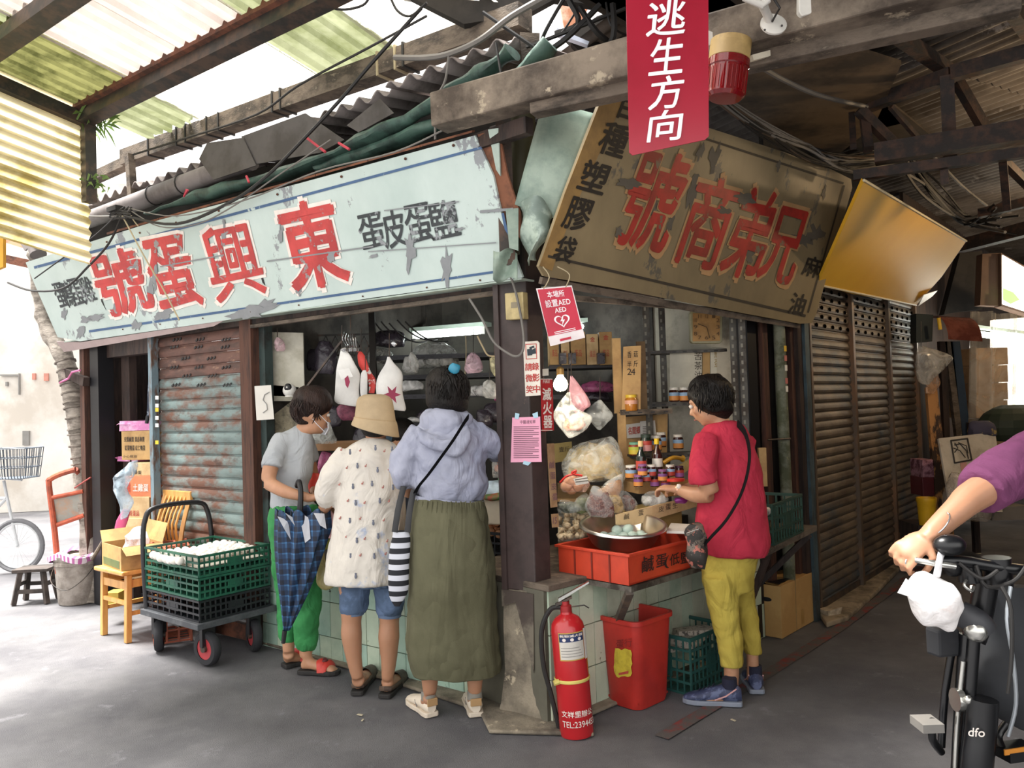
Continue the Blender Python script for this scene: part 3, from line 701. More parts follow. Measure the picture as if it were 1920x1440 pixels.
# ================================================================ brown sign
SRc=[(1130,180),(1600,335),(1517,607),(1012,492)]
r1,r2,r3=PP(1020,500,WR(.14)),PP(1515,605,WR(.14)),PP(1595,337,WR(.42))
SRP=tilted(r1,r2,r3)
brn=mat('sign_brown','8f7f60',.5,col2='73664e',scale=1.5,thr=(.35,.7),var=.1,col3='5f5a50',thr3=(.60,.62),scale3=2.6,stretch=(1.3,1.3,.7))
ochre=mat('sign_ochre','a07f4c',.55,col2='866a42',scale=4)
bs=thing('shop_sign','large tilted brown painted sign with faded red characters','sign',r1)
slab([(1130,178),(1330,240),(1470,285),(1560,318),(1596,336),(1598,352),(1530,590),(1522,606),(1500,607),(1300,570),(1150,540),(1020,518),(1010,500),(1060,360)],SRP,.015).build('board',brn,bs)
slab([(1130,180),(1168,192),(1072,400),(1035,508),(1012,498),(1060,360)],(SRP[0]+SRP[1]*.002,SRP[1]),.002).build('ochre_margin',ochre,bs)
dkln=mat('sign_dark_line','3a342c',.6)
line(SRc,.02,.955,.98,.955,5,SRP,dkln,bs);line(SRc,.975,.06,.985,.93,3,SRP,dkln,bs);line(SRc,.3,.05,.97,.05,4,SRP,dkln,bs)
slab([(1018,520),(1300,572),(1500,608),(1500,616),(1300,585),(1015,533)],(SRP[0]-SRP[1]*.02,SRP[1]),.02).build('bottom_rim',greywood,bs)
redb=mat('sign_red_old','a8312b',.5,col2='842a25',scale=5,col3='6f6250',thr3=(.60,.62),scale3=8)
edb=mat('sign_edge_old','b08a60',.6)
blb=mat('sign_black_old','26221e',.6,col3='6f6250',thr3=(.74,.76),scale3=10)
for ch,c,w_,h_ in(('號',(1225,376),96,188),('商',(1328,416),82,172),('弟',(1407,438),72,168),('兄',(1470,460),66,140)):
 bigchar(ch,c,w_,h_,SRc,SRP,bs,mred=redb,mwh=edb,bold=.02,rough=.016)
for ch,c,w_,h_ in(('百',(1180,200),42,52),('種',(1152,262),50,62),('塑',(1115,332),50,58),('膠',(1084,402),46,62),('袋',(1060,468),36,50),('麻',(1523,500),30,38),('油',(1496,570),28,40)):
 write(ch,sq(SRc,c,w_,h_),SRP,.0045,blb,'painted_character',bs,bold=.022,rough=.008)
dgr=mat('grime_patch','5c564c',.7)
for cx0,cy0,r0,sx_,sy_ in((1340,300,12,.8,2.4),(1313,285,8,.8,2),(1300,360,14,.6,2.2),(1180,345,14,1.6,.7),(1405,480,11,.8,1.6),(1505,450,14,1.4,.8),(1530,440,14,1,1.2),(1395,370,13,1.6,.8),(1460,310,5,.7,2),(1545,360,6,.6,2.4),(1160,435,8,.8,1.2),(1290,245,14,2,.6),(1258,420,8,.6,2),(1360,395,9,1.5,.8)):
 pts=[]
 for k in range(18):
  t=k*math.tau/18;r=r0*rnd.uniform(.45,1.35);x=math.cos(t)*r*sx_;y=math.sin(t)*r*sy_;pts.append((cx0+x-.25*y,cy0+y+.25*x))
 slab(pts,(SRP[0]+SRP[1]*(.0035 if rnd.random()<.5 else.008),SRP[1]),.001).build('flaked_patch',dgr,bs)
mt=mat('mint_tin_shade','93a294',.5,col2='6e8277',scale=3,col3='5a5650',thr3=(.66,.7),scale3=8)
tn=thing('tin_sheet','bent mint green tin sheet curling between the two painted signs','sheet',PP(1000,500,WR(.1)))
TP_=(PP(1030,350,YP(3.55)),V((.1,-1,0)).normalized())
def tin(u,v):
 x=(1-v)*(1018+105*u-6*math.sin(u*3))+v*(965+75*u);y=(1-v)*(187+18*u+14*abs(u-.3))+v*(385+30*u)
 p=PP(x,y,TP_);return p+V((0,-.06*math.sin(v*2.5),0))*(.4+u)
MB().grid(tin,8,14).build('upper_sheet',mt,tn,smooth=True).modifiers.new('t','SOLIDIFY').thickness=.002
def tin2(u,v):
 x=(1-v)*(972+68*u)+v*(990+12*u)+6*math.sin(v*9+u*4);y=(1-v)*(383+28*u-18*math.sin(u*math.pi))+v*(498-6*u)
 return PP(x,y,TP_)+V((0,-.10*math.sin(u*2.6)-.02*math.sin(v*6+u*6),0))
MB().grid(tin2,14,14).build('crumpled_sheet',mat('mint_tin_torn','a9b8ac',.45,col2='77877e',scale=6,thr=(.45,.55),col3='7c4f38',thr3=(.68,.7),scale3=9),tn,smooth=True).modifiers.new('t','SOLIDIFY').thickness=.002
slab([(948,392),(972,390),(972,470),(955,465)],YP(3.52),.004).build('folded_strip',mt,tn)
def tin3(u,v):
 x=925+45*u;y=470+55*v+5*math.sin(u*7);return PP(x,y,YP(3.56))+V((0,-.03*math.sin(u*5+v*3),0))
MB().grid(tin3,8,8).build('torn_corner',mt,tn,smooth=True).modifiers.new('t','SOLIDIFY').thickness=.002
MB().beam(PP(942,185,YP(3.62)),PP(952,500,YP(3.62)),.07,.07,V((0,-1,0))).build('hanger',mat('iron_hanger','3d3733',.7,col2='5a463a',scale=9),bb)
MB().tube([PP(980,200,YP(3.7)),PP(975,480,YP(3.75))],.06,12).build('dark_duct',mat('olive_duct','4c4832',.6),bb,smooth=True)
slab([(975,60),(1012,62),(1010,132),(980,130)],YP(3.62),.04).build('block',greywood,bb)
# ================================================================ yellow sign
YSc=[(1622,338),(1812,450),(1720,572),(1535,535)]
y1,y2,y3=PP(1535,535,WS(.15)),PP(1720,572,WS(.15)),PP(1812,452,WS(.62))
YSP=tilted(y1,y2,y3)
ysm=mat('sign_yellow','dfae36',.5,spec=.25,col2='d8a42c',scale=.8,var=.05)
ysign=thing('light_box_sign','blank glossy yellow sign leaning out above the shutters','sign',y1)
slab([(1620,338),(1812,452),(1765,520),(1718,572),(1600,552),(1533,534)],YSP,.02).build('panel',ysm,ysign,bev=.002)
for a,b in(((1620,338),(1812,452)),((1533,534),(1718,572))):
 MB().tube([PP(*a,YSP),PP(*b,YSP)],.008,6).build('rim',mat('rim_cream','cfc4a4',.5),ysign)
slab([(1812,452),(1765,520),(1754,512),(1800,448)],(YSP[0]-YSP[1]*.03,YSP[1]),.02).build('side_wrap',mat('wrap_dark','3b352c',.5),ysign)
slab([(1732,553),(1758,545),(1748,556),(1722,574)],(YSP[0]+YSP[1]*.03,YSP[1]),.004).build('torn_film',white,ysign)
# ================================================================ hanging red direction sign
RP2=YP(2.35)
rsg=thing('direction_sign','red hanging sign with white brush characters above the brown sign','sign',PP(1250,-60,RP2))
redsg=mat('red_plastic_sign','93192d',.2,col2='8a1628',scale=2,var=.05)
slab([(1172,-90),(1328,-90),(1329,255),(1322,262),(1186,291),(1180,286)],RP2,.004).build('board',redsg,rsg)
RSc=[(1172,-30),(1328,-30),(1329,262),(1180,291)]
for ch,c,w_,h_ in(('逃',(1250,33),72,66),('生',(1250,105),62,68),('方',(1249,173),62,62),('向',(1247,235),62,58)):
 x,y=c;hw,hh=w_/2,h_/2
 write(ch,[(x-hw+4,y-hh+4),(x+hw+4,y-hh-4),(x+hw-3,y+hh-3),(x-hw-3,y+hh+3)],RP2,.002,mat('sign_white_letters','e9dfe3',.4),'character',rsg,bold=.012,rough=.010)
for x in(1190,1312):MB().tube([PP(x,-88,RP2),PP(x,-88,RP2)+Z*.3],.002,5).build('hanging_wire',steel,rsg)
# ================================================================ beacon, bracket, lamps on the beam
BY=2.75
def PB(x,y,dy=0):return PP(x,y,YP(BY+dy))
bc=thing('beacon_lamp','red rotating beacon with a yellow base hung under the beam','lamp',PB(1370,80))
ax=(PB(1356,185)-PB(1368,80)).normalized();Mx=ax.to_track_quat('-Z','Y').to_matrix()
c0=PB(1371,78)
sc_=BY/1500
MB().lathe([(.0,0),(38*sc_,0),(38*sc_,-36*sc_),(36*sc_,-38*sc_),(0,-38*sc_)],c0,28,Mx).build('base',mat('beacon_yellow','b89b62',.5,col2='9a8050'),bc,smooth=True)
gl=mat('beacon_red_glass','8e0d14',.1,trans=.5,coat=.5)
MB().lathe([(0,-38*sc_),(39*sc_,-38*sc_),(39*sc_,-52*sc_),(37*sc_,-54*sc_),(36*sc_,-104*sc_),(30*sc_,-110*sc_),(0,-110*sc_)],c0,32,Mx).build('dome',gl,bc,smooth=True)
rb=MB()
for k in range(30):
 t=k*math.tau/30;x,y=math.cos(t)*37.2*sc_,math.sin(t)*37.2*sc_
 rb.tube([c0+Mx@V((x,y,-58*sc_)),c0+Mx@V((x,y,-100*sc_))],.0011,4)
rb.build('fluting',mat('beacon_rib','7c1016',.3),bc)
MB().lathe([(0,0),(10*sc_,0),(10*sc_,14*sc_),(0,14*sc_)],c0,12,Mx).build('neck',steel,bc)
slab([(1322,55),(1336,60),(1337,82),(1326,86)],YP(BY+.05),.01).build('side_clip',mat('white_plastic','cfccc4',.4),bc)
wp=mat('white_plastic','cfccc4',.4)
cbk=thing('camera_bracket','white swivel camera bracket screwed to the weathered beam','bracket',PB(1450,45))
MB().lathe([(0,-.004),(.043,-.004),(.044,.004),(.03,.012),(0,.014)],PB(1450,46,-.1),24,Matrix.Rotation(math.radians(70),3,'X')).build('plate',wp,cbk,smooth=True)
MB().tube([PB(1444,42,-.1),PB(1436,22,-.14),PB(1430,8,-.18)],[.016,.014,.016],12).build('arm',wp,cbk,smooth=True)
MB().tube([PB(1448,40,-.12),PB(1462,15,-.2),PB(1440,-20,-.2)],.004,6).build('cable',cable_m,cbk)
MB().tube([PB(1395,-5,-.2),PB(1430,10,-.2),PB(1440,0,-.2)],.012,10).build('camera_body',wp,cbk,smooth=True)
for x,y in((1434,56),(1466,48)):MB().ell(PB(x,y,-.125),.004,6,4).build('screw',steel,cbk)
tag(MB().prism(poly([(1498,-10),(1583,-10),(1583,8),(1504,30),(1498,22)],YP(2.68)),(0,.1,0)).build('junction_box',wp,bev=.004),'white plastic junction box on the beam at the top edge','box')
tag(MB().beam(PB(1408,110,.05),PB(1490,88,.15),.02,.02).build('light_batten',mat('batten_cream','d8cfbb',.5)),'short cream lamp batten under the beam beside the beacon','batten')
glow=mat('bulb_warm','ffd9a0',emis=3.0)
def plamp(x,y,lab,s_=1.,e=glow):
 t=thing('ceiling_lamp',lab,'lamp',PB(x,y,.1))
 MB().ell(PB(x,y-4,.1),(.045*s_,.045*s_,.012*s_),20,6).build('rim',wp,t,smooth=True)
 MB().ell(PB(x,y+4,.1),(.038*s_,.038*s_,.022*s_),20,8).build('glass',mat('lamp_opal','e6d3b4',.2,coat=.3),t,smooth=True)
plamp(1553,72,'round opal lamp tucked under the weathered beam')
t=thing('twin_lamp','twin warm lamp heads hanging below the right end of the beam','lamp',G(1707,25,3.05))
for i,(x,m_) in enumerate(((1692,mat('lamp_opal','e6d3b4',.2,coat=.3)),(1718,glow))):
 a,b=G(x-2,12,3.05),G(x+2,44,3.05);mb=MB().tube([G(x-3,8,3.1),G(x+3,38,3.0)],[.03,.028],12);mb.build('head',m_,t,smooth=True)
MB().beam(G(1680,15,3.15),G(1728,0,3.15),.03,.03).build('bar',wp,t)
# ================================================================ notices on the pillar
PLP=(a_+nL*.0,nL) if 0 else(G(1012,1352),nL)
PRP=(G(1012,1352),nR)
n1=thing('camera_notice','white and red notice with a camera picture high on the pillar','sign',PP(998,690,PLP))
slab([(981,641),(1008,639),(1012,643),(1014,741),(986,743)],PLP,-.003).build('plate',mat('notice_cream','d5ccc0',.5),n1)
for ch,x,y in(('請',991,688),('錄',1004,687),('微',992,709),('影',1005,708),('笑',993,730),('中',1006,729)):
 write(ch,[(x-6.5,y-7),(x+6.5,y-7),(x+6.5,y+7),(x-6.5,y+7)],PLP,.004,mat('notice_red','ad3a33',.6),'character',n1,bold=.02)
slab([(985,645),(1006,644),(1007,673),(986,674)],(PLP[0]+nL*.0035,nL),.001).build('picture_frame',mat('notice_red','ad3a33',.6),n1)
slab([(986.5,646.5),(1004.5,645.5),(1005.5,671.5),(987.5,672.5)],(PLP[0]+nL*.004,nL),.001).build('picture_ground',mat('notice_cream','d5ccc0',.5),n1)
cdk=mat('picture_dark','27313a',.6)
slab([(988,655),(997,653),(998,666),(989,667)],(PLP[0]+nL*.005,nL),.001).build('picture_camera',cdk,n1)
slab([(997,656),(1004,652),(1005,663),(998,664)],(PLP[0]+nL*.005,nL),.001).build('picture_camera',cdk,n1)
slab([(992,651),(1001,648),(1002,652),(993,654)],(PLP[0]+nL*.005,nL),.001).build('picture_camera',cdk,n1)
n2=thing('extinguisher_sign','narrow red sign with white characters on the pillar edge','sign',PP(1025,760,PRP))
slab([(1013,711),(1035,710),(1038,807),(1016,809)],PRP,-.003).build('plate',mat('notice_red_bg','b02a30',.4),n2)
for ch,x,y in(('滅',1025,739),('火',1026,765),('器',1027,791)):
 write(ch,[(x-8,y-11),(x+8,y-11.5),(x+8.5,y+11),(x-7.5,y+11.5)],PRP,.004,whp,'character',n2,bold=.03)
write('FIRE',[(1018,713),(1031,712.5),(1031,718),(1018,719)],PRP,.004,whp,'lettering',n2,bold=.01)
for yy0,yy1 in((710,711.5),(806,807.5)):slab([(1014,yy0),(1036,yy0),(1036,yy1),(1014,yy1)],(PRP[0]+nR*.004,nR),.001).build('white_line',whp,n2)
pk=thing('pink_notice','pink printed notice taped to the pillar below the camera notice','paper',PP(990,830,PLP))
pkm=mat('pink_paper','dd9cb4',.7,var=.04)
slab([(961,783),(1013,781),(1016,866),(958,867)],PLP,-.002).build('sheet',pkm,pk)
inkm=mat('print_ink','6d4a58',.7)
write('中醫通知單',[(975,788),(1004,787),(1004,794),(975,795)],PLP,.003,inkm,'heading',pk)
for k in range(17):
 y=800+k*3.6;x1=1010-(rnd.random()*14 if k%3==2 else 0)
 slab([(963,y),(x1,y-.6),(x1,y+.6),(963,y+1.2)],(PLP[0]+nL*.0035,nL),.0005).build('printed_line',inkm,pk)
tape=mat('blue_tape','9fc0cf',.5)
for c in([(966,774),(974,776),(972,786),(965,785)],[(998,776),(1008,772),(1009,783),(1001,784)],[(982,864),(996,867),(990,873),(980,870)]):
 slab(c,(PLP[0]+nL*.0045,nL),.001).build('tape',tape,pk)
cb=thing('cardboard_tag','tall brown cardboard strip with handwriting down the pillar edge','label',PP(1035,880,PRP))
cbm=mat('cardboard_old','a88663',.85,col2='8c6c4c',scale=7)
slab([(1025,832),(1038,831),(1044,950),(1032,952)],PRP,-.004).build('strip',cbm,cb)
for k,ch in enumerate('鹹蛋皮蛋'):write(ch,[(1029+k*2,866+k*20),(1039+k*2,865+k*20),(1040+k*2,878+k*20),(1030+k*2,879+k*20)],PRP,.005,inkm,'character',cb)
c2=thing('cardboard_tag','small square cardboard price tag on the lower pillar edge','label',PP(1038,976,PRP))
slab([(1033,964),(1046,963),(1047,988),(1035,989)],PRP,-.004).build('card',cbm,c2)
write('15',[(1037,970),(1044,970),(1044,982),(1037,982)],PRP,.005,inkm,'price',c2)
mb_=thing('meter_box','cream plastic switch box hanging high on the pillar','box',PP(962,572,PLP))
cream=mat('cream_plastic','b8a676',.5,col2='9a8a60')
MB().prism(poly([(946,550),(980,547),(982,598),(948,600)],(PLP[0]+nL*.04,nL)),-nL*.04).build('case',cream,mb_,bev=.004)
slab([(958,567),(970,566),(970,577),(958,578)],(PLP[0]+nL*.041,nL),.001).build('label',mat('grey_print','857b66',.7),mb_)
MB().prism(poly([(1017,692),(1028,691),(1028,704),(1017,705)],PRP),nR*.002).build('paper_sticker',stw,None);tag(bpy.data.objects['paper_sticker'],'tiny pale sticker on the pillar above the narrow red sign','sticker')
pcl=thing('pillar_cable','brown cable looping down the pillar past the cream box','cable',PP(960,600,PLP))
MB().tube(smoothline([PP(x,y,(PLP[0]+nL*.055,nL)) for x,y in((938,480),(958,520),(970,560),(981,620),(981,655),(970,668),(952,662),(925,640),(905,600),(880,560))]),.006,7).build('cable',cable_g,pcl,smooth=True)
AP=tilted(PP(1005,540,YP(3.42)),PP(1074,536,YP(3.42)),PP(1065,645,YP(3.36)))
ae=thing('aed_notice','red notice with a white heart hung on wire beside the pillar','sign',PP(1050,590,AP))
slab([(1005,541),(1072,535),(1097,633),(1032,649)],AP,.002).build('card',mat('aed_white','d9cfcf',.5),ae)
slab([(1008,543),(1071,538),(1091,617),(1028,631)],(AP[0]+AP[1]*.001,AP[1]),.0015).build('red_field',mat('aed_red','b5243c',.4),ae)
AW=mat('aed_letters','ecdfe2',.5)
AQ=[(1005,541),(1072,535),(1097,633),(1032,649)]
def aq(u0,v0,u1,v1):return[uv(AQ,u0,v0),uv(AQ,u1,v0),uv(AQ,u1,v1),uv(AQ,u0,v1)]
write('本場所',aq(.26,.07,.74,.19),AP,.002,AW,'lettering',ae,bold=.012)
write('設置AED',aq(.15,.22,.85,.35),AP,.002,AW,'lettering',ae,bold=.012)
write('AED',aq(.36,.38,.68,.46),AP,.002,AW,'lettering',ae,bold=.03)
hp=[]
for k in range(40):
 t=k/40*math.tau;x=16*math.sin(t)**3;y=13*math.cos(t)-5*math.cos(2*t)-2*math.cos(3*t)-math.cos(4*t);hp.append((.5+x/16*.22,.61-y/17*.135))
def ringm(f,g):
 A2=(AP[0]+AP[1]*.002,AP[1]);o=[PP(*uv(AQ,.5+(x-.5)*f,.61+(y-.61)*f),A2) for x,y in hp];i_=[PP(*uv(AQ,.5+(x-.5)*g,.61+(y-.61)*g),A2) for x,y in hp]
 return MB().add(o+i_,[(k,(k+1)%40,40+(k+1)%40,40+k) for k in range(40)])
ringm(1,.78).build('heart',AW,ae)
A2=(AP[0]+AP[1]*.003,AP[1]);MB().add([PP(*uv(AQ,u,v),A2) for u,v in((.54,.53),(.44,.62),(.50,.62),(.46,.70),(.58,.60),(.52,.60),(.56,.53))],[(0,1,2,5,6),(2,3,4,5)]).build('lightning_bolt',AW,ae)
for v0 in(.78,.81):slab(aq(.2,v0,.8,v0+.012),(AP[0]+AP[1]*.002,AP[1]),.0005).build('small_print',AW,ae)
slab(aq(.3,.92,.62,.96),(AP[0]+AP[1]*.002,AP[1]),.0005).build('footer_print',mat('aed_red','b5243c',.4),ae)
for a,b,c in(((1017,545),(1030,520),(1018,500)),((1060,540),(1068,515),(1045,500))):
 MB().tube(smoothline([PP(*k,YP(3.42)) for k in(a,b,c)]),.0025,5).build('wire',cable_y,ae)
# ================================================================ cables
def cab(name,pts,r,m,lab,k=5):
 P=smoothline(pts,k);return one(MB().tube(P,r,6),name,m,lab,'cable',loc=P[0],smooth=True)
WLx=lambda x,y,o=.4:PP(x,y,WL(o))
cab('power_cable',[WLx(*p) for p in((790,15),(700,115),(640,185),(570,260),(500,330),(430,380),(330,420),(235,405))],.009,cable_m,'thick black cable slanting from the top edge down to the cable knot')
cab('power_cable',[WLx(*p) for p in((800,30),(690,90),(560,160),(480,215),(345,260),(250,290))],.006,cable_m,'thin black cable running down beside the long box gutter')
cab('power_cable',[WLx(*p) for p in((230,400),(205,455),(165,500),(120,540),(60,545),(15,530))],.008,cable_m,'black cable drooping across the left end of the turquoise sign')
cab('power_cable',[WLx(*p) for p in((222,400),(180,440),(130,475),(65,522))],.005,cable_m,'thinner black cable drooping to the left corner of the turquoise sign')
cab('power_cable',[WLx(*p) for p in((245,395),(300,425),(370,420),(440,385),(520,330),(620,262))],.004,cable_g,'grey cable looping over the top edge of the turquoise sign')
cab('power_cable',[WLx(*p) for p in((240,390),(330,405),(460,375),(600,320),(740,285),(850,235),(905,215))],.004,cable_g,'long grey cable sagging along the green tarpaulin')
cab('power_cable',[WLx(*p) for p in((70,378),(120,395),(160,405),(230,405))],.006,cable_g,'grey cable crossing the far left end of the gutter pipe')
cab('twine',[WLx(*p) for p in((228,402),(270,480),(305,540),(336,600))],.005,cable_y,'beige twine hanging down over the turquoise sign')
cab('twine',[WLx(*p) for p in((245,400),(250,412),(259,424))],.004,cable_y,'short stub of beige twine at the cable knot')
cab('flexible_conduit',[WLx(*p,.3) for p in((1030,-10),(960,30),(900,75),(845,100),(800,108),(740,108))],.014,cable_g,'grey flexible conduit curving round the end of the box gutter')
cab('power_cable',[WLx(*p,.3) for p in((842,100),(835,150),(818,190),(816,262))],.006,cable_g,'short grey cable dropping behind the end of the wooden beam')
cab('power_cable',[WLx(*p,.3) for p in((930,80),(938,130),(950,190))],.006,cable_m,'black cord dropping onto the wooden beam near the pillar')
cab('power_cable',[WLx(*p,.5) for p in((600,8),(640,18),(680,10),(695,-10))],.006,cable_m,'black cord looping against the green roof sheet')
cab('power_cable',[WLx(*p,.5) for p in((730,-10),(745,20),(770,30),(800,5))],.006,cable_m,'black cord looping at the top beside the dark roof beam')
cab('rope',[WLx(*p,.5) for p in((515,-12),(522,12),(526,38))],.012,mat('blue_grey_rope','4a4a58',.8),'knotted blue grey rope hanging from the steel roof beam')
kn=MB();rnd2=random.Random(5)
for k in range(9):kn.tube([WLx(228+rnd2.uniform(-22,22),398+rnd2.uniform(-12,12)) for _ in range(3)],.008,6)
kn.box(WLx(215,392),(.12,.05,.03),2.5)
one(kn,'cable_knot',cable_m,'dark tangle of wire ends and tape above the turquoise sign','cable',loc=WLx(228,400))
pk_=mat('red_twist','b8404e',.6)
for i,(pts,lb) in enumerate((([(350,355),(345,368),(352,356)],'left of the green tarpaulin end'),([(462,330),(467,342)],'on the green tarpaulin'),([(572,256),(610,285)],'on the black cable by the metal sheet'),([(635,268),(655,280)],'nearest the wooden beam'))):
 one(MB().tube([WLx(*p,.36) for p in pts],.007,6),'red_twine',pk_,'scrap of red twine '+lb,'twine',loc=WLx(*pts[0],.36))
rnd3=random.Random(8)
for k in range(16):
 a=(1330+rnd3.uniform(-6,10),165+rnd3.uniform(-8,14));m1=(1420+rnd3.uniform(-10,10),235+rnd3.uniform(-14,14));m2=(1520+rnd3.uniform(-8,8),290+rnd3.uniform(-20,16));m3=(1600+rnd3.uniform(-15,15),322+rnd3.uniform(-35,8));e=(1700+rnd3.uniform(-10,60),285+rnd3.uniform(-20,35))
 P=smoothline([PP(*a,WR(.5)),PP(*m1,WR(.48)),PP(*m2,WR(.46)),PP(*m3,WR(.45)),PP(*e,WS(.3))],5)
 o=one(MB().tube(P,rnd3.choice((.004,.006,.009)),5),'power_cable',rnd3.choice((cable_m,cable_m,cable_g,mat('cable_brown','4d3d30',.6))),'one of many dusty cables bundled along the top of the brown sign','cable','bundled cables over the brown sign',loc=P[0],smooth=True)
for k in range(12):
 a=(1700+rnd3.uniform(-10,20),300+rnd3.uniform(-20,30));m1=(1750+rnd3.uniform(-15,15),360+rnd3.uniform(-15,15));m2=(1810+rnd3.uniform(-12,12),415+rnd3.uniform(-12,12));e=(1880+rnd3.uniform(-20,40),380+rnd3.uniform(-15,60))
 P=smoothline([PP(*a,WS(.4)),PP(*m1,WS(.45)),PP(*m2,WS(.5)),PP(*e,WS(.9))],5)
 one(MB().tube(P,rnd3.choice((.006,.009,.012)),5),'power_cable',rnd3.choice((cable_m,cable_m,cable_g)),'one of several black cables sagging above the blank yellow sign','cable','sagging cables over the yellow sign',loc=P[0],smooth=True)
cab('flexible_conduit',[PP(1415,118,WR(.8)),PP(1470,150,WR(.7)),PP(1540,180,WR(.7)),PP(1625,200,WR(.6))],.012,cable_g,'grey conduit sagging from the beam towards the iron truss')
cab('flexible_conduit',[PP(1670,200,WS(.5)),PP(1735,275,WS(.5)),PP(1800,345,WS(.6)),PP(1850,385,WS(.6))],.012,cable_g,'pale conduit running down under the trusses')
for k in range(9):
 a=(900+rnd3.uniform(0,330),rnd3.uniform(-10,30));b=(980+rnd3.uniform(-20,200),60+rnd3.uniform(0,70));c=((a[0]+b[0])/2+rnd3.uniform(-30,30),(a[1]+b[1])/2+12)
 P=smoothline([DD(*a,3.5),DD(*c,3.5),DD(*b,3.6)],4)
 one(MB().tube(P,rnd3.choice((.005,.009,.014)),5),'power_cable',cable_m,'one of the tangled dark cables above the weathered beam','cable','tangled cables above the beam',loc=P[0],smooth=True)
cn=sroot('ceiling_corner','dark boards and a steel joist where the two roofs meet above the beam')
slab([(742,-20),(1240,-20),(1240,30),(1040,-2),(960,42),(900,40),(870,45)],YP(3.75),.05).build('board',dkbrown,cn)
slab([(1120,30),(1240,-10),(1240,120),(1100,110),(1060,70)],YP(4.2),.05).build('board',dkbrown,cn)
slab([(1000,90),(1100,100),(1200,130),(1000,200),(960,130)],YP(4.3),.05).build('board',dkbrown,cn)
slab([(1045,52),(1105,78),(1102,84),(1040,62)],YP(4.1),.04).build('bright_joist',mat('pale_steel','b9c0d0',.4),cn)
slab([(1048,0),(1110,0),(1085,45),(1060,60)],YP(4.6),.03).build('brick_wall',mat('brick_tan','b0785c',.9,col2='d0b09c',scale=9),cn)
# ================================================================ shape helpers for goods
def rowloft(rows,n=20,mb=None,j=0.,js=12,seed=0,cap=True,fold=0.,nf=7):
 """rows: (y_px, x_left, x_right, Y_depth, thickness ratio[, slant]) -> rings stacked down the picture, really round in depth"""
 mb=mb or MB();rings=[]
 for k,r in enumerate(rows):
  y,xl,xr,Y,fl=r[:5];sl=r[5] if len(r)>5 else 0
  a=DD(xl,y-sl,Y);b=DD(xr,y+sl,Y);c=(a+b)/2;e=(b-a)/2;e2=V((-e.y,e.x,0)) if abs(e.z)<1e-9 else V((0,e.length,0))
  e2=V((-e.y,e.x,0)).normalized()*e.length*fl if e.length>1e-6 else V((0,0,0));rg=[]
  for i in range(n):
   t=i*math.tau/n;f=1+fold*math.sin(nf*t+seed)*(k/max(1,len(rows)-1))
   p=c+e*math.cos(t)*f+e2*math.sin(t)*f
   if j:p=p+noise.noise_vector(p*js+V((seed,0,0)))*j
   rg.append(p)
  rings.append(rg)
 mb.loft(rings,cap);return mb
def dens(rows,k=3):
 """smooth extra rows between the given ones"""
 out=[]
 rows=[tuple(r)+((0,) if len(r)<6 else()) for r in rows]
 for i in range(len(rows)-1):
  p0=rows[max(0,i-1)];p1=rows[i];p2=rows[i+1];p3=rows[min(len(rows)-1,i+2)]
  for j in range(k):
   t=j/k;out.append(tuple(.5*(2*b+(c-a)*t+(2*a-5*b+4*c-d)*t*t+(3*b-a-3*c+d)*t**3) for a,b,c,d in zip(p0,p1,p2,p3)))
 out.append(rows[-1]);return out
def pb(x0,x1,y0,y1,Y,dep,rz=0,mb=None):
 """a box whose front face covers about x0..x1, y0..y1 at distance Y, dep deep"""
 mb=mb or MB();c=DD((x0+x1)/2,(y0+y1)/2,Y);w_=(x1-x0)/FPX*Y;h_=(y1-y0)/FPX*Y
 f=V((-math.sin(rz),math.cos(rz),0));return mb.box(c+f*dep/2,(w_,dep,h_),rz)
def base_of(o):
 return o
def crate(name,lab,loc,rz,L,W,H,m,cat='crate',group=None,nb=(9,6),tp=.012,open_=True,rot=None,rows_=3):
 t=thing(name,lab,cat,loc,rz,group)
 if rot:t.rotation_euler=rot
 def side(a,b,n,nm='side_panel'):
  mb=MB();a,b=V(a),V(b);d=(b-a);th=.006
  for i in range(n+1):
   p=a+d*i/n;w_=.012 if i in(0,n,n//2) else.0075
   mb.beam(p+Z*.0,p+Z*H,w_,th,d.cross(Z).normalized())
  for k in range(rows_+1):
   z=H*(k/rows_)*.97+.004;mb.beam(a+Z*z,b+Z*z,.008 if 0<k<rows_ else.016,.012)
  mid=(a+b)/2
  mb.box(mid+Z*H*.48,(d.length*.22,.004,H*.42),math.atan2(d.y,d.x))
  return mb.build(nm,m,t,world=False)
 c=[(-L/2,-W/2,0),(L/2,-W/2,0),(L/2,W/2,0),(-L/2,W/2,0)]
 side(c[0],c[1],nb[0]);side(c[1],c[2],nb[1]);side(c[2],c[3],nb[0]);side(c[3],c[0],nb[1])
 mb=MB().box((0,0,.004),(L,W,.006))
 for i in range(5):mb.box((0,-W/2+W*(i+.5)/5,.009),(L,.01,.006))
 mb.build('base',m,t,world=False)
 mb=MB();e=.011
 for(x0,y0,sx_,sy_) in((0,-W/2,L+.02,e),(0,W/2,L+.02,e),(-L/2,0,e,W),(L/2,0,e,W)):mb.box((x0,y0,H),(sx_,sy_,.014))
 mb.build('rim',m,t,world=False,bev=.002);return t
def rect3(near,left,right,z):
 """rectangle on height z from the pixels of its near, left and right corners -> centre, rz, L, W with L along near->right"""
 n,l,r=G(*near,z),G(*left,z),G(*right,z);u=(r-n);v=(l-n);L,W=u.length,v.length
 un=u.normalized();vn=V((-un.y,un.x,0));c=n+un*L/2+vn*W/2;return c,math.atan2(un.y,un.x),L,W
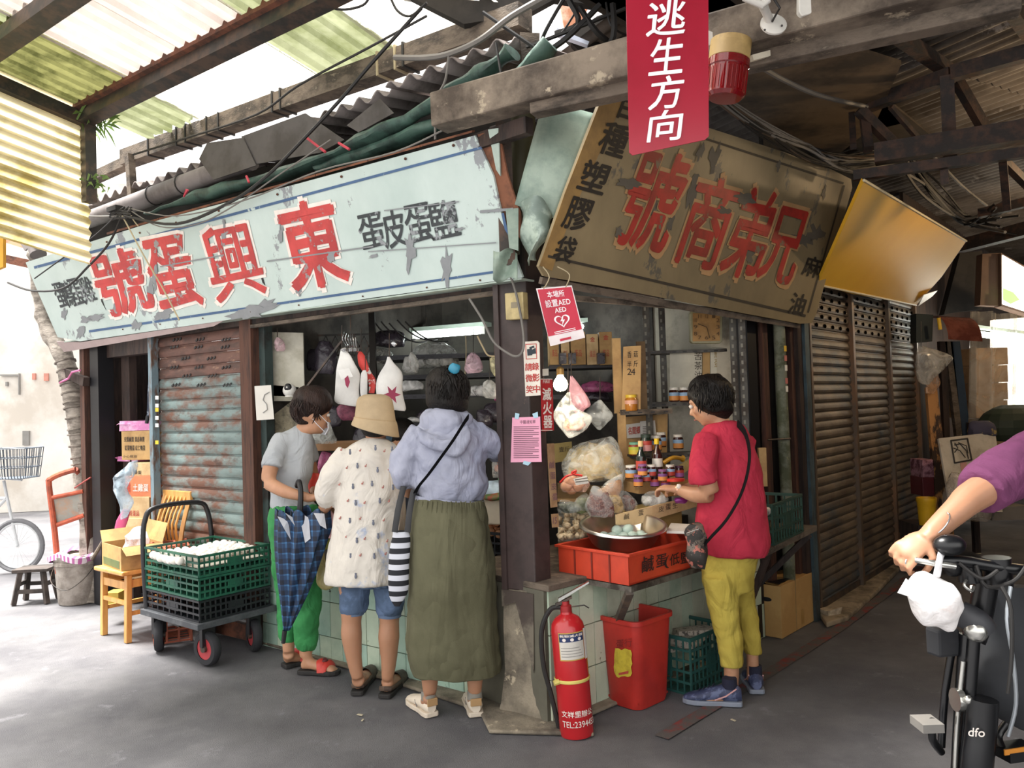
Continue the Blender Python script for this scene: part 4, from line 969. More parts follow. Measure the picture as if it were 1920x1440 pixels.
def egg(name,m,lab,p,group,r=.021,rz=None,tilt=None):
 k=('EGG',m.name,r)
 if k not in FONTCACHE:
  mb=MB().lathe([(0,-.024/.021*r)]+[(r*math.sin(t)*(1-.08*math.cos(math.pi-t)),-r*1.22*math.cos(t)) for t in[math.pi*i/9 for i in range(1,9)]]+[(0,r*1.27)],n=14,cap=False)
  FONTCACHE[k]=mb.build('egg',m,None,smooth=True,angle=80).data;bpy.data.objects.remove(bpy.data.objects[-1]) if 0 else None
  o0=[o for o in COL.objects if o.data==FONTCACHE[k]][0];bpy.data.objects.remove(o0)
 o=bpy.data.objects.new(name,FONTCACHE[k]);COL.objects.link(o);o.location=p
 rr=random.Random(int(p[0]*9999+p[1]*777));o.rotation_euler=tilt or(rr.uniform(1.0,1.9),rr.uniform(-.3,.3),rr.uniform(0,6.28));return tag(o,lab,'egg',group)
def carton(name,lab,x0,x1,y0,y1,Y,dep,rz,m,texts=(),flaps=False,cat='carton',par=None,tape_=True):
 c=DD((x0+x1)/2,(y0+y1)/2,Y);w_=(x1-x0)/FPX*Y/max(.3,math.cos(rz));h_=(y1-y0)/FPX*Y
 f=V((-math.sin(rz),math.cos(rz),0));u=V((math.cos(rz),math.sin(rz),0));cc=c+f*dep/2
 t=thing(name,lab,cat,(cc.x,cc.y,cc.z-h_/2),rz)
 MB().box((0,0,h_/2),(w_,dep,h_)).build('body',m,t,world=False,bev=.002)
 if tape_:MB().box((0,0,h_+.0008),(w_,.045,.001)).build('tape',mat('parcel_tape','b39a6c',.3),t,world=False);
 pl=(c-f*.0005,-f)
 for tx,(a0,b0,a1,b1),tm_,bo in texts:
  X0=x0+(x1-x0)*a0;X1=x0+(x1-x0)*a1;Y0=y0+(y1-y0)*b0;Y1=y0+(y1-y0)*b1
  write(tx,[(X0,Y0),(X1,Y0),(X1,Y1),(X0,Y1)],pl,.0015,tm_,'lettering',t,bold=bo)
 return t
card=mat('cardboard','bd9a68',.85,col2='a9865a',scale=6,var=.06)
cardp=mat('cardboard_pale','d6bb8e',.85,col2='c0a176',scale=6,var=.06)
cardd=mat('cardboard_dark','8d7150',.85,col2='725a40',scale=5)
redink=mat('red_ink','b5483c',.7);bkink=mat('black_ink','38302a',.8);whm=mat('white_paper','dcd8d0',.8,var=.04)
gcr=mat('crate_green','1f5a45',.45,col2='1a463a',scale=6);bcr=mat('crate_black','1b1d22',.4);ocr=mat('crate_orange_red','c9432a',.45,col2='b23a26',scale=3);tcr=mat('crate_teal','27504c',.45);rcr=mat('crate_brick','a2543c',.5)
eggw=mat('egg_white','ece7de',.45);eggb=mat('egg_brown','d9a27a',.45);eggd=mat('egg_duck','b9cdc2',.45)
# ================================================================ platform trolley with egg crates
zt=.27
cc,rz,L,W=rect3((379,1168),(287,1135),(511,1135),zt)
W=min(max(W,.40),.62);print('TROLLEY',cc,math.degrees(rz),L,W)
trl=thing('platform_trolley','black platform trolley carrying three stacked egg crates','trolley',(cc.x,cc.y,0),rz)
MB().box((0,0,zt-.022),(L+.06,W+.05,.035)).build('platform',mat('trolley_grey','3c3f44',.5,col2='54565a',scale=7),trl,world=False,bev=.004)
MB().box((0,0,zt-.055),(L-.05,.05,.04)).build('frame',black,trl,world=False)
hx=L/2;hy=W/2
hpts=[(-hx,hy,zt-.02),(-hx,hy+.03,.62),(-hx+.02,hy+.04,.80),(-hx+.09,hy+.04,.87),(hx-.09,hy+.04,.87),(hx-.02,hy+.04,.80),(hx,hy+.03,.62),(hx,hy,zt-.02)]
MB().tube(smoothline(hpts,5),.0155,12).build('handle',black,trl,world=False,smooth=True)
MB().tube([(-hx,hy+.028,.585),(hx,hy+.025,.585)],.012,10).build('handle_bar',black,trl,world=False,smooth=True)
tyre=mat('tyre_rubber','26262a',.8);hub=mat('red_hub','a5343a',.5)
def wheel(x,y,yaw,r=.085,w_=.04):
 R=Matrix.Rotation(yaw,3,'Z')@Matrix.Rotation(math.pi/2,3,'Y');c=V((x,y,r))
 o=MB().lathe([(r*.62,-w_/2),(r*.9,-w_/2),(r,-w_*.25),(r,w_*.25),(r*.9,w_/2),(r*.62,w_/2)],c,28,R,cap=False).build('wheel',tyre,trl,world=False,smooth=True)
 h_=MB().lathe([(0,-w_*.3),(r*.62,-w_*.42),(r*.62,w_*.42),(0,w_*.3)],c,20,R);h_.build('hub',hub,o,world=False,smooth=True)
 MB().lathe([(0,-w_*.7),(r*.2,-w_*.7),(r*.2,w_*.7),(0,w_*.7)],c,10,R).build('axle',steel,o,world=False)
 MB().beam((x,y,r+.01),(x,y,zt-.03),.03,w_*1.6).build('fork',black,trl,world=False)
wheel(-L/2+.07,-W/2+.05,1.03-rz,.1,.05);wheel(-L/2+.05,W/2-.05,.35-rz,.1,.05);wheel(L/2-.08,-W/2+.06,.6-rz,.1,.05);wheel(L/2-.08,W/2-.06,.5-rz,.1,.05)
hc=.123
cz=[('egg_crate','black lattice crate at the bottom of the trolley stack',bcr),('egg_crate','green lattice crate in the middle of the trolley stack',gcr),('egg_crate','green lattice crate full of white eggs on top of the trolley',gcr)]
for i,(nm,lb,m_) in enumerate(cz):
 crate(nm,lb,(cc.x,cc.y,zt-.003+i*(hc+.004)),rz,L*.99,W*.99,hc-.008,m_,nb=(14,9))
ct=Matrix.Rotation(rz,3,'Z');ez=zt+2*(hc+.004)+.075
zb_=one(MB().box((0,0,0),(L*.93,W*.9,.004)),'egg_tray',mat('paper_tray','c9c2b4',.9),'grey paper tray under the white eggs in the top crate','tray');zb_.location=(cc.x,cc.y,ez-.03);zb_.rotation_euler=(0,0,rz)
nx_,ny_=11,7
for i in range(nx_):
 for j in range(ny_):
  p=cc+ct@V(((i-(nx_-1)/2)*.052+random.uniform(-.004,.004),(j-(ny_-1)/2)*.052*min(1,W/.4)+random.uniform(-.004,.004),0))
  egg('egg',eggw,'white egg packed in the top green crate on the trolley',(p.x,p.y,ez+random.uniform(0,.012)),'white eggs on the trolley',.0235)
# ================================================================ wooden chair
wd=mat('varnished_wood','d09a55',.4,col2='bd8646',scale=4,stretch=(4,4,.7),coat=.2)
fl,frr=G(195,1190),G(240,1205);u=(frr-fl).normalized();mid=(fl+frr)/2;yaw=math.atan2(u.y,u.x)
ch=thing('wooden_chair','varnished wooden chair with slatted back in front of the rusty shutter','chair',mid,yaw)
bz=lambda mb,nm,**k:mb.build(nm,wd,ch,world=False,**k)
w2=.165;sdp=.36
for x,y in((-w2,0),(w2,0)):bz(MB().beam((x,y,0),(x,y+.01,.43),.036,.036),'leg',bev=.003)
for x,y in((-w2,sdp),(w2,sdp)):bz(MB().beam((x,y+.02,0),(x,y,.43),.034,.034),'leg',bev=.003)
bz(MB().box((0,sdp/2-.01,.445),(w2*2+.07,sdp+.07,.028)),'seat',bev=.008)
bz(MB().box((0,.005,.36),(w2*2,.02,.05)),'apron');bz(MB().box((0,.0,.25),(w2*2,.018,.025)),'stretcher')
for s in(-1,1):bz(MB().box((s*w2,sdp/2,.18),(.02,sdp,.025)),'stretcher');bz(MB().box((s*w2,sdp/2,.37),(.02,sdp,.05)),'apron')
for s in(-1,1):bz(MB().tube(smoothline([(s*w2,sdp,.44),(s*w2,sdp+.02,.65),(s*w2,sdp+.09,.90)],4),.019,4),'back_post',bev=.003)
bz(MB().beam((-w2-.02,sdp+.085,.885),(w2+.02,sdp+.085,.885),.025,.07),'top_rail',bev=.006);bz(MB().beam((-w2,sdp+.015,.55),(w2,sdp+.015,.55),.02,.035),'lower_rail')
for k in range(6):
 x=-w2+(k+.8)*2*w2/6.6;bz(MB().tube(smoothline([(x,sdp+.015,.55),(x,sdp+.0,.7),(x,sdp+.075,.88)],3),.0095,6),'back_slat',smooth=True)
cx0=thing('open_carton','open flat cardboard carton lying on the seat of the wooden chair','carton',mid+V((0,0,.46))+(V((-u.y,u.x,0))*.12),yaw-.12)
oc=mat('carton_kraft','b08d58',.85,col2='94754a',scale=5)
for nm,c,d in(('side',(0,-.13,.075),(.36,.004,.15)),('side',(0,.13,.075),(.36,.004,.15)),('side',(-.18,0,.075),(.004,.26,.15)),('side',(.18,0,.075),(.004,.26,.15)),('bottom',(0,0,.003),(.36,.26,.004))):
 MB().box(c,d).build(nm,oc,cx0,world=False)
MB().add([(-.18,.13,.15),(.18,.13,.15),(.17,.17,.27),(-.17,.17,.27)],[(0,1,2,3)]).build('flap',oc,cx0,world=False)
MB().add([(-.18,-.13,.15),(-.18,.13,.15),(-.25,.12,.22),(-.25,-.12,.22)],[(0,1,2,3)]).build('flap',oc,cx0,world=False)
MB().add([(.18,-.13,.15),(.18,.13,.15),(.24,.12,.10),(.24,-.12,.10)],[(0,1,2,3)]).build('flap',oc,cx0,world=False)
MB().box((0,-.133,.035),(.30,.002,.05)).build('green_print',mat('faded_green_print','55613a',.8),cx0,world=False)
mb=MB().ell((.02,.02,.13),(.10,.08,.12),20,12);mb.jit(.05,11,3)
bgm=mat_bag('bag_milky','ece4ea',.75)
mb.v=[wm(cx0)@v for v in mb.v];one(mb,'plastic_bag',bgm,'crumpled milky plastic bag stuffed into the carton on the chair','bag',smooth=True)
# ================================================================ stool, bucket, hand cart, bent pipe
dwd=mat('stool_wood','4a413c',.8,col2='2f2926',scale=7)
sp0=G(68,1128)
sl=thing('low_stool','small dark wooden stool at the far left beside the bucket','stool',sp0,.1)
MB().box((0,0,.262),(.27,.20,.025)).build('seat',dwd,sl,world=False,bev=.004)
for x in(-1,1):
 for y in(-1,1):MB().beam((x*.125,y*.095,0),(x*.085,y*.065,.25),.035,.035).build('leg',dwd,sl,world=False,bev=.003)
MB().box((0,-.085,.10),(.2,.02,.03)).build('stretcher',dwd,sl,world=False);MB().box((0,.085,.13),(.2,.02,.03)).build('stretcher',dwd,sl,world=False)
for s in(-1,1):MB().box((s*.11,0,.15),(.02,.15,.03)).build('stretcher',dwd,sl,world=False)
bk0=G(147,1128)
bkm=mat('cement_bucket','a59d95',.85,col2='7c736b',scale=8,thr=(.4,.6),bump=.3)
bk=thing('paint_bucket','cement caked bucket with wire handle beside the low stool','bucket',bk0,0)
MB().lathe([(.135,0),(.14,.01),(.163,.30),(.17,.305),(.17,.33),(.165,.333),(.17,.34),(.172,.375),(.165,.38),(.158,.37),(.13,.03),(.0,.03)],n=32,cap=False).build('body',bkm,bk,world=False,smooth=True)
MB().tube(smoothline([(-.168,0,.32),(-.13,-.15,.2),(0,-.19,.13),(.12,-.15,.2),(.168,0,.32)],5),.003,5).build('wire_handle',steel,bk,world=False)
MB().ell((0,0,.33),(.13,.13,.05),16,8).build('rubble',concrete,bk,world=False)
striped=mat('bag_pink_stripe','c77fb4',.5)
wv=striped.node_tree;wn=wv.nodes.new('ShaderNodeTexWave');wn.inputs['Scale'].default_value=9;gg=wv.nodes.new('ShaderNodeNewGeometry');wv.links.new(gg.outputs['Position'],wn.inputs[0])
rm=wv.nodes.new('ShaderNodeValToRGB');rm.color_ramp.elements[0].position=.45;rm.color_ramp.elements[1].position=.55;rm.color_ramp.elements[0].color=(*lin('e6dbe4'),1);rm.color_ramp.elements[1].color=(*lin('b868a2'),1)
wv.links.new(wn.outputs['Fac'],rm.inputs[0]);wv.links.new(rm.outputs[0],wv.nodes['Principled BSDF'].inputs['Base Color'])
rgs=[]
for z,r in((.37,.12),(.40,.16),(.385,.19),(.34,.185)):
 rgs.append([V((math.cos(t)*r*(1+.12*math.sin(5*t+z*40)),math.sin(t)*r*(1+.1*math.sin(4*t)),z+.02*math.sin(3*t+1)))+bk0 for t in[k*math.tau/32 for k in range(32)]])
one(MB().loft(rgs,cap=False),'plastic_bag',striped,'pink and white striped bag lining the rim of the bucket','bag',loc=bk0,smooth=True)
rr_m=mat('rusty_red_tube','b5573c',.7,col2='8c4634',scale=8)
hcY=6.25
hct=thing('hand_cart','rusty red hand cart frame leaning upright beside the bent pipe','cart',DD(108,1030,hcY))
cb_=lambda pts,r,nm,m_=rr_m:MB().tube(smoothline([DD(x,y,hcY+d) for x,y,d in pts],3),r,8).build(nm,m_,hct,smooth=True)
cb_([(109,1075,0),(103,1000,.02),(92,910,.04),(95,898,.04),(115,888,.05),(142,880,.06)],.022,'frame');cb_([(142,880,.06),(150,900,.12),(163,1000,.1),(168,1060,.08)],.02,'frame')
cb_([(98,933,.03),(156,921,.06)],.016,'cross_bar');cb_([(102,986,.03),(158,966,.06)],.018,'cross_bar')
MB().prism([DD(101,935,hcY+.04),DD(155,923,hcY+.07),DD(157,964,hcY+.07),DD(105,983,hcY+.04)],(0,.01,0)).build('plate',mat('cart_plate','9a9890',.7,col2='b08a70',scale=7),hct)
cb_([(140,915,.05),(170,895,.0)],.006,'strap',mat('red_strap','a5504c',.7))
bpm=mat('bark_pipe','a39a90',.85,col2='6f675f',scale=9,thr=(.42,.6),bump=.5,stretch=(1,1,2.5),col3='514a44',thr3=(.64,.68),scale3=10)
bp=thing('bent_pipe','bent greyish pipe wrapped in bark like bands at the left end','pipe',PP(165,1040,WL(.02)))
PPt=[PP(x,y,WL(o)) for x,y,o in((66,470,.2),(70,505,.14),(78,560,.1),(92,620,.08),(118,665,.05),(132,720,.03),(142,780,.02),(152,850,.0),(160,930,-.0),(167,1000,.0),(172,1045,.0))]
PPt[-1].z=0
MB().tube(smoothline(PPt,4),[.055+.015*min(1,i/12)+.006*math.sin(i*2.1) for i in range(41)],14).jit(.012,14).build('pipe',bpm,bp,smooth=True)
for k in range(13):
 i=17+k;L_=smoothline(PPt,4);d_=(L_[i+1]-L_[i]);Mq=d_.to_track_quat('Z','Y').to_matrix()
 MB().lathe([(.071,-.006),(.082,-.004),(.082,.006),(.071,.008)],L_[i]+d_*(k%3)*.2,14,Mq,cap=False).jit(.008,16,k).build('band',mat('band_dark','6b635c',.9,col2='8d857b',scale=12),bp,smooth=True)
MB().beam(PP(118,695,WL(.06)),PP(162,716,WL(.06)),.05,.07).build('bracket',darkwood,bp)
MB().tube([PP(x,y,WL(.1)) for x,y in((112,718),(128,710),(135,698),(150,694))],.008,6).build('pink_string',mat('pink_string','c9709a',.7),bp)
br=thing('broom','broom handle with dark grip leaning in the left doorway','broom',G(197,1040))
a,b,c=PP(196,1035,WL(-.02)),PP(187,945,WL(-.02)),PP(183,890,WL(-.04))
MB().tube([a,b],.012,8).build('handle',mat('bamboo','c9a660',.6),br,smooth=True);MB().tube([b,c],.015,8).build('grip',black,br,smooth=True)
MB().tube([DD(195,1012,6.0),DD(172,1050,5.95)],.014,8).build('stick',greywood,None);tag(bpy.data.objects['stick'],'short grey stick leaning out over the bucket','stick')
# ================================================================ cartons in the left doorway
def lc(lab,x0,x1,y0,y1,off,dep,rz,m,tx=(),**k):
 p=PP((x0+x1)/2,(y0+y1)/2,WL(off));return carton('carton',lab,x0,x1,y0,y1,p.y,dep,rz,m,tx,**k)
rzL=math.atan2(-dL.y,-dL.x)+.35
lc('plain brown carton with black printing, topmost of the doorway stack',223,291,808,862,-.12,.22,rzL,card,(('皮蛋鹹蛋 蛋品專賣',(.14,.2,.7,.38),bkink,.012),('紅蛋鴨蛋 紅仁鴨蛋',(.16,.5,.72,.68),bkink,.012),('小心輕放',(.1,.84,.5,.93),bkink,.0)))
lc('small tan carton with a red round mark and black label in the doorway stack',243,292,868,892,-.10,.2,rzL,cardp,(('雞蛋',(.15,.6,.45,.9),bkink,.01),))
lc('orange and white printed carton in the middle of the doorway stack',230,294,893,934,-.08,.22,rzL,mat('carton_orange','d98a62',.8,col2='cf7450',scale=3),(('土雞蛋',(.3,.35,.75,.7),whp,.02),('選',(.05,.3,.22,.7),redink,.03)))
lc('pale carton with a small blue emblem under the orange carton',226,284,932,974,-.06,.22,rzL,cardp,(('優質蛋品',(.15,.6,.6,.85),redink,.01),))
lc('cream carton with a crushed top at the bottom of the doorway stack',222,272,972,1020,-.04,.22,rzL,cardp)
lc('last carton standing on the floor of the doorway behind the chair',218,285,1020,1085,-.04,.24,rzL,cardd)
def ringd(cx,cy,r,pl,m,name,par):
 MB().add([PP(cx+r*math.cos(k*math.tau/24),cy+r*.8*math.sin(k*math.tau/24),pl) for k in range(24)],[tuple(range(24))]).build(name,m,par)
foil=mat('pink_foil','cf7db2',.3,col2='e6bcd8',scale=9)
for i,(x0,x1,y0,y1,lb) in enumerate(((218,293,789,806,'pink plastic film bundle tied on the topmost doorway carton'),(215,262,855,866,'small pink plastic pack between two doorway cartons'))):
 p=PP((x0+x1)/2,y1,WL(-.12));mb=pb(x0,x1,y0,y1,p.y,.2,rzL);mb2=MB();mb2.grid(lambda a_1,b_1:DD(x0+(x1-x0)*a_1,y0+(y1-y0)*.4,p.y)+V((0,0,0))+V((0,.22*b_1,0))+noise.noise_vector(V((a_1*6,b_1*4,i)))*.02,12,8)
 mb.jit(.01,20);mb.add(mb2.v,mb2.f);one(mb,'film_bundle',foil,lb,'plastic pack',loc=p,smooth=True)
mb=rowloft(dens([(866,240,262,5.75,.4),(890,222,255,5.75,.4),(920,205,240,5.75,.4),(945,225,250,5.75,.3),(965,228,240,5.75,.3)]),j=.04,js=9)
one(mb,'plastic_bag',mat_bag('bag_blue_clear','b9cbd8',.6),'blue clear plastic bags hanging beside the doorway cartons','bag',smooth=True)
mb=rowloft(dens([(955,232,245,5.8,.3),(975,218,240,5.8,.3),(1010,212,232,5.8,.3)]),j=.01)
one(mb,'pink_cloth',mat('pink_net','c9507a',.6),'pink net cloth draped beside the lowest doorway cartons','cloth',smooth=True)
um=thing('folded_umbrella','dark plaid folded umbrella hanging tip down inside the doorway','umbrella',PP(283,700,WL(-.03)))
plaidd=mat('dark_plaid','3b4454',.8,col2='8d97a4',scale=30,thr=(.55,.6))
yU=PP(283,740,WL(-.03)).y
rowloft(dens([(705,279,288,yU,1),(735,277,289,yU,1),(765,276,286,yU,1),(782,275,280,yU,1)]),12,fold=.25,nf=5).build('canopy',plaidd,um,smooth=True)
MB().tube([DD(277,780,yU),DD(275,794,yU)],.014,8).build('tip',black,um);MB().tube([DD(284,706,yU),DD(284,692,yU)],.01,6).build('handle',black,um)
p=G(268,1206);q_=G(345,1215)
crate('crate','brick coloured lattice crate stood on end between chair and trolley',(p.x+.02,p.y+.10,.30),0,.58,.38,.22,rcr,rot=(0,math.pi/2,.45),nb=(8,6))
p=G(205,1130);tag(pb(197,222,1112,1133,5.6,.12).build('yellow_block',mat('yellow_tin','b0963a',.6)),'dull yellow block on the ground behind the chair legs','block')
# ================================================================ white bicycle lane side
bcm=mat('bike_pale','c9cbcd',.5);bY=7.6
bi=thing('bicycle','parked bicycle with a basket in the glaring left lane','bicycle',DD(10,1020,bY))
def ringt(c,r,th,m,nm,par,n=36,ax=None,nn=8):
 pts=[c+V((math.cos(t)*r,0,math.sin(t)*r)) if ax is None else c+ax[0]*math.cos(t)*r+ax[1]*math.sin(t)*r for t in[k*math.tau/n for k in range(n+1)]]
 return MB().tube(pts,th,nn,cap=False).build(nm,m,par,smooth=True)
wc=DD(32,965,bY);wr=(965-918)/FPX*bY
wc.z=wr+.02
ringt(wc,wr,.02,mat('tyre_pale','77777a',.8),'tyre',bi);ringt(wc,wr-.03,.01,bcm,'wheel_rim',bi)
mb=MB()
for k in range(20):
 t=k*math.tau/20;mb.tube([wc,wc+V((math.cos(t),0,math.sin(t)))*(wr-.03)],.0015,4)
mb.build('spokes',bcm,bi)['kind']='stuff'
wc2=wc+V((-1.05,0,0));ringt(wc2,wr,.02,mat('tyre_pale','77777a',.8),'tyre',bi);ringt(wc2,wr-.03,.01,bcm,'wheel_rim',bi)
MB().tube([wc,wc+V((-.1,0,.5)),wc+V((-.12,0,.62))],.014,8).build('fork',bcm,bi);MB().tube([wc+V((-.1,0,.45)),wc+V((-.55,0,.0)),wc2,wc2+V((.25,0,.45)),wc+V((-.1,0,.45))],.016,8).build('frame',bcm,bi)
MB().tube(smoothline([wc+V((.05,0,.62)),wc+V((-.12,0,.64)),wc+V((-.14,-.28,.68))],3),.012,8).build('handlebar',bcm,bi)
bks=thing('bicycle_basket','black wire basket on the bicycle in the glaring left lane','basket',DD(28,895,bY))
c=DD(26,892,bY);wmesh=mat('basket_wire','4c5560',.5)
for nm,a,b,n_ in(('side_panel',V((-.2,-.15,0)),V((.2,-.15,0)),12),('side_panel',V((-.2,.15,0)),V((.2,.15,0)),12),('side_panel',V((-.2,-.15,0)),V((-.2,.15,0)),8),('side_panel',V((.2,-.15,0)),V((.2,.15,0)),8)):
 mb=MB()
 for k in range(n_+1):
  x=a.lerp(b,k/n_);mb.tube([c+x*.85+Z*-.02,c+x+Z*.26],.004,4)
 for z in(-.02,.08,.17,.26):f=.85+.15*(z+.02)/.28;mb.tube([c+a*f+Z*z,c+b*f+Z*z],.005,4)
 mb.build(nm,wmesh,bks)
MB().box(c-Z*.02,(.34,.25,.01)).build('base',wmesh,bks)
tag(slab([(0,395),(60,418),(110,440),(60,470),(0,452)],YP(9),.01).build('banner',mat('red_banner','c94a52',.7,col2='e6b08c',scale=3)),'red and yellow cloth banner hanging in the glare at the far left','banner')
tag(slab([(-12,415),(6,420),(6,500),(-12,508)],YP(5.2),.03).build('sign_edge',mat('yellow_edge','d6a02c',.5)),'edge of a yellow sign at the very left border','sign')
MB().tube([DD(-30,465,7),DD(30,425,7),DD(75,400,6.8)],.035,8).build('branch_pipe',mat('grey_branch','8d8580',.8),None,smooth=True);tag(bpy.data.objects['branch_pipe'],'grey pipe slanting in from the left to the gutter end','pipe')
MB().beam(DD(0,483,7),DD(60,496,6.9),.07,.07).build('bracket_bar',rust,None);tag(bpy.data.objects['bracket_bar'],'rusty bar reaching from the left border to the turquoise sign','bar')
MB().beam(DD(-20,366,7.5),DD(50,384,7.2),.08,.08).build('roof_bar',greywood,None);tag(bpy.data.objects['roof_bar'],'grey bar at the left border below the yellowed screen','bar')
wdm=mat_sheet('weed_green','6f8a4a',.4);rnd=random.Random(4)
for nm,cx1,cy1,n_,s_,lb in(('weed',210,215,60,34,'tuft of fine green weeds growing on the roof beam joint'),('weed',188,300,24,16,'small weed sprouting low on the roof post')):
 mb=MB();c=LP(2.9,.52,3.38) if n_>30 else LP(2.88,.52,2.98)
 for k in range(n_):
  d=V((rnd.gauss(.3,.6),rnd.gauss(-.1,.5),rnd.gauss(.1,.7))).normalized()*rnd.uniform(.4,1)*s_*.0045;e=c+V((rnd.gauss(0,.04),rnd.gauss(0,.04),rnd.gauss(0,.02)))
  w_=d.cross(V((rnd.random(),rnd.random(),rnd.random()))).normalized()*.006
  mb.add([e-w_,e+w_,e+d*.6+w_+V((0,0,.01)),e+d-V((0,0,.02)),e+d*.6-w_],[(0,1,2,3,4)])
 one(mb,nm,wdm,lb,'plant',loc=c)
# ================================================================ inside the shop: lamps, racks, papers
tube_e=mat('tube_glow','f4fff8',emis=14.0);fixm=mat('fitting_mint','b8c8bc',.5)
def tubelamp(x0,y0,x1,y1,z,lab):
 a,b=G(x0,y0,z),G(x1,y1,z);t=thing('fluorescent_lamp',lab,'lamp',(a+b)/2);d=(b-a).normalized()
 MB().tube([a,b],.024,12).build('tube',tube_e,t,smooth=True)
 MB().beam(a-d*.05+Z*.045,b+d*.05+Z*.045,.10,.03).build('reflector',fixm,t)
 for p in(a,b):MB().box(p+Z*.01,(.03,.05,.07)).build('end_holder',white,t)
 for p in(a.lerp(b,.2),a.lerp(b,.8)):MB().tube([p+Z*.05,V((p.x,p.y,2.35))],.003,4).build('hanging_wire',steel,t)
tubelamp(775,630,905,620,2.0,'long glowing fluorescent tube in the left part of the shop')
tubelamp(1062,614,1135,611,2.0,'shorter glowing fluorescent tube seen right of the pillar')
bl=thing('bare_bulb','glowing bare bulb hanging just right of the pillar','lamp',DD(1051,715,3.95))
bc_=DD(1051,720,3.95);MB().lathe([(.002,-.036),(.022,-.032),(.034,-.016),(.036,0),(.03,.018),(.018,.034),(.014,.045),(.0,.045)],bc_,20).build('glass',mat('bulb_glow','ffe9c8',emis=45.0),bl,smooth=True)
MB().lathe([(0,.044),(.018,.044),(.019,.075),(.01,.085),(0,.085)],bc_,14).build('socket',mat('brass_socket','b08d52',.4,metal=.5),bl,smooth=True)
MB().tube([bc_+Z*.08,bc_+Z*.7],.003,5).build('cord',cable_m,bl)
def shelf(name,lab,x0,x1,y,Y,dep,m,th=.03,rz=0.):
 a,b=DD(x0,y,Y),DD(x1,y,Y);z=(a.z+b.z)/2;c=(a+b)/2;t=thing(name,lab,'shelf',c)
 u=V((math.cos(rz),math.sin(rz),0));f=V((-u.y,u.x,0));l=(b-a).length
 MB().box(V((c.x,c.y,z))+f*dep/2-Z*th*.2,(l,dep,th*.4),rz).build('board',m,t)
 MB().box(V((c.x,c.y,z)),(l,.015,th),rz).build('edge',m,t)
 n=int(l/.06)
 for k in range(n):MB().box(V((c.x,c.y,z-th*.1))+u*(-l/2+(k+.5)*l/n)-f*.008,(.025,.002,.007),rz).build('slot',black,t)
 return V((c.x,c.y,z+th*.2)),f
rackm=mat('angle_iron','5c5a55',.6,metal=.3,col2='453d36',scale=9)
shd=mat('shelf_dark','34343a',.6)
_w=(iC,(iD-iC).cross(Z).normalized());_q=PP(1236,760,_w);_n=nR.cross(Z).normalized();_n=_n if _n.dot(CAM-iC)>0 else-_n
st(MB().prism([iC+_n*.03,V((_q.x,_q.y,0))+_n*.03,V((_q.x,_q.y,2.3))+_n*.03,iC+_n*.03+Z*2.3],_n*.01).build('wall_panel',dkwall),'dark panel added to darken the rear part of the right shop wall')  # added dark panel: holds down the lamplight on the rear wall
for x0,x1,y,Y,lb in((700,955,668,5.35,'top back shelf of the left opening holding crumpled bags'),(740,955,705,5.35,'second back shelf of the left opening with folded white packs'),(700,960,742,5.3,'third back shelf of the left opening'),(720,960,795,5.3,'lowest back shelf of the left opening'),(1030,1165,686,5.2,'back shelf under the tall cartons right of the pillar'),(1030,1165,743,5.2,'back shelf with purple packs right of the pillar')):
 shelf('back_shelf',lb,x0,x1,y,Y,.45,shd)
for x,lb in((702,'left upright'),(955,'upright hidden by the pillar')):
 p=DD(x,760,5.3);tag(MB().box((p.x,p.y,1.15),(.04,.04,2.3)).build('rack_post',dkbrown),'dark rack '+lb+' of the back shelves','post')
def pack(lab,x0,x1,y0,y1,Y,m,dep=.2,j=.012,cat='pack',nm='folded_pack',grp=None):
 w_=x1-x0;h=y1-y0
 rows=[(y0,x0+w_*.2,x1-w_*.25,Y,.4),(y0+h*.2,x0+w_*.06,x1-w_*.08,Y,.45),(y0+h*.55,x0,x1,Y,.5),(y1-h*.12,x0+w_*.02,x1-w_*.02,Y,.5),(y1,x0+w_*.08,x1-w_*.08,Y,.4)]
 mb=rowloft(dens(rows,3),18,j=j,js=16,seed=x0*.1)
 c=DD((x0+x1)/2,(y0+y1)/2,Y);mb.v=[V((v.x,c.y+max(-dep,min(dep,v.y-c.y)),v.z)) for v in mb.v]
 return one(mb,nm,m,lab,cat,grp,loc=c,smooth=True)
wpl=mat_bag('plastic_white','e4e4e2',.85);gpl=mat_bag('plastic_grey','a7a7a2',.8);ppl=mat_bag('plastic_purple','b05a86',.85,lo=.5);clr=mat_bag('plastic_clear','d8dcd8',.36,rough=.12,lo=.2,hi=1.6)
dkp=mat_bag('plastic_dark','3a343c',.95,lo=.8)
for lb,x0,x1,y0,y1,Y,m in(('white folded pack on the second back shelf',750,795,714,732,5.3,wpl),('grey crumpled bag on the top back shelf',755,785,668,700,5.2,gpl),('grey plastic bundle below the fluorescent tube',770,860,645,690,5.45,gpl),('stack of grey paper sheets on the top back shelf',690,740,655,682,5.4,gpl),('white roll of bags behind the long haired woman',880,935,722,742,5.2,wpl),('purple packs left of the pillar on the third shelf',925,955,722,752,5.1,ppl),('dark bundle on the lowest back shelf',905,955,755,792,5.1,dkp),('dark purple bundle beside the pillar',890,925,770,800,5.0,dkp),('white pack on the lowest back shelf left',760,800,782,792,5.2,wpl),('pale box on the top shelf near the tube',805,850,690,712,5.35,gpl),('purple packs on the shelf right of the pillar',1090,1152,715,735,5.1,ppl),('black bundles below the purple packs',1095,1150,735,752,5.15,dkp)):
 pack(lb,x0,x1,y0,y1,Y,m)
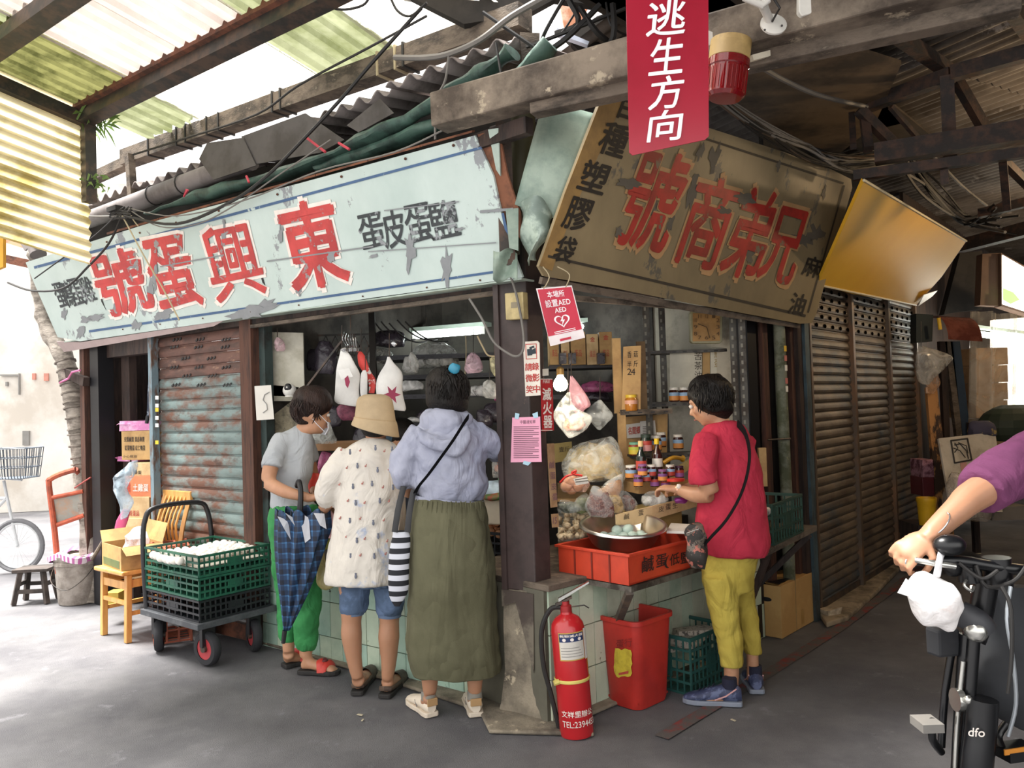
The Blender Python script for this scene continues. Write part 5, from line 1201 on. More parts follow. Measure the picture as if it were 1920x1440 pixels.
for k,(x0,x1,lb) in enumerate(((1030,1050,'first'),(1052,1068,'second'),(1070,1098,'third'),(1100,1122,'fourth'),(1124,1148,'fifth'))):
 carton('carton',lb+' from the left of the upright tan cartons on the back shelf',x0,x1,622+k%2*4,684,5.15,.25,0,cardp if k%2 else card,(('金',(.3,.1,.7,.25),redink,.02),('蛋品',(.25,.55,.75,.75),redink,.0)),tape_=False)
 if k in(1,2,4):tag(pb(x0-4,x0+10,662,682,5.1,.05).build('dark_package',dkp),'small dark package %s the upright cartons'%{1:'left in front of',2:'in the middle of',4:'right in front of'}[k],'pack')
LY=5.1
wbd=thing('white_board','tall off white board hanging on the left shop wall','board',DD(525,690,LY))
slab([(480,622),(568,624),(571,752),(481,752)],YP(LY),.02).build('panel',mat('board_cream','c2beaf',.7,col2='aaa594'),wbd)
tag(rowloft(dens([(632,518,524,LY-.05,.6),(640,514,532,LY-.05,.5),(652,515,536,LY-.05,.5),(658,518,532,LY-.05,.4)]),j=.006).build('small_bag',mat_bag('pinkish_bag','c9a8ac',.8),smooth=True),'small pinkish bag hung at the top of the white board','bag')
MB().tube([DD(520,600,LY-.05),DD(520,632,LY-.05)],.003,4).build('hook_wire',steel);tag(bpy.data.objects['hook_wire'],'thin wire holding the small bag on the white board','wire')
tag(slab([(477,724),(508,722),(514,786),(481,788)],YP(4.9),.003).build('paper_sheet',whm),'white paper sheet with a grey curl pinned left of the webcam','paper')
MB().tube([DD(x,y,4.895) for x,y in((505,735),(496,740),(493,750),(500,758),(501,768),(493,774))],.003,5).build('grey_curl',mat('grey_print2','9a9a98',.8));tag(bpy.data.objects['grey_curl'],'faint grey curl drawn on the pinned paper sheet','drawing')
ws=thing('wall_shelf','small dark red wall shelf under the webcam','shelf',DD(533,738,5.1))
MB().prism(poly([(510,722),(560,726),(560,744),(512,742)],YP(5.1)),(0,.15,0)).build('board',mat('shelf_maroon','5c3532',.7),ws)
wcm=thing('webcam','round white webcam with black face on the small wall shelf','camera',DD(542,740,5.0))
MB().ell(DD(543,732,5.0),.042,18,12).build('body',white,wcm,smooth=True);c=DD(540,727,4.97);MB().ell(c,(.024,.014,.028),16,8).build('face',black,wcm,smooth=True);MB().lathe([(0,0),(.03,0),(.022,.02),(0,.02)],DD(543,744,5.0),16).build('stand',white,wcm)
MB().ell(c+V((-.003,-.013,.003)),.006,8,6).build('lens',white,wcm)
tag(slab([(500,788),(556,745),(560,830),(502,850)],YP(5.15),.01).build('map_sheet',mat('map_paper','a59b84',.8,col2='6f6a5c',scale=14,col3='55584f',scale3=20)),'faded map sheet behind the woman in the grey shirt','poster')
tag(slab([(486,800),(505,798),(508,960),(488,965)],YP(5.1),.01).build('hanging_film',mat_bag('film_purple','b5a3b2',.6)),'hanging purple tinted film strip beside the left post','plastic')
tag(pb(575,600,700,725,5.6,.2).build('blue_tin',mat('tin_blue','1d3f6e',.4)),'blue tin on the shelf behind the woman in the grey shirt','tin')
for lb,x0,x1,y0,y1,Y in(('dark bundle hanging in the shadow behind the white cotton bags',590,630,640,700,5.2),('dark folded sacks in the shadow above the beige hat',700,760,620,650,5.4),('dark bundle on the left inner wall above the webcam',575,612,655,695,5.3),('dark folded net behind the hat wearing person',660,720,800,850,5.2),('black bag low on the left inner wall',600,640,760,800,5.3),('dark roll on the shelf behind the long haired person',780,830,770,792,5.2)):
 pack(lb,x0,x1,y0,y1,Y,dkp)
ir=thing('iron_trellis','dark iron lattice hanging in the left back corner of the shop','rack',DD(600,680,5.4))
for k in range(7):MB().beam(DD(575+18*k,630,5.45),DD(575+18*(k+1),668,5.45),.008,.008).build('bar',steel,ir);MB().beam(DD(575+18*(k+1),630,5.45),DD(575+18*k,668,5.45),.008,.008).build('bar',steel,ir)
for y in(630,668):MB().beam(DD(570,y,5.45),DD(705,y-4,5.45),.012,.012).build('rail',steel,ir)
tag(MB().beam(DD(640,640,5.0),DD(560,745,5.05),.012,.012).build('iron_brace',steel),'thin grey iron brace slanting behind the white cotton bags','brace')
hg=thing('ladle_bunch','bunch of steel wire hooks and cups hanging from the ceiling','hooks',DD(657,635,4.6))
met=mat('bright_metal','b8b9ba',.25,metal=.9)
for k in range(6):MB().tube(smoothline([DD(645+k*4,622+(k%3)*3,4.6),DD(642+k*5,635,4.58),DD(648+k*4,648,4.6),DD(645+k*5,655,4.62)]),.003,5).build('hook',met,hg)
for x in(648,660,668):MB().lathe([(.0,-.02),(.018,-.016),(.026,.0),(.024,.004),(.0,-.01)],DD(x,654,4.55),12).build('cup',met,hg,smooth=True)
MB().tube([DD(657,622,4.6),DD(657,590,4.6)],.003,4).build('cord',steel,hg)
def hbag(lab,rows,m,Y=4.55,j=.014,nm='hanging_bag',fl=.35,extra=None):
 mb=rowloft(dens([(y,a,b,Y,fl) for y,a,b in rows],4),24,j=j,js=10,seed=rows[0][1])
 t=thing(nm,lab,'bag',DD((rows[0][1]+rows[0][2])/2,rows[0][0],Y));mb.build('bag',m,t,smooth=True,angle=60)
 MB().tube([DD((rows[0][1]+rows[0][2])/2,rows[0][0]+3,Y),DD((rows[0][1]+rows[0][2])/2,rows[0][0]-45,Y)],.0025,4).build('string',steel,t)
 if extra:extra(t,Y)
 return t
bw=mat('cotton_white','dad9d6',.7,bump=.3,bscale=20)
mar=mat('maroon_print','8a2a48',.7)
def ex1(t,Y):
 slab([(646,710),(652,704),(656,716),(652,728),(648,722)],YP(Y-.10),.003).build('print',mar,t)
 slab([(633,694),(655,690),(662,706),(640,712)],YP(Y-.09),.004).build('fold',bw,t)
hbag('large white cotton bag hanging left of the hat wearing woman',[(655,638,644),(672,635,660),(695,631,672),(730,629,672),(752,628,674),(760,634,668)],bw,extra=ex1)
def ex2(t,Y):
 pts=[]
 for k in range(12):a=k*math.tau/12;r=17 if k%2==0 else 7;pts.append((735+r*math.cos(a),740+1.1*r*math.sin(a)))
 slab(pts,YP(Y-.10),.003).build('print',mar,t)
hbag('white cotton bag with a maroon print hanging above the beige hat',[(670,727,733),(682,722,742),(705,708,754),(735,704,756),(762,712,760),(770,730,757)],bw,extra=ex2)
hbag('thin white bag between the two big white hanging bags',[(695,682,688),(705,676,690),(735,675,690),(745,677,688)],bw)
hbag('red and white striped bag hanging between the white bags',[(660,674,680),(668,670,686),(684,671,690),(695,678,694),(712,688,702),(738,690,700)],mat('bag_red_white','d8463f',.6,col2='e8e0da',scale=14,thr=(.5,.53)),Y=4.6)
hbag('dark purple net of onions below the left white bag',[(756,640,650),(764,632,668),(780,634,670),(790,642,662)],mat('onion_net','6a3048',.5,col2='8f4a60',scale=30),Y=4.75)
hbag('small grey bag hanging above the beige hat at right',[(660,770,774),(672,765,784),(688,766,786),(700,772,778)],gpl,Y=4.9)
hbag('pinkish bag hanging left of the pillar',[(660,885,890),(672,876,900),(690,870,905),(700,876,898)],mat_bag('plastic_pinkish','c9a9b4',.7),Y=4.7)
hbag('white and yellow bag hanging beside the pillar',[(668,924,930),(678,915,945),(694,918,952),(706,928,944)],mat_bag('plastic_yellowish','cfc9a0',.8),Y=4.5)
hbag('grey patterned box bag hanging beside the pillar',[(715,914,922),(722,905,932),(738,905,934),(745,910,930)],gpl,Y=4.5)
hbag('clear bag hanging before the woman in the grey shirt',[(775,598,606),(800,590,622),(830,578,632),(842,580,606)],clr,Y=4.75)
tag(rowloft(dens([(638,737,739,4.6,.3),(644,733,745,4.6,.3),(650,738,741,4.6,.3)]),12).build('silver_pendant',met,smooth=True),'small silver leaf pendant hanging between the white bags and the tube','pendant')
hbag('pink plastic bag hanging by the bare bulb',[(704,1069,1073),(715,1068,1082),(735,1068,1098),(757,1068,1110),(768,1072,1098),(778,1080,1090)],mat_bag('plastic_pink','cf9aa4',.85,lo=.5),Y=4.35,fl=.25)
hbag('clear plastic bag of red snacks hanging below the bare bulb',[(735,1062,1068),(760,1045,1076),(780,1038,1108),(800,1048,1105),(815,1058,1085),(821,1064,1072)],clr,Y=4.2,fl=.3)
mb=rowloft(dens([(785,1062,1092,4.2,.25),(800,1056,1098,4.2,.25),(808,1062,1084,4.2,.2)]),16,j=.01,js=30)
one(mb,'red_snacks',mat('dried_red','b5604a',.7,col2='d89a70',scale=50),'reddish dried snacks inside the clear hanging bag','food',smooth=True)
hbag('clear crumpled bag hanging behind the bag of red snacks',[(752,1122,1128),(765,1105,1140),(780,1100,1150),(795,1110,1135),(805,1118,1124)],clr,Y=4.5)
fan_=[(DD(700+15*k,600+3*(k%3),5.3),DD(760+20*k,640-4*(k%2),5.5)) for k in range(5)]
for k,(a,b) in enumerate(fan_):one(MB().tube(sag(a,b,.05),.006,5),'power_cable',cable_m,'dark cable hanging under the shop ceiling near the tube','cable','cables under the shop ceiling',loc=a,smooth=True)
cab('power_cable',[DD(895,630,4.4),DD(905,650,4.4),DD(915,666,4.4),DD(932,668,4.4)],.005,cable_y,'white flex looping down from the fluorescent tube')
cab('pull_cord',[DD(873,630,5.0),DD(874,660,5.0),DD(872,700,4.9),DD(876,740,4.9)],.004,cable_y,'white pull cord below the fluorescent tube')
for nm,p,e,c in(('bulb_light',bc_-Z*.10,9,(1,.88,.7)),('tube_light',G(840,640,1.9),9,(.92,1,.97)),('tube_light_right',G(1098,630,1.9),3.5,(.92,1,.97))):
 l=bpy.data.lights.new(nm,'POINT');l.energy=e;l.color=c;l.shadow_soft_size=.06;o=bpy.data.objects.new(nm,l);COL.objects.link(o);o.location=p
# ================================================================ left counter goods
def onL(px,py,z):return G(px,py,z)
zc=.585
cc,rz,L,W=rect3((925,1062),(912,1040),(968,1048),zc)
crate('egg_crate','black lattice crate with brown eggs on the left counter',tuple(G(948,1050,zc)+V((-.12,.2,0))),math.atan2(-dL.y,-dL.x),.52,.36,.16,bcr,nb=(12,8))
p0=G(948,1050,zc)+V((-.12,.2,.145));R_=Matrix.Rotation(math.atan2(-dL.y,-dL.x),3,'Z')
for i in range(8):
 for j in range(5):
  p=p0+R_@V(((i-3.5)*.056,(j-2)*.056,random.uniform(0,.015)));egg('egg',eggb,'brown egg in the black crate on the left counter',p,'brown eggs in the black crate',.024)
for i in range(6):
 p=p0+R_@V(((random.uniform(-1,3.2))*.05,random.uniform(-1.5,1.5)*.05,.045));egg('egg',eggb,'brown egg in the black crate on the left counter',p,'brown eggs in the black crate',.024)
tag(MB().box(p0+R_@V((.05,.19,.05)),(.4,.006,.12),math.atan2(-dL.y,-dL.x)).build('cardboard_flap',card),'cardboard flap standing behind the brown eggs','cardboard')
fb=thing('foam_box','cream foam box on the left counter behind the brown eggs','box',DD(940,985,4.25))
pb(880,975,938,984,4.3,.4,-.2).build('body',mat('foam_cream','cfc4ae',.7,col2='bfb29a'),fb,bev=.01);pb(876,978,930,939,4.28,.42,-.2).build('lid',mat('foam_cream2','d8cdb6',.7),fb,bev=.006)
tag(pb(960,1000,955,990,4.7,.3).build('support_box',cardd),'dark carton behind the pillar on the left counter','carton')
tag(MB().box(G(900,1000,.585)+V((-.1,.55,.12)),(.9,.5,.24),R_.to_euler().z).build('rear_bench',darkwood,bev=.005),'dark wooden bench behind the goods of the left counter','bench')
pack('blue and white plastic bags lying on the foam box',905,962,902,936,4.3,mat_bag('plastic_blue_white','b9d0e2',.9,lo=.7),j=.02,nm='plastic_bag',cat='bag')
pack('green plastic bag lying right on the foam box',930,966,893,920,4.4,mat_bag('plastic_green','8fc9a4',.9,lo=.7),j=.02,nm='plastic_bag',cat='bag')
pack('red and green plastic wrapping on the edge of the foam box',905,960,925,938,4.22,mat('wrap_red_green','9a2f2c',.5,col2='3c6b3c',scale=12),j=.012,nm='plastic_wrap',cat='plastic')
for k,(x,y,r) in enumerate(((938,862,8),(950,858,9),(944,875,9),(957,872,8),(934,878,7),(951,884,7))):
 c=DD(x,y,4.25+.03*(k%3));one(MB().ell((0,0,0),r/FPX*4.25,14,9),'orange',mat('orange_fruit','d8683a',.5,bump=.2,bscale=120),'orange fruit in the clear bag left of the pillar','fruit','oranges beside the pillar',smooth=True).location=c
pack('clear bag holding the oranges left of the pillar',922,966,846,895,4.27,clr,j=.012,nm='plastic_bag',cat='bag')
bgp=thing('snack_package','blue and green printed package left of the pillar','package',DD(945,812,4.4))
slab([(932,800),(960,785),(962,818),(940,830)],YP(4.4),.02).build('packet',mat('pack_green','8aa84a',.4),bgp);slab([(932,795),(946,790),(950,808),(936,812)],YP(4.385),.004).build('blue_print',mat('pack_blue','1c3f86',.4),bgp)
pack('bright red plastic bag held before the woman in the grey shirt',576,606,888,922,4.62,mat('bag_bright_red','d8412f',.45),j=.01,nm='plastic_bag',cat='bag')
pack('pink plastic bags on the counter behind the hat wearing woman',595,625,850,892,4.75,ppl,j=.02,nm='plastic_bag',cat='bag')
crate('egg_crate','small green crate at the left end of the tiled counter',tuple(G(496,1022,.585)+V((.06,.16,0))),math.atan2(-dL.y,-dL.x),.3,.25,.12,gcr,nb=(8,5))
t=thing('round_tray','round bamboo tray on the counter behind the customers','tray',DD(640,850,4.9))
MB().lathe([(0,0),(.19,0),(.2,.03),(.21,.03),(.205,-.01),(0,-.01)],DD(640,838,4.9),32).build('tray',mat('bamboo_brown','8d6a48',.7),t,smooth=True)
# ================================================================ right counter goods
tzz=.62
F_,Rr,Lc_=G(1180,1098,tzz),G(1312,1059,tzz),G(1050,1075,tzz)
u=(Rr-F_).normalized();v=V((-u.y,u.x,0));rzR=math.atan2(u.y,u.x);Lr=(Rr-F_).length;Wl=min((Lc_-F_).length,.45)
tb=thing('display_table','iron framed display table with slanting strut beside the extinguisher','table',F_)
plane_box('top',[F_-v*.01+Z*-.03,F_+u*(Lr+.6)-v*.01+Z*-.03,F_+u*(Lr+.6)+v*Wl+Z*-.03,F_+v*Wl+Z*-.03],Z*.025,mat('iron_grey','6d675f',.6,metal=.3,col2='3d3630',scale=8),tb)
ft=G(1120,1262);MB().beam(F_-Z*.03,ft+Z*.0,.035,.025).build('strut',mat('iron_strut','4a433d',.7,col2='6b5a4c',scale=9),tb)
MB().beam(ft,ft+v*.3+Z*.05,.03,.03).build('foot_bar',steel,tb)
octh=thing('orange_crate','shallow orange crate with black brushed characters holding the steel basin','crate',F_,rzR)
H_=.135
for nm,c,d in(('side',(Lr/2,.003,H_/2),(Lr,.006,H_)),('side',(Lr/2,Wl,H_/2),(Lr,.006,H_)),('side',(0,Wl/2,H_/2),(.006,Wl,H_)),('side',(Lr,Wl/2,H_/2),(.006,Wl,H_)),('bottom',(Lr/2,Wl/2,.004),(Lr,Wl,.006))):
 MB().box(c,d).build(nm,ocr,octh,world=False)
for nm,c,d in(('rim',(Lr/2,-.006,H_),(Lr+.03,.02,.012)),('rim',(Lr/2,Wl+.006,H_),(Lr+.03,.02,.012)),('rim',(-.006,Wl/2,H_),(.02,Wl,.012)),('rim',(Lr+.006,Wl/2,H_),(.02,Wl,.012))):MB().box(c,d).build(nm,ocr,octh,world=False,bev=.002)
for k in range(1,4):MB().box((-.005,Wl*k/4,H_/2),(.006,.008,H_)).build('rib',mat('crate_orange_dark','7c2a1c',.5),octh,world=False)
pl_=(F_-v*.004,-v)
for ch,a0,b0,a1,b1 in(('鹹',1204,1045,1226,1075),('蛋',1230,1042,1250,1066),('(',1246,1046,1254,1070),('低',1256,1040,1274,1062),('鹽',1276,1036,1298,1058)):
 write(ch,[(a0,b0),(a1,b0-5),(a1,b1-6),(a0,b1)],pl_,.002,mat('brush_black','2c1a16',.8),'character',octh,bold=.01,rough=.01)
bc0=F_+u*(Lr*.43)+v*Wl*.52+Z*(H_+.045)
ba=thing('steel_basin','wide shiny steel basin resting on the orange crate','basin',bc0);ba.rotation_euler=(.13,.02,0)
stl=mat('stainless','dcd9d2',.28,metal=1.0,var=.05)
MB().lathe([(0,-.055),(.14,-.055),(.155,-.04),(.195,.035),(.207,.04),(.214,.036),(.214,.045),(.207,.05),(.192,.045),(.15,-.034),(.136,-.048),(0,-.048)],n=56,cap=False).build('bowl',stl,ba,world=False,smooth=True,angle=60)
for k,(x,y,z) in enumerate(((-.05,-.0,0),(.0,.0,0),(.05,.01,0),(-.025,.02,.03),(.028,.03,.03),(.09,.03,0),(-.09,.03,0),(.0,-.05,-.01),(.05,-.05,-.01),(.1,-.02,-.005))):
 egg('egg',eggd,'pale blue green duck egg in the steel basin',bc0+V((x,y,z-.018)),'duck eggs in the basin',.026)
gc=G(1080,1000,.72)
gt=thing('garlic_tray','newspaper lined tray of garlic right of the pillar','tray',gc)
gq=[G(1046,1008,.72),G(1085,1008,.72),G(1160,972,.72),G(1140,950,.72),G(1046,955,.72)]
MB().prism(gq,Z*-.02).build('tray',mat('newsprint','bdb9b0',.9,col2='8d8a84',scale=20),gt)
tag(MB().prism([gq[0]-Z*.02,gq[1]-Z*.02,gq[2]-Z*.02,gq[3]-Z*.02,gq[4]-Z*.02],Z*-.08).build('tray_riser',cardd),'dark riser board under the garlic tray','board')
gm=mat('garlic','dcccb0',.6,col2='b89f7c',scale=60,thr=(.5,.6));rnd=random.Random(21)
gb=MB();rg=[]
for r,z in((.003,-.014),(.012,-.012),(.0185,-.004),(.019,.003),(.013,.012),(.005,.018),(.003,.026)):
 rg.append([V((math.cos(t)*r*(1+.1*math.cos(6*t)),math.sin(t)*r*(1+.1*math.cos(6*t)),z)) for t in[k*math.tau/18 for k in range(18)]])
gmesh=gb.loft(rg).build('garlic_bulb',gm,smooth=True,angle=80);gdat=gmesh.data;bpy.data.objects.remove(gmesh)
k=0
while k<95:
 px,py=rnd.uniform(1048,1140),rnd.uniform(955,1006)
 if py>1008-(px-1085)*.48 and px>1085:continue
 k+=1;lay=rnd.choice((0,0,1,1,2)) if py<990 else rnd.choice((0,1));p=G(px,py+lay*2,.72+.015+lay*.022);o=bpy.data.objects.new('garlic_bulb',gdat);COL.objects.link(o);o.location=p
 o.rotation_euler=(rnd.uniform(-1.5,1.5),rnd.uniform(-1,1),rnd.uniform(0,6));tag(o,'pale garlic bulb heaped on the newspaper tray','garlic','garlic bulbs on the tray')
tag(MB().prism([G(1045,935,.84),G(1095,935,.84),G(1170,905,.84),G(1045,900,.84)],Z*-.02).build('wooden_board',mat('pale_board','c79f6c',.6)),'pale wooden board under the net of eggs','board')
for k,(x,y) in enumerate(((1062,912),(1072,918),(1083,912),(1078,902),(1068,904),(1090,905))):egg('egg',eggb,'brown egg in the red topped net bag',DD(x,y,4.15+.02*(k%2)),'brown eggs in the net bag',.026)
nb_=thing('egg_net','net bag of brown eggs tied with red band right of the pillar','bag',DD(1075,910,4.1))
rowloft(dens([(886,1070,1080,4.12,.8),(893,1062,1095,4.12,.7),(908,1050,1106,4.12,.5),(922,1056,1098,4.12,.5)]),20,j=.006).build('net',mat_bag('net_clear_pink','e0b8a8',.35),nb_,smooth=True)
slab([(1075,898),(1100,892),(1104,906),(1080,910)],YP(4.02),.002).build('label',whm,nb_)
for a,b in(((1078,900),(1102,896)),((1079,904),(1103,901))):MB().tube([DD(*a,4.015),DD(*b,4.015)],.002,4).build('label_line',bkink,nb_)
MB().tube(smoothline([DD(1050,905,4.08),DD(1062,893,4.08),DD(1076,889,4.08),DD(1080,882,4.08),DD(1072,888,4.08),(DD(1092,892,4.08))]),.006,6).build('red_tie',mat('tie_red','c42a26',.4),nb_,smooth=True)
bsk=thing('dried_goods_sack','large clear sack of pale yellow dried tofu skins','sack',DD(1115,880,4.4))
rowloft(dens([(832,1100,1140,4.45,.6),(845,1078,1158,4.45,.5),(865,1068,1165,4.45,.5),(885,1064,1166,4.45,.5),(898,1075,1165,4.45,.5)]),30,j=.035,js=14).build('contents',mat('tofu_skin','dcc795',.6,col2='c9ae74',scale=25,bump=.4),bsk,smooth=True)
rowloft(dens([(822,1125,1145,4.4,.3),(832,1085,1158,4.4,.5),(850,1064,1166,4.4,.55),(880,1054,1172,4.4,.55),(902,1058,1170,4.4,.5)]),34,j=.03,js=12,seed=3).build('bag',clr,bsk,smooth=True)
tag(slab([(1038,832),(1072,828),(1073,862),(1040,868)],YP(4.8),.01).build('price_card',mat('card_olive','8f7f4e',.85)),'olive brown price card standing behind the net of eggs','card')
write('壹斤',[(1048,838),(1068,837),(1068,846),(1048,848)],YP(4.8),.003,bkink,'price_lettering',None);tag(bpy.data.objects['price_lettering'],'brushed characters on the olive brown price card','lettering')
fclr=mat_bag('food_bag_clear','d8dcd8',.2,rough=.1,lo=.2,hi=1.8)
def sack(lab,rows,Y,mc,nm='food_bag'):
 t=thing(nm,lab,'bag',DD(rows[0][1],rows[0][0],Y))
 rowloft(dens([(y,a+3,b-3,Y,.55) for y,a,b in rows[1:]],3),24,j=.012,js=30,seed=rows[0][1]).build('contents',mc,t,smooth=True)
 rowloft(dens([(y,a,b,Y,.6) for y,a,b in rows],3),24,j=.010,js=16,seed=rows[0][1]+2).build('bag',fclr,t,smooth=True);return t
redbean=mat('red_beans','6a3a34',.6,col2='a8776a',scale=140,thr=(.52,.58),bump=.8,bscale=180)
sack('clear bag of dark red beans at the front of the goods',[(912,1110,1120),(924,1105,1140),(942,1099,1150),(958,1100,1152),(968,1105,1148)],3.95,redbean)
sack('clear bag of yellowish dried slices behind the red beans',[(922,1125,1135),(930,1120,1160),(945,1115,1172),(960,1130,1170)],4.05,mat('dried_slices','b59a66',.7,col2='8c7448',scale=30,thr=(.5,.55),bump=.5))
sack('clear cone of brown grains lying on top of the goods',[(888,1160,1166),(902,1140,1168),(918,1122,1168),(930,1118,1166)],4.08,mat('brown_grain','b98f6c',.7,col2='9b7350',scale=150,bump=.5,bscale=200))
sack('clear bag of red beans beside the carton strip',[(922,1170,1176),(930,1162,1185),(945,1164,1195),(958,1170,1192)],4.15,redbean)
sack('clear bag of green beans left of the red beans',[(925,1095,1100),(935,1080,1110),(950,1076,1108),(960,1080,1100)],4.1,mat('green_beans_dry','56603c',.7,col2='7c8456',scale=120,bump=.5,bscale=160))
sack('white thin plastic bag lying right of the beans',[(920,1220,1235),(930,1204,1250),(940,1200,1254),(948,1205,1240)],4.2,wpl)
sack('clear bag of dark herbs beside the pillar tag',[(938,1050,1060),(945,1046,1085),(955,1046,1092),(960,1048,1085)],4.0,mat('herbs','3d4233',.8,col2='74796a',scale=60))
st_=thing('carton_strip','long pale carton edge with handwriting in front of the goods','carton',DD(1235,960,4.0))
PSt=tilted(DD(1157,970,3.95),DD(1325,930,4.35),DD(1157,990,3.95));slab([(1156,965),(1326,925),(1326,944),(1194,984),(1157,984)],PSt,.01).build('front',cardp,st_)
for k,(ch,x,y) in enumerate((('鹹',1175,969),('蛋',1202,962),('皮',1240,955),('蛋',1253,951),('生',1266,948))):
 write(ch,[(x-5,y-5),(x+5,y-7),(x+5,y+4),(x-5,y+6)],PSt,.003,bkink,'character',st_)
pass
tag(MB().prism([G(1040,985,.63),G(1160,1010,.63),G(1420,955,.63),G(1300,925,.63)],Z*.06).build('goods_board',mat('dark_board','3a322b',.8)),'dark board carrying the bean bags on the right counter','board')
tag(pb(1215,1290,955,1002,4.2,.25,.6).build('open_carton',mat('carton_olive','9a8450',.85),bev=.003),'olive tan carton under the handwritten strip','carton')
tag(MB().prism(poly([(1258,985),(1320,988),(1318,1002),(1250,1000)],(V((0,0,.80)),Z)),Z*.012).build('paper_pile',whm),'white printed papers beside the steel basin','paper')
for k,(a,b,c,d,lb) in enumerate(((1195,1240,905,925,'open tan carton behind the white plastic bag'),(1235,1300,902,930,'orange tan carton below the woman in red'))):
 tag(pb(a,b,c,d,4.35,.25,.3).build('small_carton',(card,mat('carton_tan2','c4955c',.8))[k],bev=.002),lb,'carton')
lidw=mat('lid_white','dcd9d0',.4);glassd=mat('glass_dark','3a1a14',.12,coat=.6);lblb=mat('label_blue','8fb0d0',.5);lblo=mat('label_orange','d08a45',.5);lblr=mat('label_red','b8463a',.5)
def jar(lab,px,py,Y,r=.031,h=.085,gm_=glassd,lid=lidw,lb1=lblb,lb2=lblo,grp=None):
 p=DD(px,py,Y);t=thing('jar',lab,'jar',p,0,grp)
 MB().lathe([(0,0),(r*.92,0),(r,.006),(r,h*.72),(r*.84,h*.82),(r*.84,h*.86),(0,h*.86)],n=20,cap=False).build('glass',gm_,t,world=False,smooth=True)
 MB().lathe([(r*.88,h*.84),(r*.9,h),(r*.85,h*1.02),(0,h*1.02)],n=20,cap=False).build('lid',lid,t,world=False,smooth=True)
 if lb1:MB().lathe([(r*1.012,h*.42),(r*1.012,h*.66)],n=20,cap=False).build('label',lb1,t,world=False,smooth=True)
 if lb2:MB().lathe([(r*1.014,h*.08),(r*1.014,h*.42)],n=20,cap=False).build('label',lb2,t,world=False,smooth=True)
 return t
jar('left jar of preserves on the top iron shelf',1264,753,4.9);jar('right jar of preserves on the top iron shelf',1283,753,4.9)
jar('single jar standing apart on the lower iron shelf',1272,842,4.75)
jar('jar with blue and orange label right of the dark jar',1231,845,4.6);jar('jar half hidden at the back of the lower shelf',1240,838,4.75)
jar('dark jar with a pink label on the lower shelf',1212,848,4.55,.033,.1,mat('glass_black_green','1d2a20',.15),mat('lid_green_dark','35443a',.4),lblr,mat('label_pink','d89a9a',.5))
jar('green lidded jar with yellow green label at the left of the shelf',1191,853,4.5,.036,.07,mat('glass_red_brown','8a3a24',.2),mat('lid_mint','6fa58c',.4),mat('label_lime','b5c04a',.5),mat('label_yellow','d8c24a',.5))
jar('yellow lidded jar of orange preserves on the wooden shelf',1184,770,4.6,.036,.09,mat('glass_amber','b5742c',.15),mat('lid_yellow','d8b83a',.4),mat('label_pale_red','d8a28c',.5),None)
jar('large jar with a blue label at the left front of the jar group',1184,897,4.3,.032,.07)
for k,(x,y,lb) in enumerate(((1197,912,'first'),(1212,903,'second'),(1228,912,'third'),(1243,902,'fourth'),(1257,893,'fifth'),(1274,895,'sixth'),(1205,892,'seventh'),(1222,893,'eighth'),(1248,914,'ninth'))):
 jar('small dark jar, %s of the crowded jar group from the left'%lb,x,y,4.2+.03*(k%3),.025,.06,glassd,(mat('lid_purple','8a5a8a',.4),lidw,mat('lid_dark_purple','4a2a44',.4))[k%3],(mat('label_purple','7a4a86',.5),lblb,lblr)[k%3],(lblo,lblr,mat('label_purple2','9a5a9a',.5))[k%3],'small jars on the counter')
def bottle(lab,px,py,Y,m,cap,lbl,s=1.):
 t=thing('bottle',lab,'bottle',DD(px,py,Y));k=s
 MB().lathe([(0,0),(.026*k,0),(.028*k,.006),(.028*k,.075),(.024*k,.092),(.012*k,.115),(.011*k,.14),(0,.14)],n=18,cap=False).build('glass',m,t,world=False,smooth=True)
 MB().lathe([(0,.135),(.014*k,.135),(.0135*k,.165),(0,.165)],n=14,cap=False).build('cap',cap,t,world=False,smooth=True)
 MB().lathe([(.0286*k,.015),(.0286*k,.06)],n=18,cap=False).build('label',lbl,t,world=False,smooth=True)
bottle('dark bottle with a pale cork among the jars',1203,885,4.25,mat('glass_green_black','15201a',.1,coat=.6),mat('cork','d1b27c',.7),lblr)
bottle('yellow capped dark sauce bottle among the jars',1233,880,4.3,glassd,mat('cap_yellow','dcb822',.4),lidw)
bottle('red capped dark bottle behind the woman in red',1401,858,4.75,glassd,mat('cap_red','b8283a',.4),lblr,1.1)
tag(pb(1190,1240,885,892,4.6,.3).build('shelf_board',darkwood),'dark wooden board behind the crowded jars','board')
jr=one(MB().tube(smoothline([DD(1244,868,4.5),DD(1262,858,4.5),DD(1280,860,4.55)]),[.012]*8+[.02],8),'yellow_pack',mat('pack_mustard','c99528',.5),'mustard yellow pack lying behind the bottles','package',loc=DD(1262,858,4.5),smooth=True)
tag(slab([(1250,888),(1310,850),(1318,858),(1268,900)],YP(4.45),.02).build('printed_carton_lid',mat('lid_olive','a58f5a',.8,col2='8a5a3a',scale=20,thr=(.6,.64))),'slanting olive carton lid left of the woman in red','carton')
tag(MB().lathe([(0,0),(.045,0),(.046,.012),(0,.014)],DD(1267,902,4.1),20).build('red_disc',mat('lid_red','cf3a2c',.35),smooth=True),'round red lid by the hands of the woman in red','lid')
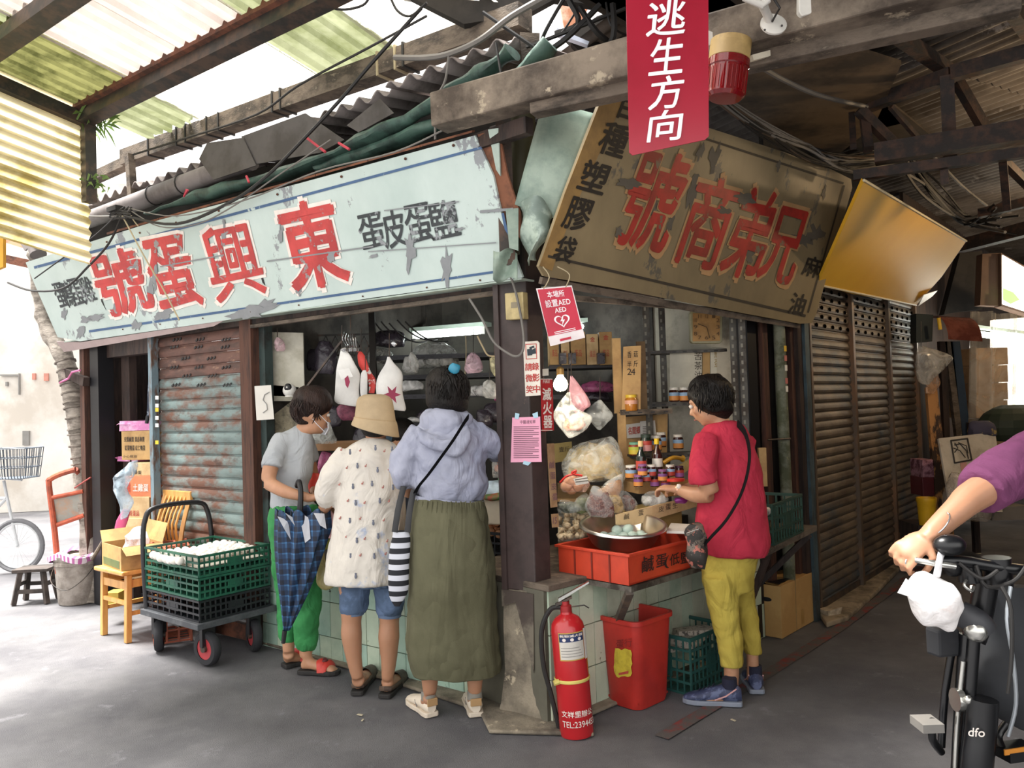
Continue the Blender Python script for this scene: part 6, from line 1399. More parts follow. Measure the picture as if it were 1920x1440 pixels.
def apost(px,py,Y,lab,z0=.62,z1=2.3):
 p=DD(px,py,Y);t=thing('rack_post',lab,'post',(p.x,p.y,z0))
 MB().box((0,0,(z1-z0)/2),(.04,.003,z1-z0)).build('flange',rackm,t,world=False);MB().box((.02,.02,(z1-z0)/2),(.003,.04,z1-z0)).build('flange',rackm,t,world=False)
 n=int((z1-z0)/.05)
 for k in range(n):MB().box((-.004,-.002,.03+k*.05),(.012,.001,.022)).build('hole',mat('hole_pale','8a877c',.8),t,world=False)
apost(1217,770,4.85,'left perforated iron post by the cartons');apost(1247,770,5.1,'rear perforated iron post of the jar rack');apost(1377,700,4.75,'front perforated iron post behind the woman in red');apost(1394,700,4.7,'second perforated iron post behind the woman in red')
shelf('iron_shelf','top iron shelf with two jars',1215,1390,756,4.9,.3,rackm,rz=0);shelf('iron_shelf','lower iron shelf with jars behind the sauce bottles',1185,1400,852,4.7,.3,rackm)
shelf('iron_shelf','high thin shelf under the wall clock',1215,1410,658,5.0,.2,rackm,th=.02);shelf('wooden_shelf','short wooden shelf carrying the yellow lidded jar',1163,1260,772,4.6,.3,greywood)
for x0,x1,y0,y1,Y,m,lb in((1150,1166,634,775,4.65,card,'narrow upright cardboard plank left of the handwritten board'),(1196,1212,640,770,4.75,cardd,'brown upright plank right of the handwritten board'),(1160,1175,775,900,4.6,card,'upright cardboard strip below the wooden shelf')):
 tag(pb(x0,x1,y0,y1,Y,.03).build('cardboard_plank',m),lb,'cardboard')
hb=thing('handwritten_board','tall cardboard board with handwriting beside the iron post','cardboard',DD(1186,700,4.6))
slab([(1169,650),(1202,648),(1201,768),(1166,768)],YP(4.6),.01).build('board',card,hb)
for ch,x,y in(('香',1180,665),('菇',1192,664),('半',1180,683),('斤',1192,682),('2',1180,697),('4',1187,697)):write(ch,[(x-4,y-6),(x+4,y-6),(x+4,y+6),(x-4,y+6)],YP(4.6),.003,bkink,'character',hb)
cbd=thing('notice_board','cardboard panel under the wooden shelf with taped notices','cardboard',DD(1215,830,4.9))
slab([(1170,782),(1252,776),(1250,880),(1172,880)],YP(4.9),.01).build('panel',card,cbd)
slab([(1174,796),(1206,792),(1206,820),(1176,822)],YP(4.88),.002).build('notice',whm,cbd);slab([(1200,790),(1228,788),(1230,815),(1202,818)],YP(4.87),.002).build('notice',whm,cbd)
write('名間鄉',[(1178,801),(1200,799),(1200,813),(1178,815)],YP(4.88),.003,redink,'lettering',cbd,bold=.02)
for k in range(5):slab([(1205,800+3*k),(1225,799+3*k),(1225,800+3*k),(1205,801+3*k)],YP(4.865),.001).build('printed_line',bkink,cbd)
for x0,x1,y0,y1,chs,cx1,lb in((1256,1316,656,756,'苦茶油',1309,'white sheet with three brush characters under the clock'),(1332,1372,652,760,'鮮蛋',1346,'white sheet with faded brush characters behind the red shirt woman')):
 t=thing('brush_paper',lb,'paper',DD(x0,y0,5.05));slab([(x0,y0),(x1,y0),(x1,y1),(x0,y1)],YP(5.05),.002).build('sheet',mat('wall_paper_white','cfcab9',.85),t)
 for k,ch in enumerate(chs):write(ch,[(cx1-7,y0+4+k*18),(cx1+7,y0+4+k*18),(cx1+7,y0+19+k*18),(cx1-7,y0+19+k*18)],YP(5.05),.003,bkink if len(chs)==3 else mat('ink_faded','a08a5a',.8),'character',t,rough=.01)
tag(slab([(1317,655),(1331,655),(1331,760),(1317,760)],YP(5.06),.004).build('cardboard_strip',card),'cardboard strip between the two brush written sheets','cardboard')
tag(slab([(1386,648),(1410,646),(1412,752),(1388,752)],YP(4.9),.004).build('white_sheet',mat('wall_paper_white','cfcab9',.85)),'white sheet on the wall beside the black post','paper')
ck=thing('wall_clock','square brown wall clock hanging under the brown sign','clock',DD(1325,612,4.85))
slab([(1297,582),(1352,584),(1355,590),(1354,640),(1350,644),(1300,644),(1295,640),(1294,588)],YP(4.85),.05).build('case',mat('clock_case','8a8464',.4),ck,bev=.004)
slab([(1299,587),(1350,588),(1350,639),(1299,640)],YP(4.845),.004).build('face',mat('clock_face','a8814c',.6,col2='96703e'),ck)
for n_ in range(1,13):
 a=n_*math.tau/12;x,y=1325+21*max(-1,min(1,1.25*math.sin(a))),613-20*max(-1,min(1,1.25*math.cos(a)))
 write(str(n_),[(x-3,y-3.5),(x+3,y-3.5),(x+3,y+3.5),(x-3,y+3.5)],YP(4.84),.002,mat('clock_ink','5c452c',.7),'numeral',ck)
for a,b in(((1325,613),(1331,634)),((1325,613),(1309,607))):MB().tube([DD(*a,4.83),DD(*b,4.83)],.003,5).build('hand',mat('clock_ink','5c452c',.7),ck)
# ================================================================ objects at the foot of the counter
ep=G(1082,1375)
ex=thing('fire_extinguisher','tall red fire extinguisher with white lettering standing before the pillar','extinguisher',ep);ex.rotation_euler=(-.02,-.055,0)
exr=mat('extinguisher_red','b32026',.25,coat=.4,var=.05)
h=.50;r=.075
MB().lathe([(0,0),(r*.96,0),(r,.01),(r,h-.05),(r*.93,h-.02),(r*.7,h+.005),(r*.35,h+.02),(r*.33,h+.035),(0,h+.035)],n=40,cap=False).build('cylinder',exr,ex,world=False,smooth=True)
MB().lathe([(0,h+.03),(.026,h+.03),(.026,h+.055),(.018,h+.06),(.018,h+.075),(0,h+.075)],n=20).build('valve',mat('valve_red','9a2a2c',.3,metal=.3),ex,world=False,smooth=True)
chm=mat('chrome','b9b9b4',.2,metal=.9)
MB().prism([(-.03,-.012,h+.075),(.11,-.012,h+.145),(.11,-.012,h+.152),(-.03,-.012,h+.09)],(0,.024,0)).build('lever',chm,ex,world=False)
MB().prism([(-.045,-.01,h+.055),(.03,-.01,h+.085),(.03,-.01,h+.095),(-.045,-.01,h+.068)],(0,.02,0)).build('handle',steel,ex,world=False)
MB().tube([(.02,-.01,h+.05),(.08,-.02,h+.055),(.10,-.02,h+.04)],.003,5).build('pin',steel,ex,world=False)
MB().tube(smoothline([(-.02,0,h+.05),(-.07,.01,h+.04),(-.115,.015,h-.05),(-.12,.02,.3),(-.10,.02,.18),(-.08,.02,.05),(-.075,.02,.02)],5),.011,8).build('hose',mat('hose_black','1e1c1b',.7),ex,world=False,smooth=True)
MB().lathe([(r+.001,.235),(r+.004,.238),(r+.004,.247),(r+.001,.25)],n=40,cap=False).build('strap',mat('strap_yellow','cdbd66',.5),ex,world=False,smooth=True)
MB().tube([(-r*.8,-.045,.243),(-r*1.1,-.05,.24)],.012,8).build('strap_knot',mat('strap_yellow','cdbd66',.5),ex,world=False)
def curved(name,a0,a1,z0,z1,m,rr_,par,n=10):
 vs=[]
 for i in range(n+1):
  a=math.radians(a0+(a1-a0)*i/n);vs+=[V((rr_*math.sin(a),-rr_*math.cos(a),z0)),V((rr_*math.sin(a),-rr_*math.cos(a),z1))]
 return MB().add(vs,[(2*i,2*i+2,2*i+3,2*i+1) for i in range(n)]).build(name,m,par,world=False,fix=False,smooth=True)
curved('label',-38,54,.335,.455,mat('label_gold','b8944a',.4),r+.001,ex);curved('label_sheet',-35,51,.34,.415,mat('label_silver','c9c4bc',.4),r+.0018,ex);curved('label_head',-35,51,.415,.45,mat('label_navy','1d2f5c',.4),r+.0018,ex)
curved('paper_tag',56,84,.33,.46,whm,r+.001,ex,5)
def cwrite(body,a0,a1,z0,z1,m,par,bold=0.,nm='lettering',rr_=None):
 vs,fs=glyphs(body,bold);R=(rr_ or r)+.003
 mb=MB();mb.add([V((R*math.sin(math.radians(a0+(a1-a0)*x)),-R*math.cos(math.radians(a0+(a1-a0)*x)),z0+(z1-z0)*y)) for x,y,j in vs],fs);return mb.build(nm,m,par,world=False,fix=False)
cwrite('乾粉滅火器',-32,48,.436,.447,whp,ex,.02);cwrite('文祥里辦公',-50,62,.095,.122,whp,ex,.012);cwrite('TEL:2394453',-50,72,.052,.078,whp,ex,.01)
for a in(-18,8,34):cwrite('●',a-6,a+6,.418,.432,whp,ex)
for k in range(4):curved('printed_line',-31,44-k*4,.352+.012*k,.355+.012*k,mat('grey_print3','8d8a86',.7),r+.0028,ex)
tag(MB().ell(G(1044,1348)+Z*.02,.02,8,6).build('stone',mat('pale_stone','b8aa98',.9)),'small pale stone by the foot of the extinguisher hose','stone')
rbn=thing('red_bin','square red plastic bin with torn yellow sticker under the display table','bin',G(1197,1312),rzR-.02)
bnm=mat('bin_red','b9322a',.4,col2='a32a24',scale=3)
def rr4(w_,d,z,n=6,c=.05):
 out=[]
 for qx,qy,a0 in((1,1,0),(-1,1,90),(-1,-1,180),(1,-1,270)):
  for k in range(n):a=math.radians(a0+90*k/(n-1));out.append(V((qx*(w_/2-c)+c*math.cos(a),qy*(d/2-c)+c*math.sin(a),z)))
 return out
MB().loft([rr4(.24,.19,.0),rr4(.25,.20,.02),rr4(.29,.24,.40),rr4(.31,.26,.40),rr4(.31,.26,.42),rr4(.285,.235,.42),rr4(.245,.195,.03)],cap=False).build('body',bnm,rbn,world=False,smooth=True)
MB().box((0,0,.03),(.23,.18,.01)).build('bottom',bnm,rbn,world=False)
stkr=[]
rs=random.Random(2)
for k in range(22):
 a=k*math.tau/22;stkr.append((1168+16*max(-1,min(1,1.3*math.cos(a)))+rs.uniform(-1.5,1.5),1243+26*max(-1,min(1,1.3*math.sin(a)))+rs.uniform(-2,2)))
_m=wm(rbn);fpt=_m@V((-.135,0,.2));fn=(_m.to_3x3()@V((-1,0,-.06))).normalized()
slab(stkr,(fpt+fn*.004,fn),.001).build('sticker',mat('torn_yellow','cdb83c',.6,col2='b39c30',scale=20),rbn)
slab([(1160,1262),(1178,1258),(1178,1263),(1160,1266)],(fpt+fn*.006,fn),.001).build('sticker_print',redink,rbn)
write('蛋行',[(1155,1200),(1185,1196),(1185,1212),(1155,1216)],(fpt,fn),.005,mat('brush_faded','7a2420',.8),'lettering',rbn)
b2_=thing('red_bin','second red bin mostly hidden behind the extinguisher','bin',G(1150,1285)+V((.0,.12,0)),rzR)
MB().loft([rr4(.26,.2,.0),rr4(.3,.26,.42),rr4(.28,.24,.42),rr4(.24,.18,.05)],cap=False).build('body',mat('bin_red_dull','8a2d28',.5),b2_,world=False,smooth=True)
tc=crate('crate','dark teal lattice crate with newspapers beside the red bin',tuple(G(1300,1290)+V((.0,.12,0))),rzR,.36,.28,.27,tcr,nb=(10,7),rows_=5)
nwp=mat('newspaper','b5aca0',.9,col2='5f5a55',scale=40,thr=(.55,.6))
for k,(x,y,a,lb) in enumerate(((-.06,-.04,.5,'front'),(.02,-.02,.9,'middle'),(.06,.05,.2,'rear'))):
 p=G(1295,1290)+V((x,.12+y,.19+.02*k));one(MB().box((0,0,0),(.2,.11,.03),a).jit(.02,15),'newspaper',nwp,'folded newspaper lying at the %s of the teal crate'%lb,'newspaper').location=p
BX=thing('carton','big tan carton with oval hand hole standing by the shutters','carton',G(1467,1180),0)
pts=[(1412,1092),(1466,1102),(1534,1070),(1480,1052)]
n1_,n2_,n3_=G(1467,1198),G(1534,1160),G(1412,1185)
uu=(n2_-n1_);vv=(n3_-n1_);vv=V((-uu.y,uu.x,0)).normalized()*min(vv.length,.42);hh=.31
ckm=mat('carton_clean','bf9a62',.8,col2='b08a54',scale=3,var=.04)
MB().prism([n1_,n1_+uu,n1_+uu+vv,n1_+vv],Z*hh).build('body',ckm,BX,bev=.003)
MB().add([n1_+Z*(hh+.002),n1_+uu*.55+Z*(hh+.006),n1_+uu*.55+vv+Z*(hh+.006),n1_+vv+Z*(hh+.02)],[(0,1,2,3)]).build('flap',ckm,BX)
MB().add([n1_+uu*.02+vv*.05+Z*(hh+.012),n1_+vv*.5+uu*.03+Z*(hh+.012),n1_+uu*.42+vv*.1+Z*(hh+.012)],[(0,1,2)]).build('gap',black,BX)
hc_=n1_+vv*.45+Z*hh*.72;fx=-uu.normalized();MB().prism([hc_+vv.normalized()*.035*math.cos(t)+Z*.013*math.sin(t)+fx*.003 for t in[k*math.tau/16 for k in range(16)]],-fx*.002).build('hand_hole',black,BX)
MB().prism([n1_+uu*.55-uu*.03+Z*.02,n1_+uu*.6+Z*.02,n1_+uu*.6+Z*.11,n1_+uu*.55-uu*.03+Z*.11],vv.normalized()*-.001).build('tape',mat('tape_tan','a8834a',.3),BX)
rk=one(MB().box((0,0,.035),(.10,.09,.07),.5).jit(.02,12),'brick_lump',mat('pale_brick','b8a890',.9,col2='8d7f6a',scale=12),'pale concrete lump at the start of the kerb','stone');rk.location=G(1556,1160)
z5=.70
sA,sB,sC=G(1440,1030,z5),G(1532,985,z5),G(1500,955,z5)
sh5=thing('side_shelf','wooden side shelf on raking brackets right of the red shirt woman','shelf',sA)
us=(sB-sA).normalized();vs_=V((-us.y,us.x,0));ls=(sB-sA).length
MB().prism([sA-us*.1,sB,sB+vs_*.34,sA-us*.1+vs_*.34],Z*-.03).build('board',greywood,sh5)
MB().beam(sA+us*(ls-.15)-Z*.03,sA+us*(ls-.25)+vs_*.3-Z*.35,.035,.03).build('bracket',darkwood,sh5);MB().beam(sA+us*.1+vs_*.03-Z*.03,sA+us*.1+vs_*.3-Z*.7,.035,.03).build('bracket',darkwood,sh5)
ckc=sA+us*(ls*.42)+vs_*.17
crate('egg_crate','dark green crate with a few white eggs on the side shelf',tuple(ckc),math.atan2(us.y,us.x),.48,.32,.20,mat('crate_deep_green','23433a',.45),nb=(11,7),rows_=3)
for k in range(7):egg('egg',eggw,'white egg in the dark green crate on the side shelf',ckc+us*random.uniform(-.2,-.02)+vs_*random.uniform(-.1,.1)+Z*.155,'white eggs on the side shelf',.026)
tag(MB().box(ckc-us*.24+Z*.05,(.12,.2,.09),math.atan2(us.y,us.x)).build('small_carton',cardp,bev=.002),'small pale carton at the left end of the side shelf','carton')
tag(pb(1424,1438,840,912,4.75,.03).build('card_sheet',card),'brown cardboard sheet standing behind the red shirt woman','cardboard')
for x,y,s_,lb in((812,1250,.02,'tiny pale scrap of litter behind the white sneakers'),(675,1340,.03,'pale paper scrap on the asphalt left of the sneakers'),(680,1350,.02,'second pale paper scrap on the asphalt'),(1375,1350,.025,'dry leaf on the asphalt before the blue shoes'),(1500,1130,.03,'pale scrap beside the kerb')):
 p=G(x,y,.004);one(MB().box((0,0,0),(s_,s_*.4,.003),x),'litter',mat('litter_pale','b5ab94',.9),lb,'litter').location=p
# ================================================================ people
def frame_of(f,up=Z):
 f=V(f).normalized();r=f.cross(up).normalized();u=r.cross(f).normalized();return Matrix(((r.x,f.x,u.x),(r.y,f.y,u.y),(r.z,f.z,u.z)))
def add_head(mb,c,f,s=1.):
 R=frame_of(f);P=lambda x,y,z:c+R@(V((x,y,z))*s)
 mb.ell(P(0,-.012,.02),V((.074,.092,.092))*s,24,16,R);mb.ell(P(0,.022,-.045),V((.056,.062,.068))*s,20,12,R)
 mb.ell(P(0,.055,-.085),V((.028,.024,.022))*s,12,8,R)
 mb.tube([P(0,.078,.012),P(0,.094,-.018),P(0,.104,-.032)],[.009*s,.012*s,.014*s],8);mb.ell(P(0,.084,-.058),V((.022,.012,.009))*s,10,6,R)
 for k in(-1,1):
  mb.ell(P(k*.074,-.005,-.012),V((.010,.018,.030))*s,10,8,R);mb.ell(P(k*.035,.068,-.022),V((.02,.016,.018))*s,8,6,R);mb.ell(P(k*.03,.076,.024),V((.024,.01,.008))*s,8,6,R)
 return R,P
def face_bits(t,P,s,R):
 for k in(-1,1):
  MB().ell(P(k*.030,.079,.008),.0105*s,10,8).build('eye',mat('eye_white','d9d4cc',.3),t,smooth=True);MB().ell(P(k*.030,.0875,.008),.0048*s,8,6).build('iris',mat('eye_dark','1d1512',.3),t,smooth=True)
  MB().tube([P(k*.045,.080,.024),P(k*.03,.088,.028),P(k*.016,.088,.025)],.003*s,5).build('eyebrow',mat('hair_black','17130f',.6),t)
 MB().tube([P(-.018,.091,-.058),P(0,.097,-.057),P(.018,.091,-.058)],.0035*s,6).build('lips',mat('lips','9a5a50',.5),t,smooth=True)
def add_hand(mb,w_,d,pn,thumb,curl=.9,s=1.):
 """w_: wrist; d: direction of the fingers; pn: palm normal (towards what is held); thumb: side of the thumb"""
 d=V(d).normalized();pn=(V(pn)-d*V(pn).dot(d)).normalized();th=(V(thumb)-d*V(thumb).dot(d)-pn*V(thumb).dot(pn)).normalized()
 R=Matrix(((th.x,d.x,pn.x),(th.y,d.y,pn.y),(th.z,d.z,pn.z)))
 mb.ell(w_+d*.045*s,V((.038,.052,.015))*s,16,10,R);mb.tube([w_-d*.03,w_+d*.02],[(.026*s),.027*s],10,flat=.8)
 for k,(o,L) in enumerate(((.033,.072),(.011,.080),(-.011,.075),(-.032,.060))):
  p=w_+d*.078*s+th*o*s;a=0;pts=[w_+d*.045*s+th*o*.8*s,p]
  for j,(l,c_) in enumerate(((.42,.5),(.32,.9),(.26,.8))):
   a+=c_*curl;dd=d*math.cos(a)+pn*math.sin(a);p=p+dd*L*l*s*1.0;pts.append(p)
  mb.tube(pts,[.0090*s,.0088*s,.0085*s,.0078*s,.0065*s],8)
 b=w_+d*.018*s+th*.022*s;p1=b+(th*.75+d*.55+pn*.3).normalized()*.038*s;p2=p1+(d*.8+pn*.55*curl+th*.1).normalized()*.032*s;p3=p2+(d*.7+pn*.8*curl-th*.2).normalized()*.024*s
 mb.tube([b-th*.008,p1,p2,p3],[.014*s,.0115*s,.010*s,.008*s],8)
def fuse(mb,name,m,par,vox=.009,sm=6):
 o=mb.build(name,m,par,smooth=True,angle=180)
 r=o.modifiers.new('fuse','REMESH');r.mode='VOXEL';r.voxel_size=vox;r.use_smooth_shade=True
 if sm:q=o.modifiers.new('smooth','SMOOTH');q.iterations=sm;q.factor=.5
 return o
TEXN={}
def cloth(mb,name,m,par,vox=.011,sm=5,wr=.012,sc=.16):
 wr*=1.5;folds(m)
 o=fuse(mb,name,m,par,vox,sm)
 if sc not in TEXN:
  tx=bpy.data.textures.new('folds%s'%sc,'CLOUDS');tx.noise_scale=sc;tx.noise_depth=2;TEXN[sc]=tx
 d=o.modifiers.new('folds','DISPLACE');d.texture=TEXN[sc];d.strength=wr;d.mid_level=.5;d.texture_coords='GLOBAL';return o
def LM(mb,pts,rs,n=14,flat=1.,k=4):
 P=smoothline(pts,k);R=[]
 for i in range(len(pts)-1):
  for j in range(k):R.append(rs[i]+(rs[i+1]-rs[i])*j/k)
 R.append(rs[-1]);mb.tube(P,R,n,flat=flat);return P
def shoe(par,heel,toe,m,sole,w_=.038,h=.055,hi=.07,name='shoe',strap=None):
 """a closed shoe from heel to toe on the ground"""
 heel=V((heel.x,heel.y,0));toe=V((toe.x,toe.y,0));d=(toe-heel);L=d.length;d.normalize();r=d.cross(Z)
 def ring(t,w1,z0,z1):
  c=heel+d*L*t;return[c+r*w1*math.cos(a)+Z*((z0+z1)/2+(z1-z0)/2*math.sin(a)) for a in[k*math.tau/14 for k in range(14)]]
 so=MB()
 out=[(-.02,.6),(.0,.82),(.15,.92),(.35,.85),(.6,1.05),(.8,1.05),(.93,.75),(1.0,.35)]
 lo=[heel+d*L*t+r*w_*q for t,q in out]+[heel+d*L*t-r*w_*q for t,q in reversed(out)]
 so.prism([p+Z*.001 for p in lo],Z*.022).build('sole',sole,par,bev=.004)
 if m:MB().loft([ring(-.01,w_*.5,.02,hi*.8),ring(.06,w_*.8,.015,hi),ring(.25,w_*.85,.015,hi),ring(.45,w_*.88,.015,h+.008),ring(.7,w_*.98,.012,h*.8),ring(.88,w_*.8,.012,h*.62),ring(.98,w_*.4,.012,h*.45)]).build(name,m,par,smooth=True)
 return heel,d,r,L
def foot(mb,ankle,heel,toe,w_=.034):
 heel=V((heel.x,heel.y,.045));toe=V((toe.x,toe.y,.03));d=toe-heel
 mb.tube([heel+Z*-.005,heel+d*.25+Z*.012,heel+d*.55+Z*.002,heel+d*.8-Z*.008,heel+d*.93-Z*.010],[(.022),.036,.034,.032,.022],12,flat=.8)
 mb.tube([ankle,heel+d*.18+Z*.02],[.034,.036],12)
 dn=d.normalized();r=dn.cross(Z)
 for k in range(5):
  o=(k-2)*.014;mb.tube([heel+d*.85+r*o-Z*.012,heel+d*(.99-abs(k-1)*.02)+r*o-Z*.016],[.0095,.0075],8)
skin1=mat('skin_tan','b88a6c',.5,col2='ad7e60',scale=8,var=.05,sss=.08);skin2=mat('skin_warm','a97c60',.5,var=.05,sss=.08)
hairm=mat('hair_black','17130f',.6,bump=.6,bscale=60);
def hairmat(nm,c,c2):
 m=mat(nm,c,.5,spec=.25,col2=c2,scale=9,thr=(.45,.6),var=.3);nt=m.node_tree;b=nt.nodes['Principled BSDF']
 w_=nt.nodes.new('ShaderNodeTexNoise');g_=nt.nodes.new('ShaderNodeNewGeometry');mp=nt.nodes.new('ShaderNodeMapping');mp.inputs['Scale'].default_value=(220,220,12);nt.links.new(g_.outputs['Position'],mp.inputs[0]);nt.links.new(mp.outputs[0],w_.inputs['Vector']);w_.inputs['Scale'].default_value=1
 bn=nt.nodes.new('ShaderNodeBump');bn.inputs['Strength'].default_value=.8;bn.inputs['Distance'].default_value=.006;nt.links.new(w_.outputs['Fac'],bn.inputs['Height']);nt.links.new(bn.outputs[0],b.inputs['Normal']);return m
h1=hairmat('hair_dark_brown','211613','30201b');h3=hairmat('hair_soft_black','120f0d','1d1815')
def strands(c,rad,n,m,par,seed=0,down=.6,L=.09,R=None,name='hair_strands',zlim=-.35,face=None):
 rnd=random.Random(seed);mb=MB()
 for k in range(n):
  d=V((rnd.gauss(0,1),rnd.gauss(0,1),rnd.gauss(.3,.8))).normalized()
  if d.z<zlim or(face and d.dot(V(face).normalized())>.35 and d.z<.75):continue
  tg=(V((rnd.gauss(0,.3),rnd.gauss(0,.3),-1))-d*V((0,0,-1)).dot(d)).normalized();pts=[]
  for q in(0,.35,.7,1.0):
   e=(d+tg*L/rad[0]*q).normalized();f=1.0+.03*q+rnd.uniform(0,.02);pts.append(c+V((e.x*rad[0],e.y*rad[1],e.z*rad[2]))*f)
  mb.tube(pts,[.003,.0035,.003,.0008],4,cap=False)
 o=mb.build(name,m,par,smooth=True);o['kind']='stuff';return o
def D(x,y,Y):return DD(x,y,Y)
Y1=4.45
a1_=thing('person','person in grey short sleeved shirt and green trousers, umbrella on the forearm','person',(D(565,1100,Y1).x,Y1,0))
mb=MB();hc1=D(587,776,Y1);R1,P1=add_head(mb,hc1,(.86,.40,-.22),.98)
LM(mb,[hc1+V((-.02,-.0,-.07)),D(567,808,Y1),D(556,830,Y1)],[.045,.046,.06])
LM(mb,[D(545,830,Y1),D(545,870,Y1),D(545,940,Y1),D(552,1000,Y1)],[.06,.07,.07,.07])
LM(mb,[D(530,835,Y1-.05),D(508,875,Y1-.12),D(503,903,Y1-.15)],[.045,.043,.038]);LM(mb,[D(503,905,Y1-.15),D(535,922,Y1-.2),D(583,934,Y1-.2)],[.039,.035,.023])
add_hand(mb,D(585,934,Y1-.2),(.95,.25,.15),(.1,.3,.9),(0,.9,.3),.7)
LM(mb,[D(572,838,Y1+.12),D(585,890,Y1+.22),D(592,925,Y1+.15)],[.045,.04,.03]);add_hand(mb,D(593,928,Y1+.1),(.7,-.2,.2),(0,-.5,.8),(0,.9,.3),.8)
LM(mb,[D(575,1040,Y1),D(578,1140,Y1),D(573,1232,Y1)],[.06,.048,.034]);LM(mb,[D(540,1040,Y1+.05),D(541,1130,Y1+.08),D(541,1222,Y1+.08)],[.055,.043,.033])
hA,tA_=G(566,1262),G(634,1264);hB,tB_=G(534,1252),G(580,1240)
foot(mb,D(573,1235,Y1),hA,tA_);foot(mb,D(541,1225,Y1+.08),hB,tB_)
fuse(mb,'body',skin1,a1_,.0085);face_bits(a1_,P1,.98,R1)
rows=[(797,556,572,Y1,.9),(806,540,580,Y1,.8),(818,522,586,Y1,.75),(838,512,586,Y1,.75),(862,508,588,Y1,.78),(888,507,586,Y1,.8),(912,507,578,Y1,.8),(932,508,582,Y1,.85),(948,509,592,Y1,.9),(954,510,594,Y1,.9)]
mb=rowloft(dens(rows,3),30);LM(mb,[D(535,822,Y1-.02),D(519,850,Y1-.08),D(511,878,Y1-.12)],[.06,.062,.066],16)
LM(mb,[D(570,825,Y1+.08),D(580,860,Y1+.15)],[.06,.062])
cloth(mb,'shirt',mat('tee_grey','a4a8ac',.85,var=.05),a1_,.010,3,.016,.12)
grn=mat('trousers_green','3f8f54',.8,col2='378049',scale=4,var=.08)
mb=rowloft(dens([(945,509,594,Y1,.9),(960,505,598,Y1,.9),(985,504,600,Y1,.9),(1020,506,602,Y1,.85),(1050,510,602,Y1,.8)],3),30)
rowloft(dens([(1035,546,603,Y1-.03,.95),(1100,552,601,Y1-.03,.95),(1160,552,601,Y1-.02,.95),(1195,552,599,Y1,.95),(1212,557,593,Y1,.95),(1218,560,589,Y1,.95)],3),22,mb)
rowloft(dens([(1035,508,562,Y1+.05,.95),(1100,516,562,Y1+.08,.95),(1160,521,560,Y1+.08,.95),(1190,522,556,Y1+.08,.95),(1204,528,552,Y1+.08,.95)],3),22,mb)
cloth(mb,'trousers',grn,a1_,.011,3,.022,.10)
mb=rowloft(dens([(723,572,600,Y1,1),(730,558,612,Y1,.95),(742,551,620,Y1,.95),(756,548,623,Y1,.92),(770,548,618,Y1,.9),(782,550,604,Y1,.85),(790,554,594,Y1-.02,.7),(796,560,580,Y1-.04,.5)],3),30,j=.008,js=30)
fuse(mb,'hair',h1,a1_,.008,2);strands(hc1+V((-.015,-.0,.03)),(.107,.107,.100),380,h1,a1_,1,.9,.07,face=(.86,.40,-.1))
mskm=mat('mask_white','dfe3ea',.7)
def maskf(u,v):return P1((u-.5)*.11,.082+.028*math.cos((u-.5)*2.6)-.02*abs(v-.5),-.03-.075*v)
mo=MB().grid(maskf,10,6).build('face_mask',mskm,a1_,smooth=True);mo.modifiers.new('t','SOLIDIFY').thickness=.002
MB().tube([P1(.055,.085,-.04),P1(.078,.02,.0),P1(.078,-.015,-.0)],.0018,5).build('mask_loop',mskm,a1_);MB().tube([P1(.055,.075,-.09),P1(.078,.01,-.05),P1(.078,-.012,-.03)],.0018,5).build('mask_loop',mskm,a1_)
sdr=mat('sandal_red','c0392f',.5);sdk=mat('sole_black','22201f',.7)
for k,(h_,t_) in enumerate(((hA,tA_),(hB,tB_))):
 sdl=thing('sandal','red strap sandal on the %s foot of the woman in green trousers'%('nearer','farther')[k],'shoe',h_)
 hh_,d_,r_,L_=shoe(sdl,h_-(t_-h_)*.05,t_+(t_-h_)*.05,None,sdk,.042)
 for tt,e in((.5,1),(.72,-1)):
  c=hh_+d_*L_*tt
  pts=[c+r_*.042*math.cos(a)+Z*(.018+.058*math.sin(a)*(1-.25*(tt>.6)))+d_*.02*math.cos(a)*e for a in[k2*math.pi/8 for k2 in range(9)]]
  MB().tube(pts,[(.004,.019)]*9,8).build('strap',sdr,sdl,smooth=True)
 MB().ell(hh_+d_*L_*.62+Z*.072,(.02,.02,.012),10,6).jit(.006,60).build('flower',mat('flower_dark_red','5a1f22',.5),sdl,smooth=True)
um2=thing('plaid_umbrella','dark blue plaid folded umbrella hanging from the forearm of the woman in grey','umbrella',D(560,910,Y1-.26))
pld=bpy.data.materials.new('plaid_blue');pld.use_nodes=True;MC['plaid_blue']=pld
nt=pld.node_tree;N=nt.nodes;L=nt.links;b=N['Principled BSDF'];b.inputs['Roughness'].default_value=.55
g_=N.new('ShaderNodeNewGeometry');sep=N.new('ShaderNodeSeparateXYZ');L.new(g_.outputs['Position'],sep.inputs[0])
def stripes(sock,f,lo,hi,ax):
 m1=N.new('ShaderNodeMath');m1.operation='MULTIPLY';m1.inputs[1].default_value=f;L.new(sock,m1.inputs[0]);m2=N.new('ShaderNodeMath');m2.operation='FRACT';L.new(m1.outputs[0],m2.inputs[0])
 r=N.new('ShaderNodeValToRGB');r.color_ramp.interpolation='CONSTANT';e=r.color_ramp.elements;e[0].position=0;e[0].color=(0,0,0,1);e[1].position=lo;e[1].color=(.5,.5,.5,1);x=e.new(hi);x.color=(1,1,1,1);L.new(m2.outputs[0],r.inputs[0]);return r.outputs[0]
mxx=N.new('ShaderNodeMath');mxx.operation='ADD';L.new(stripes(sep.outputs[0],22,.45,.8,0),mxx.inputs[0]);L.new(stripes(sep.outputs[2],18,.45,.85,1),mxx.inputs[1])
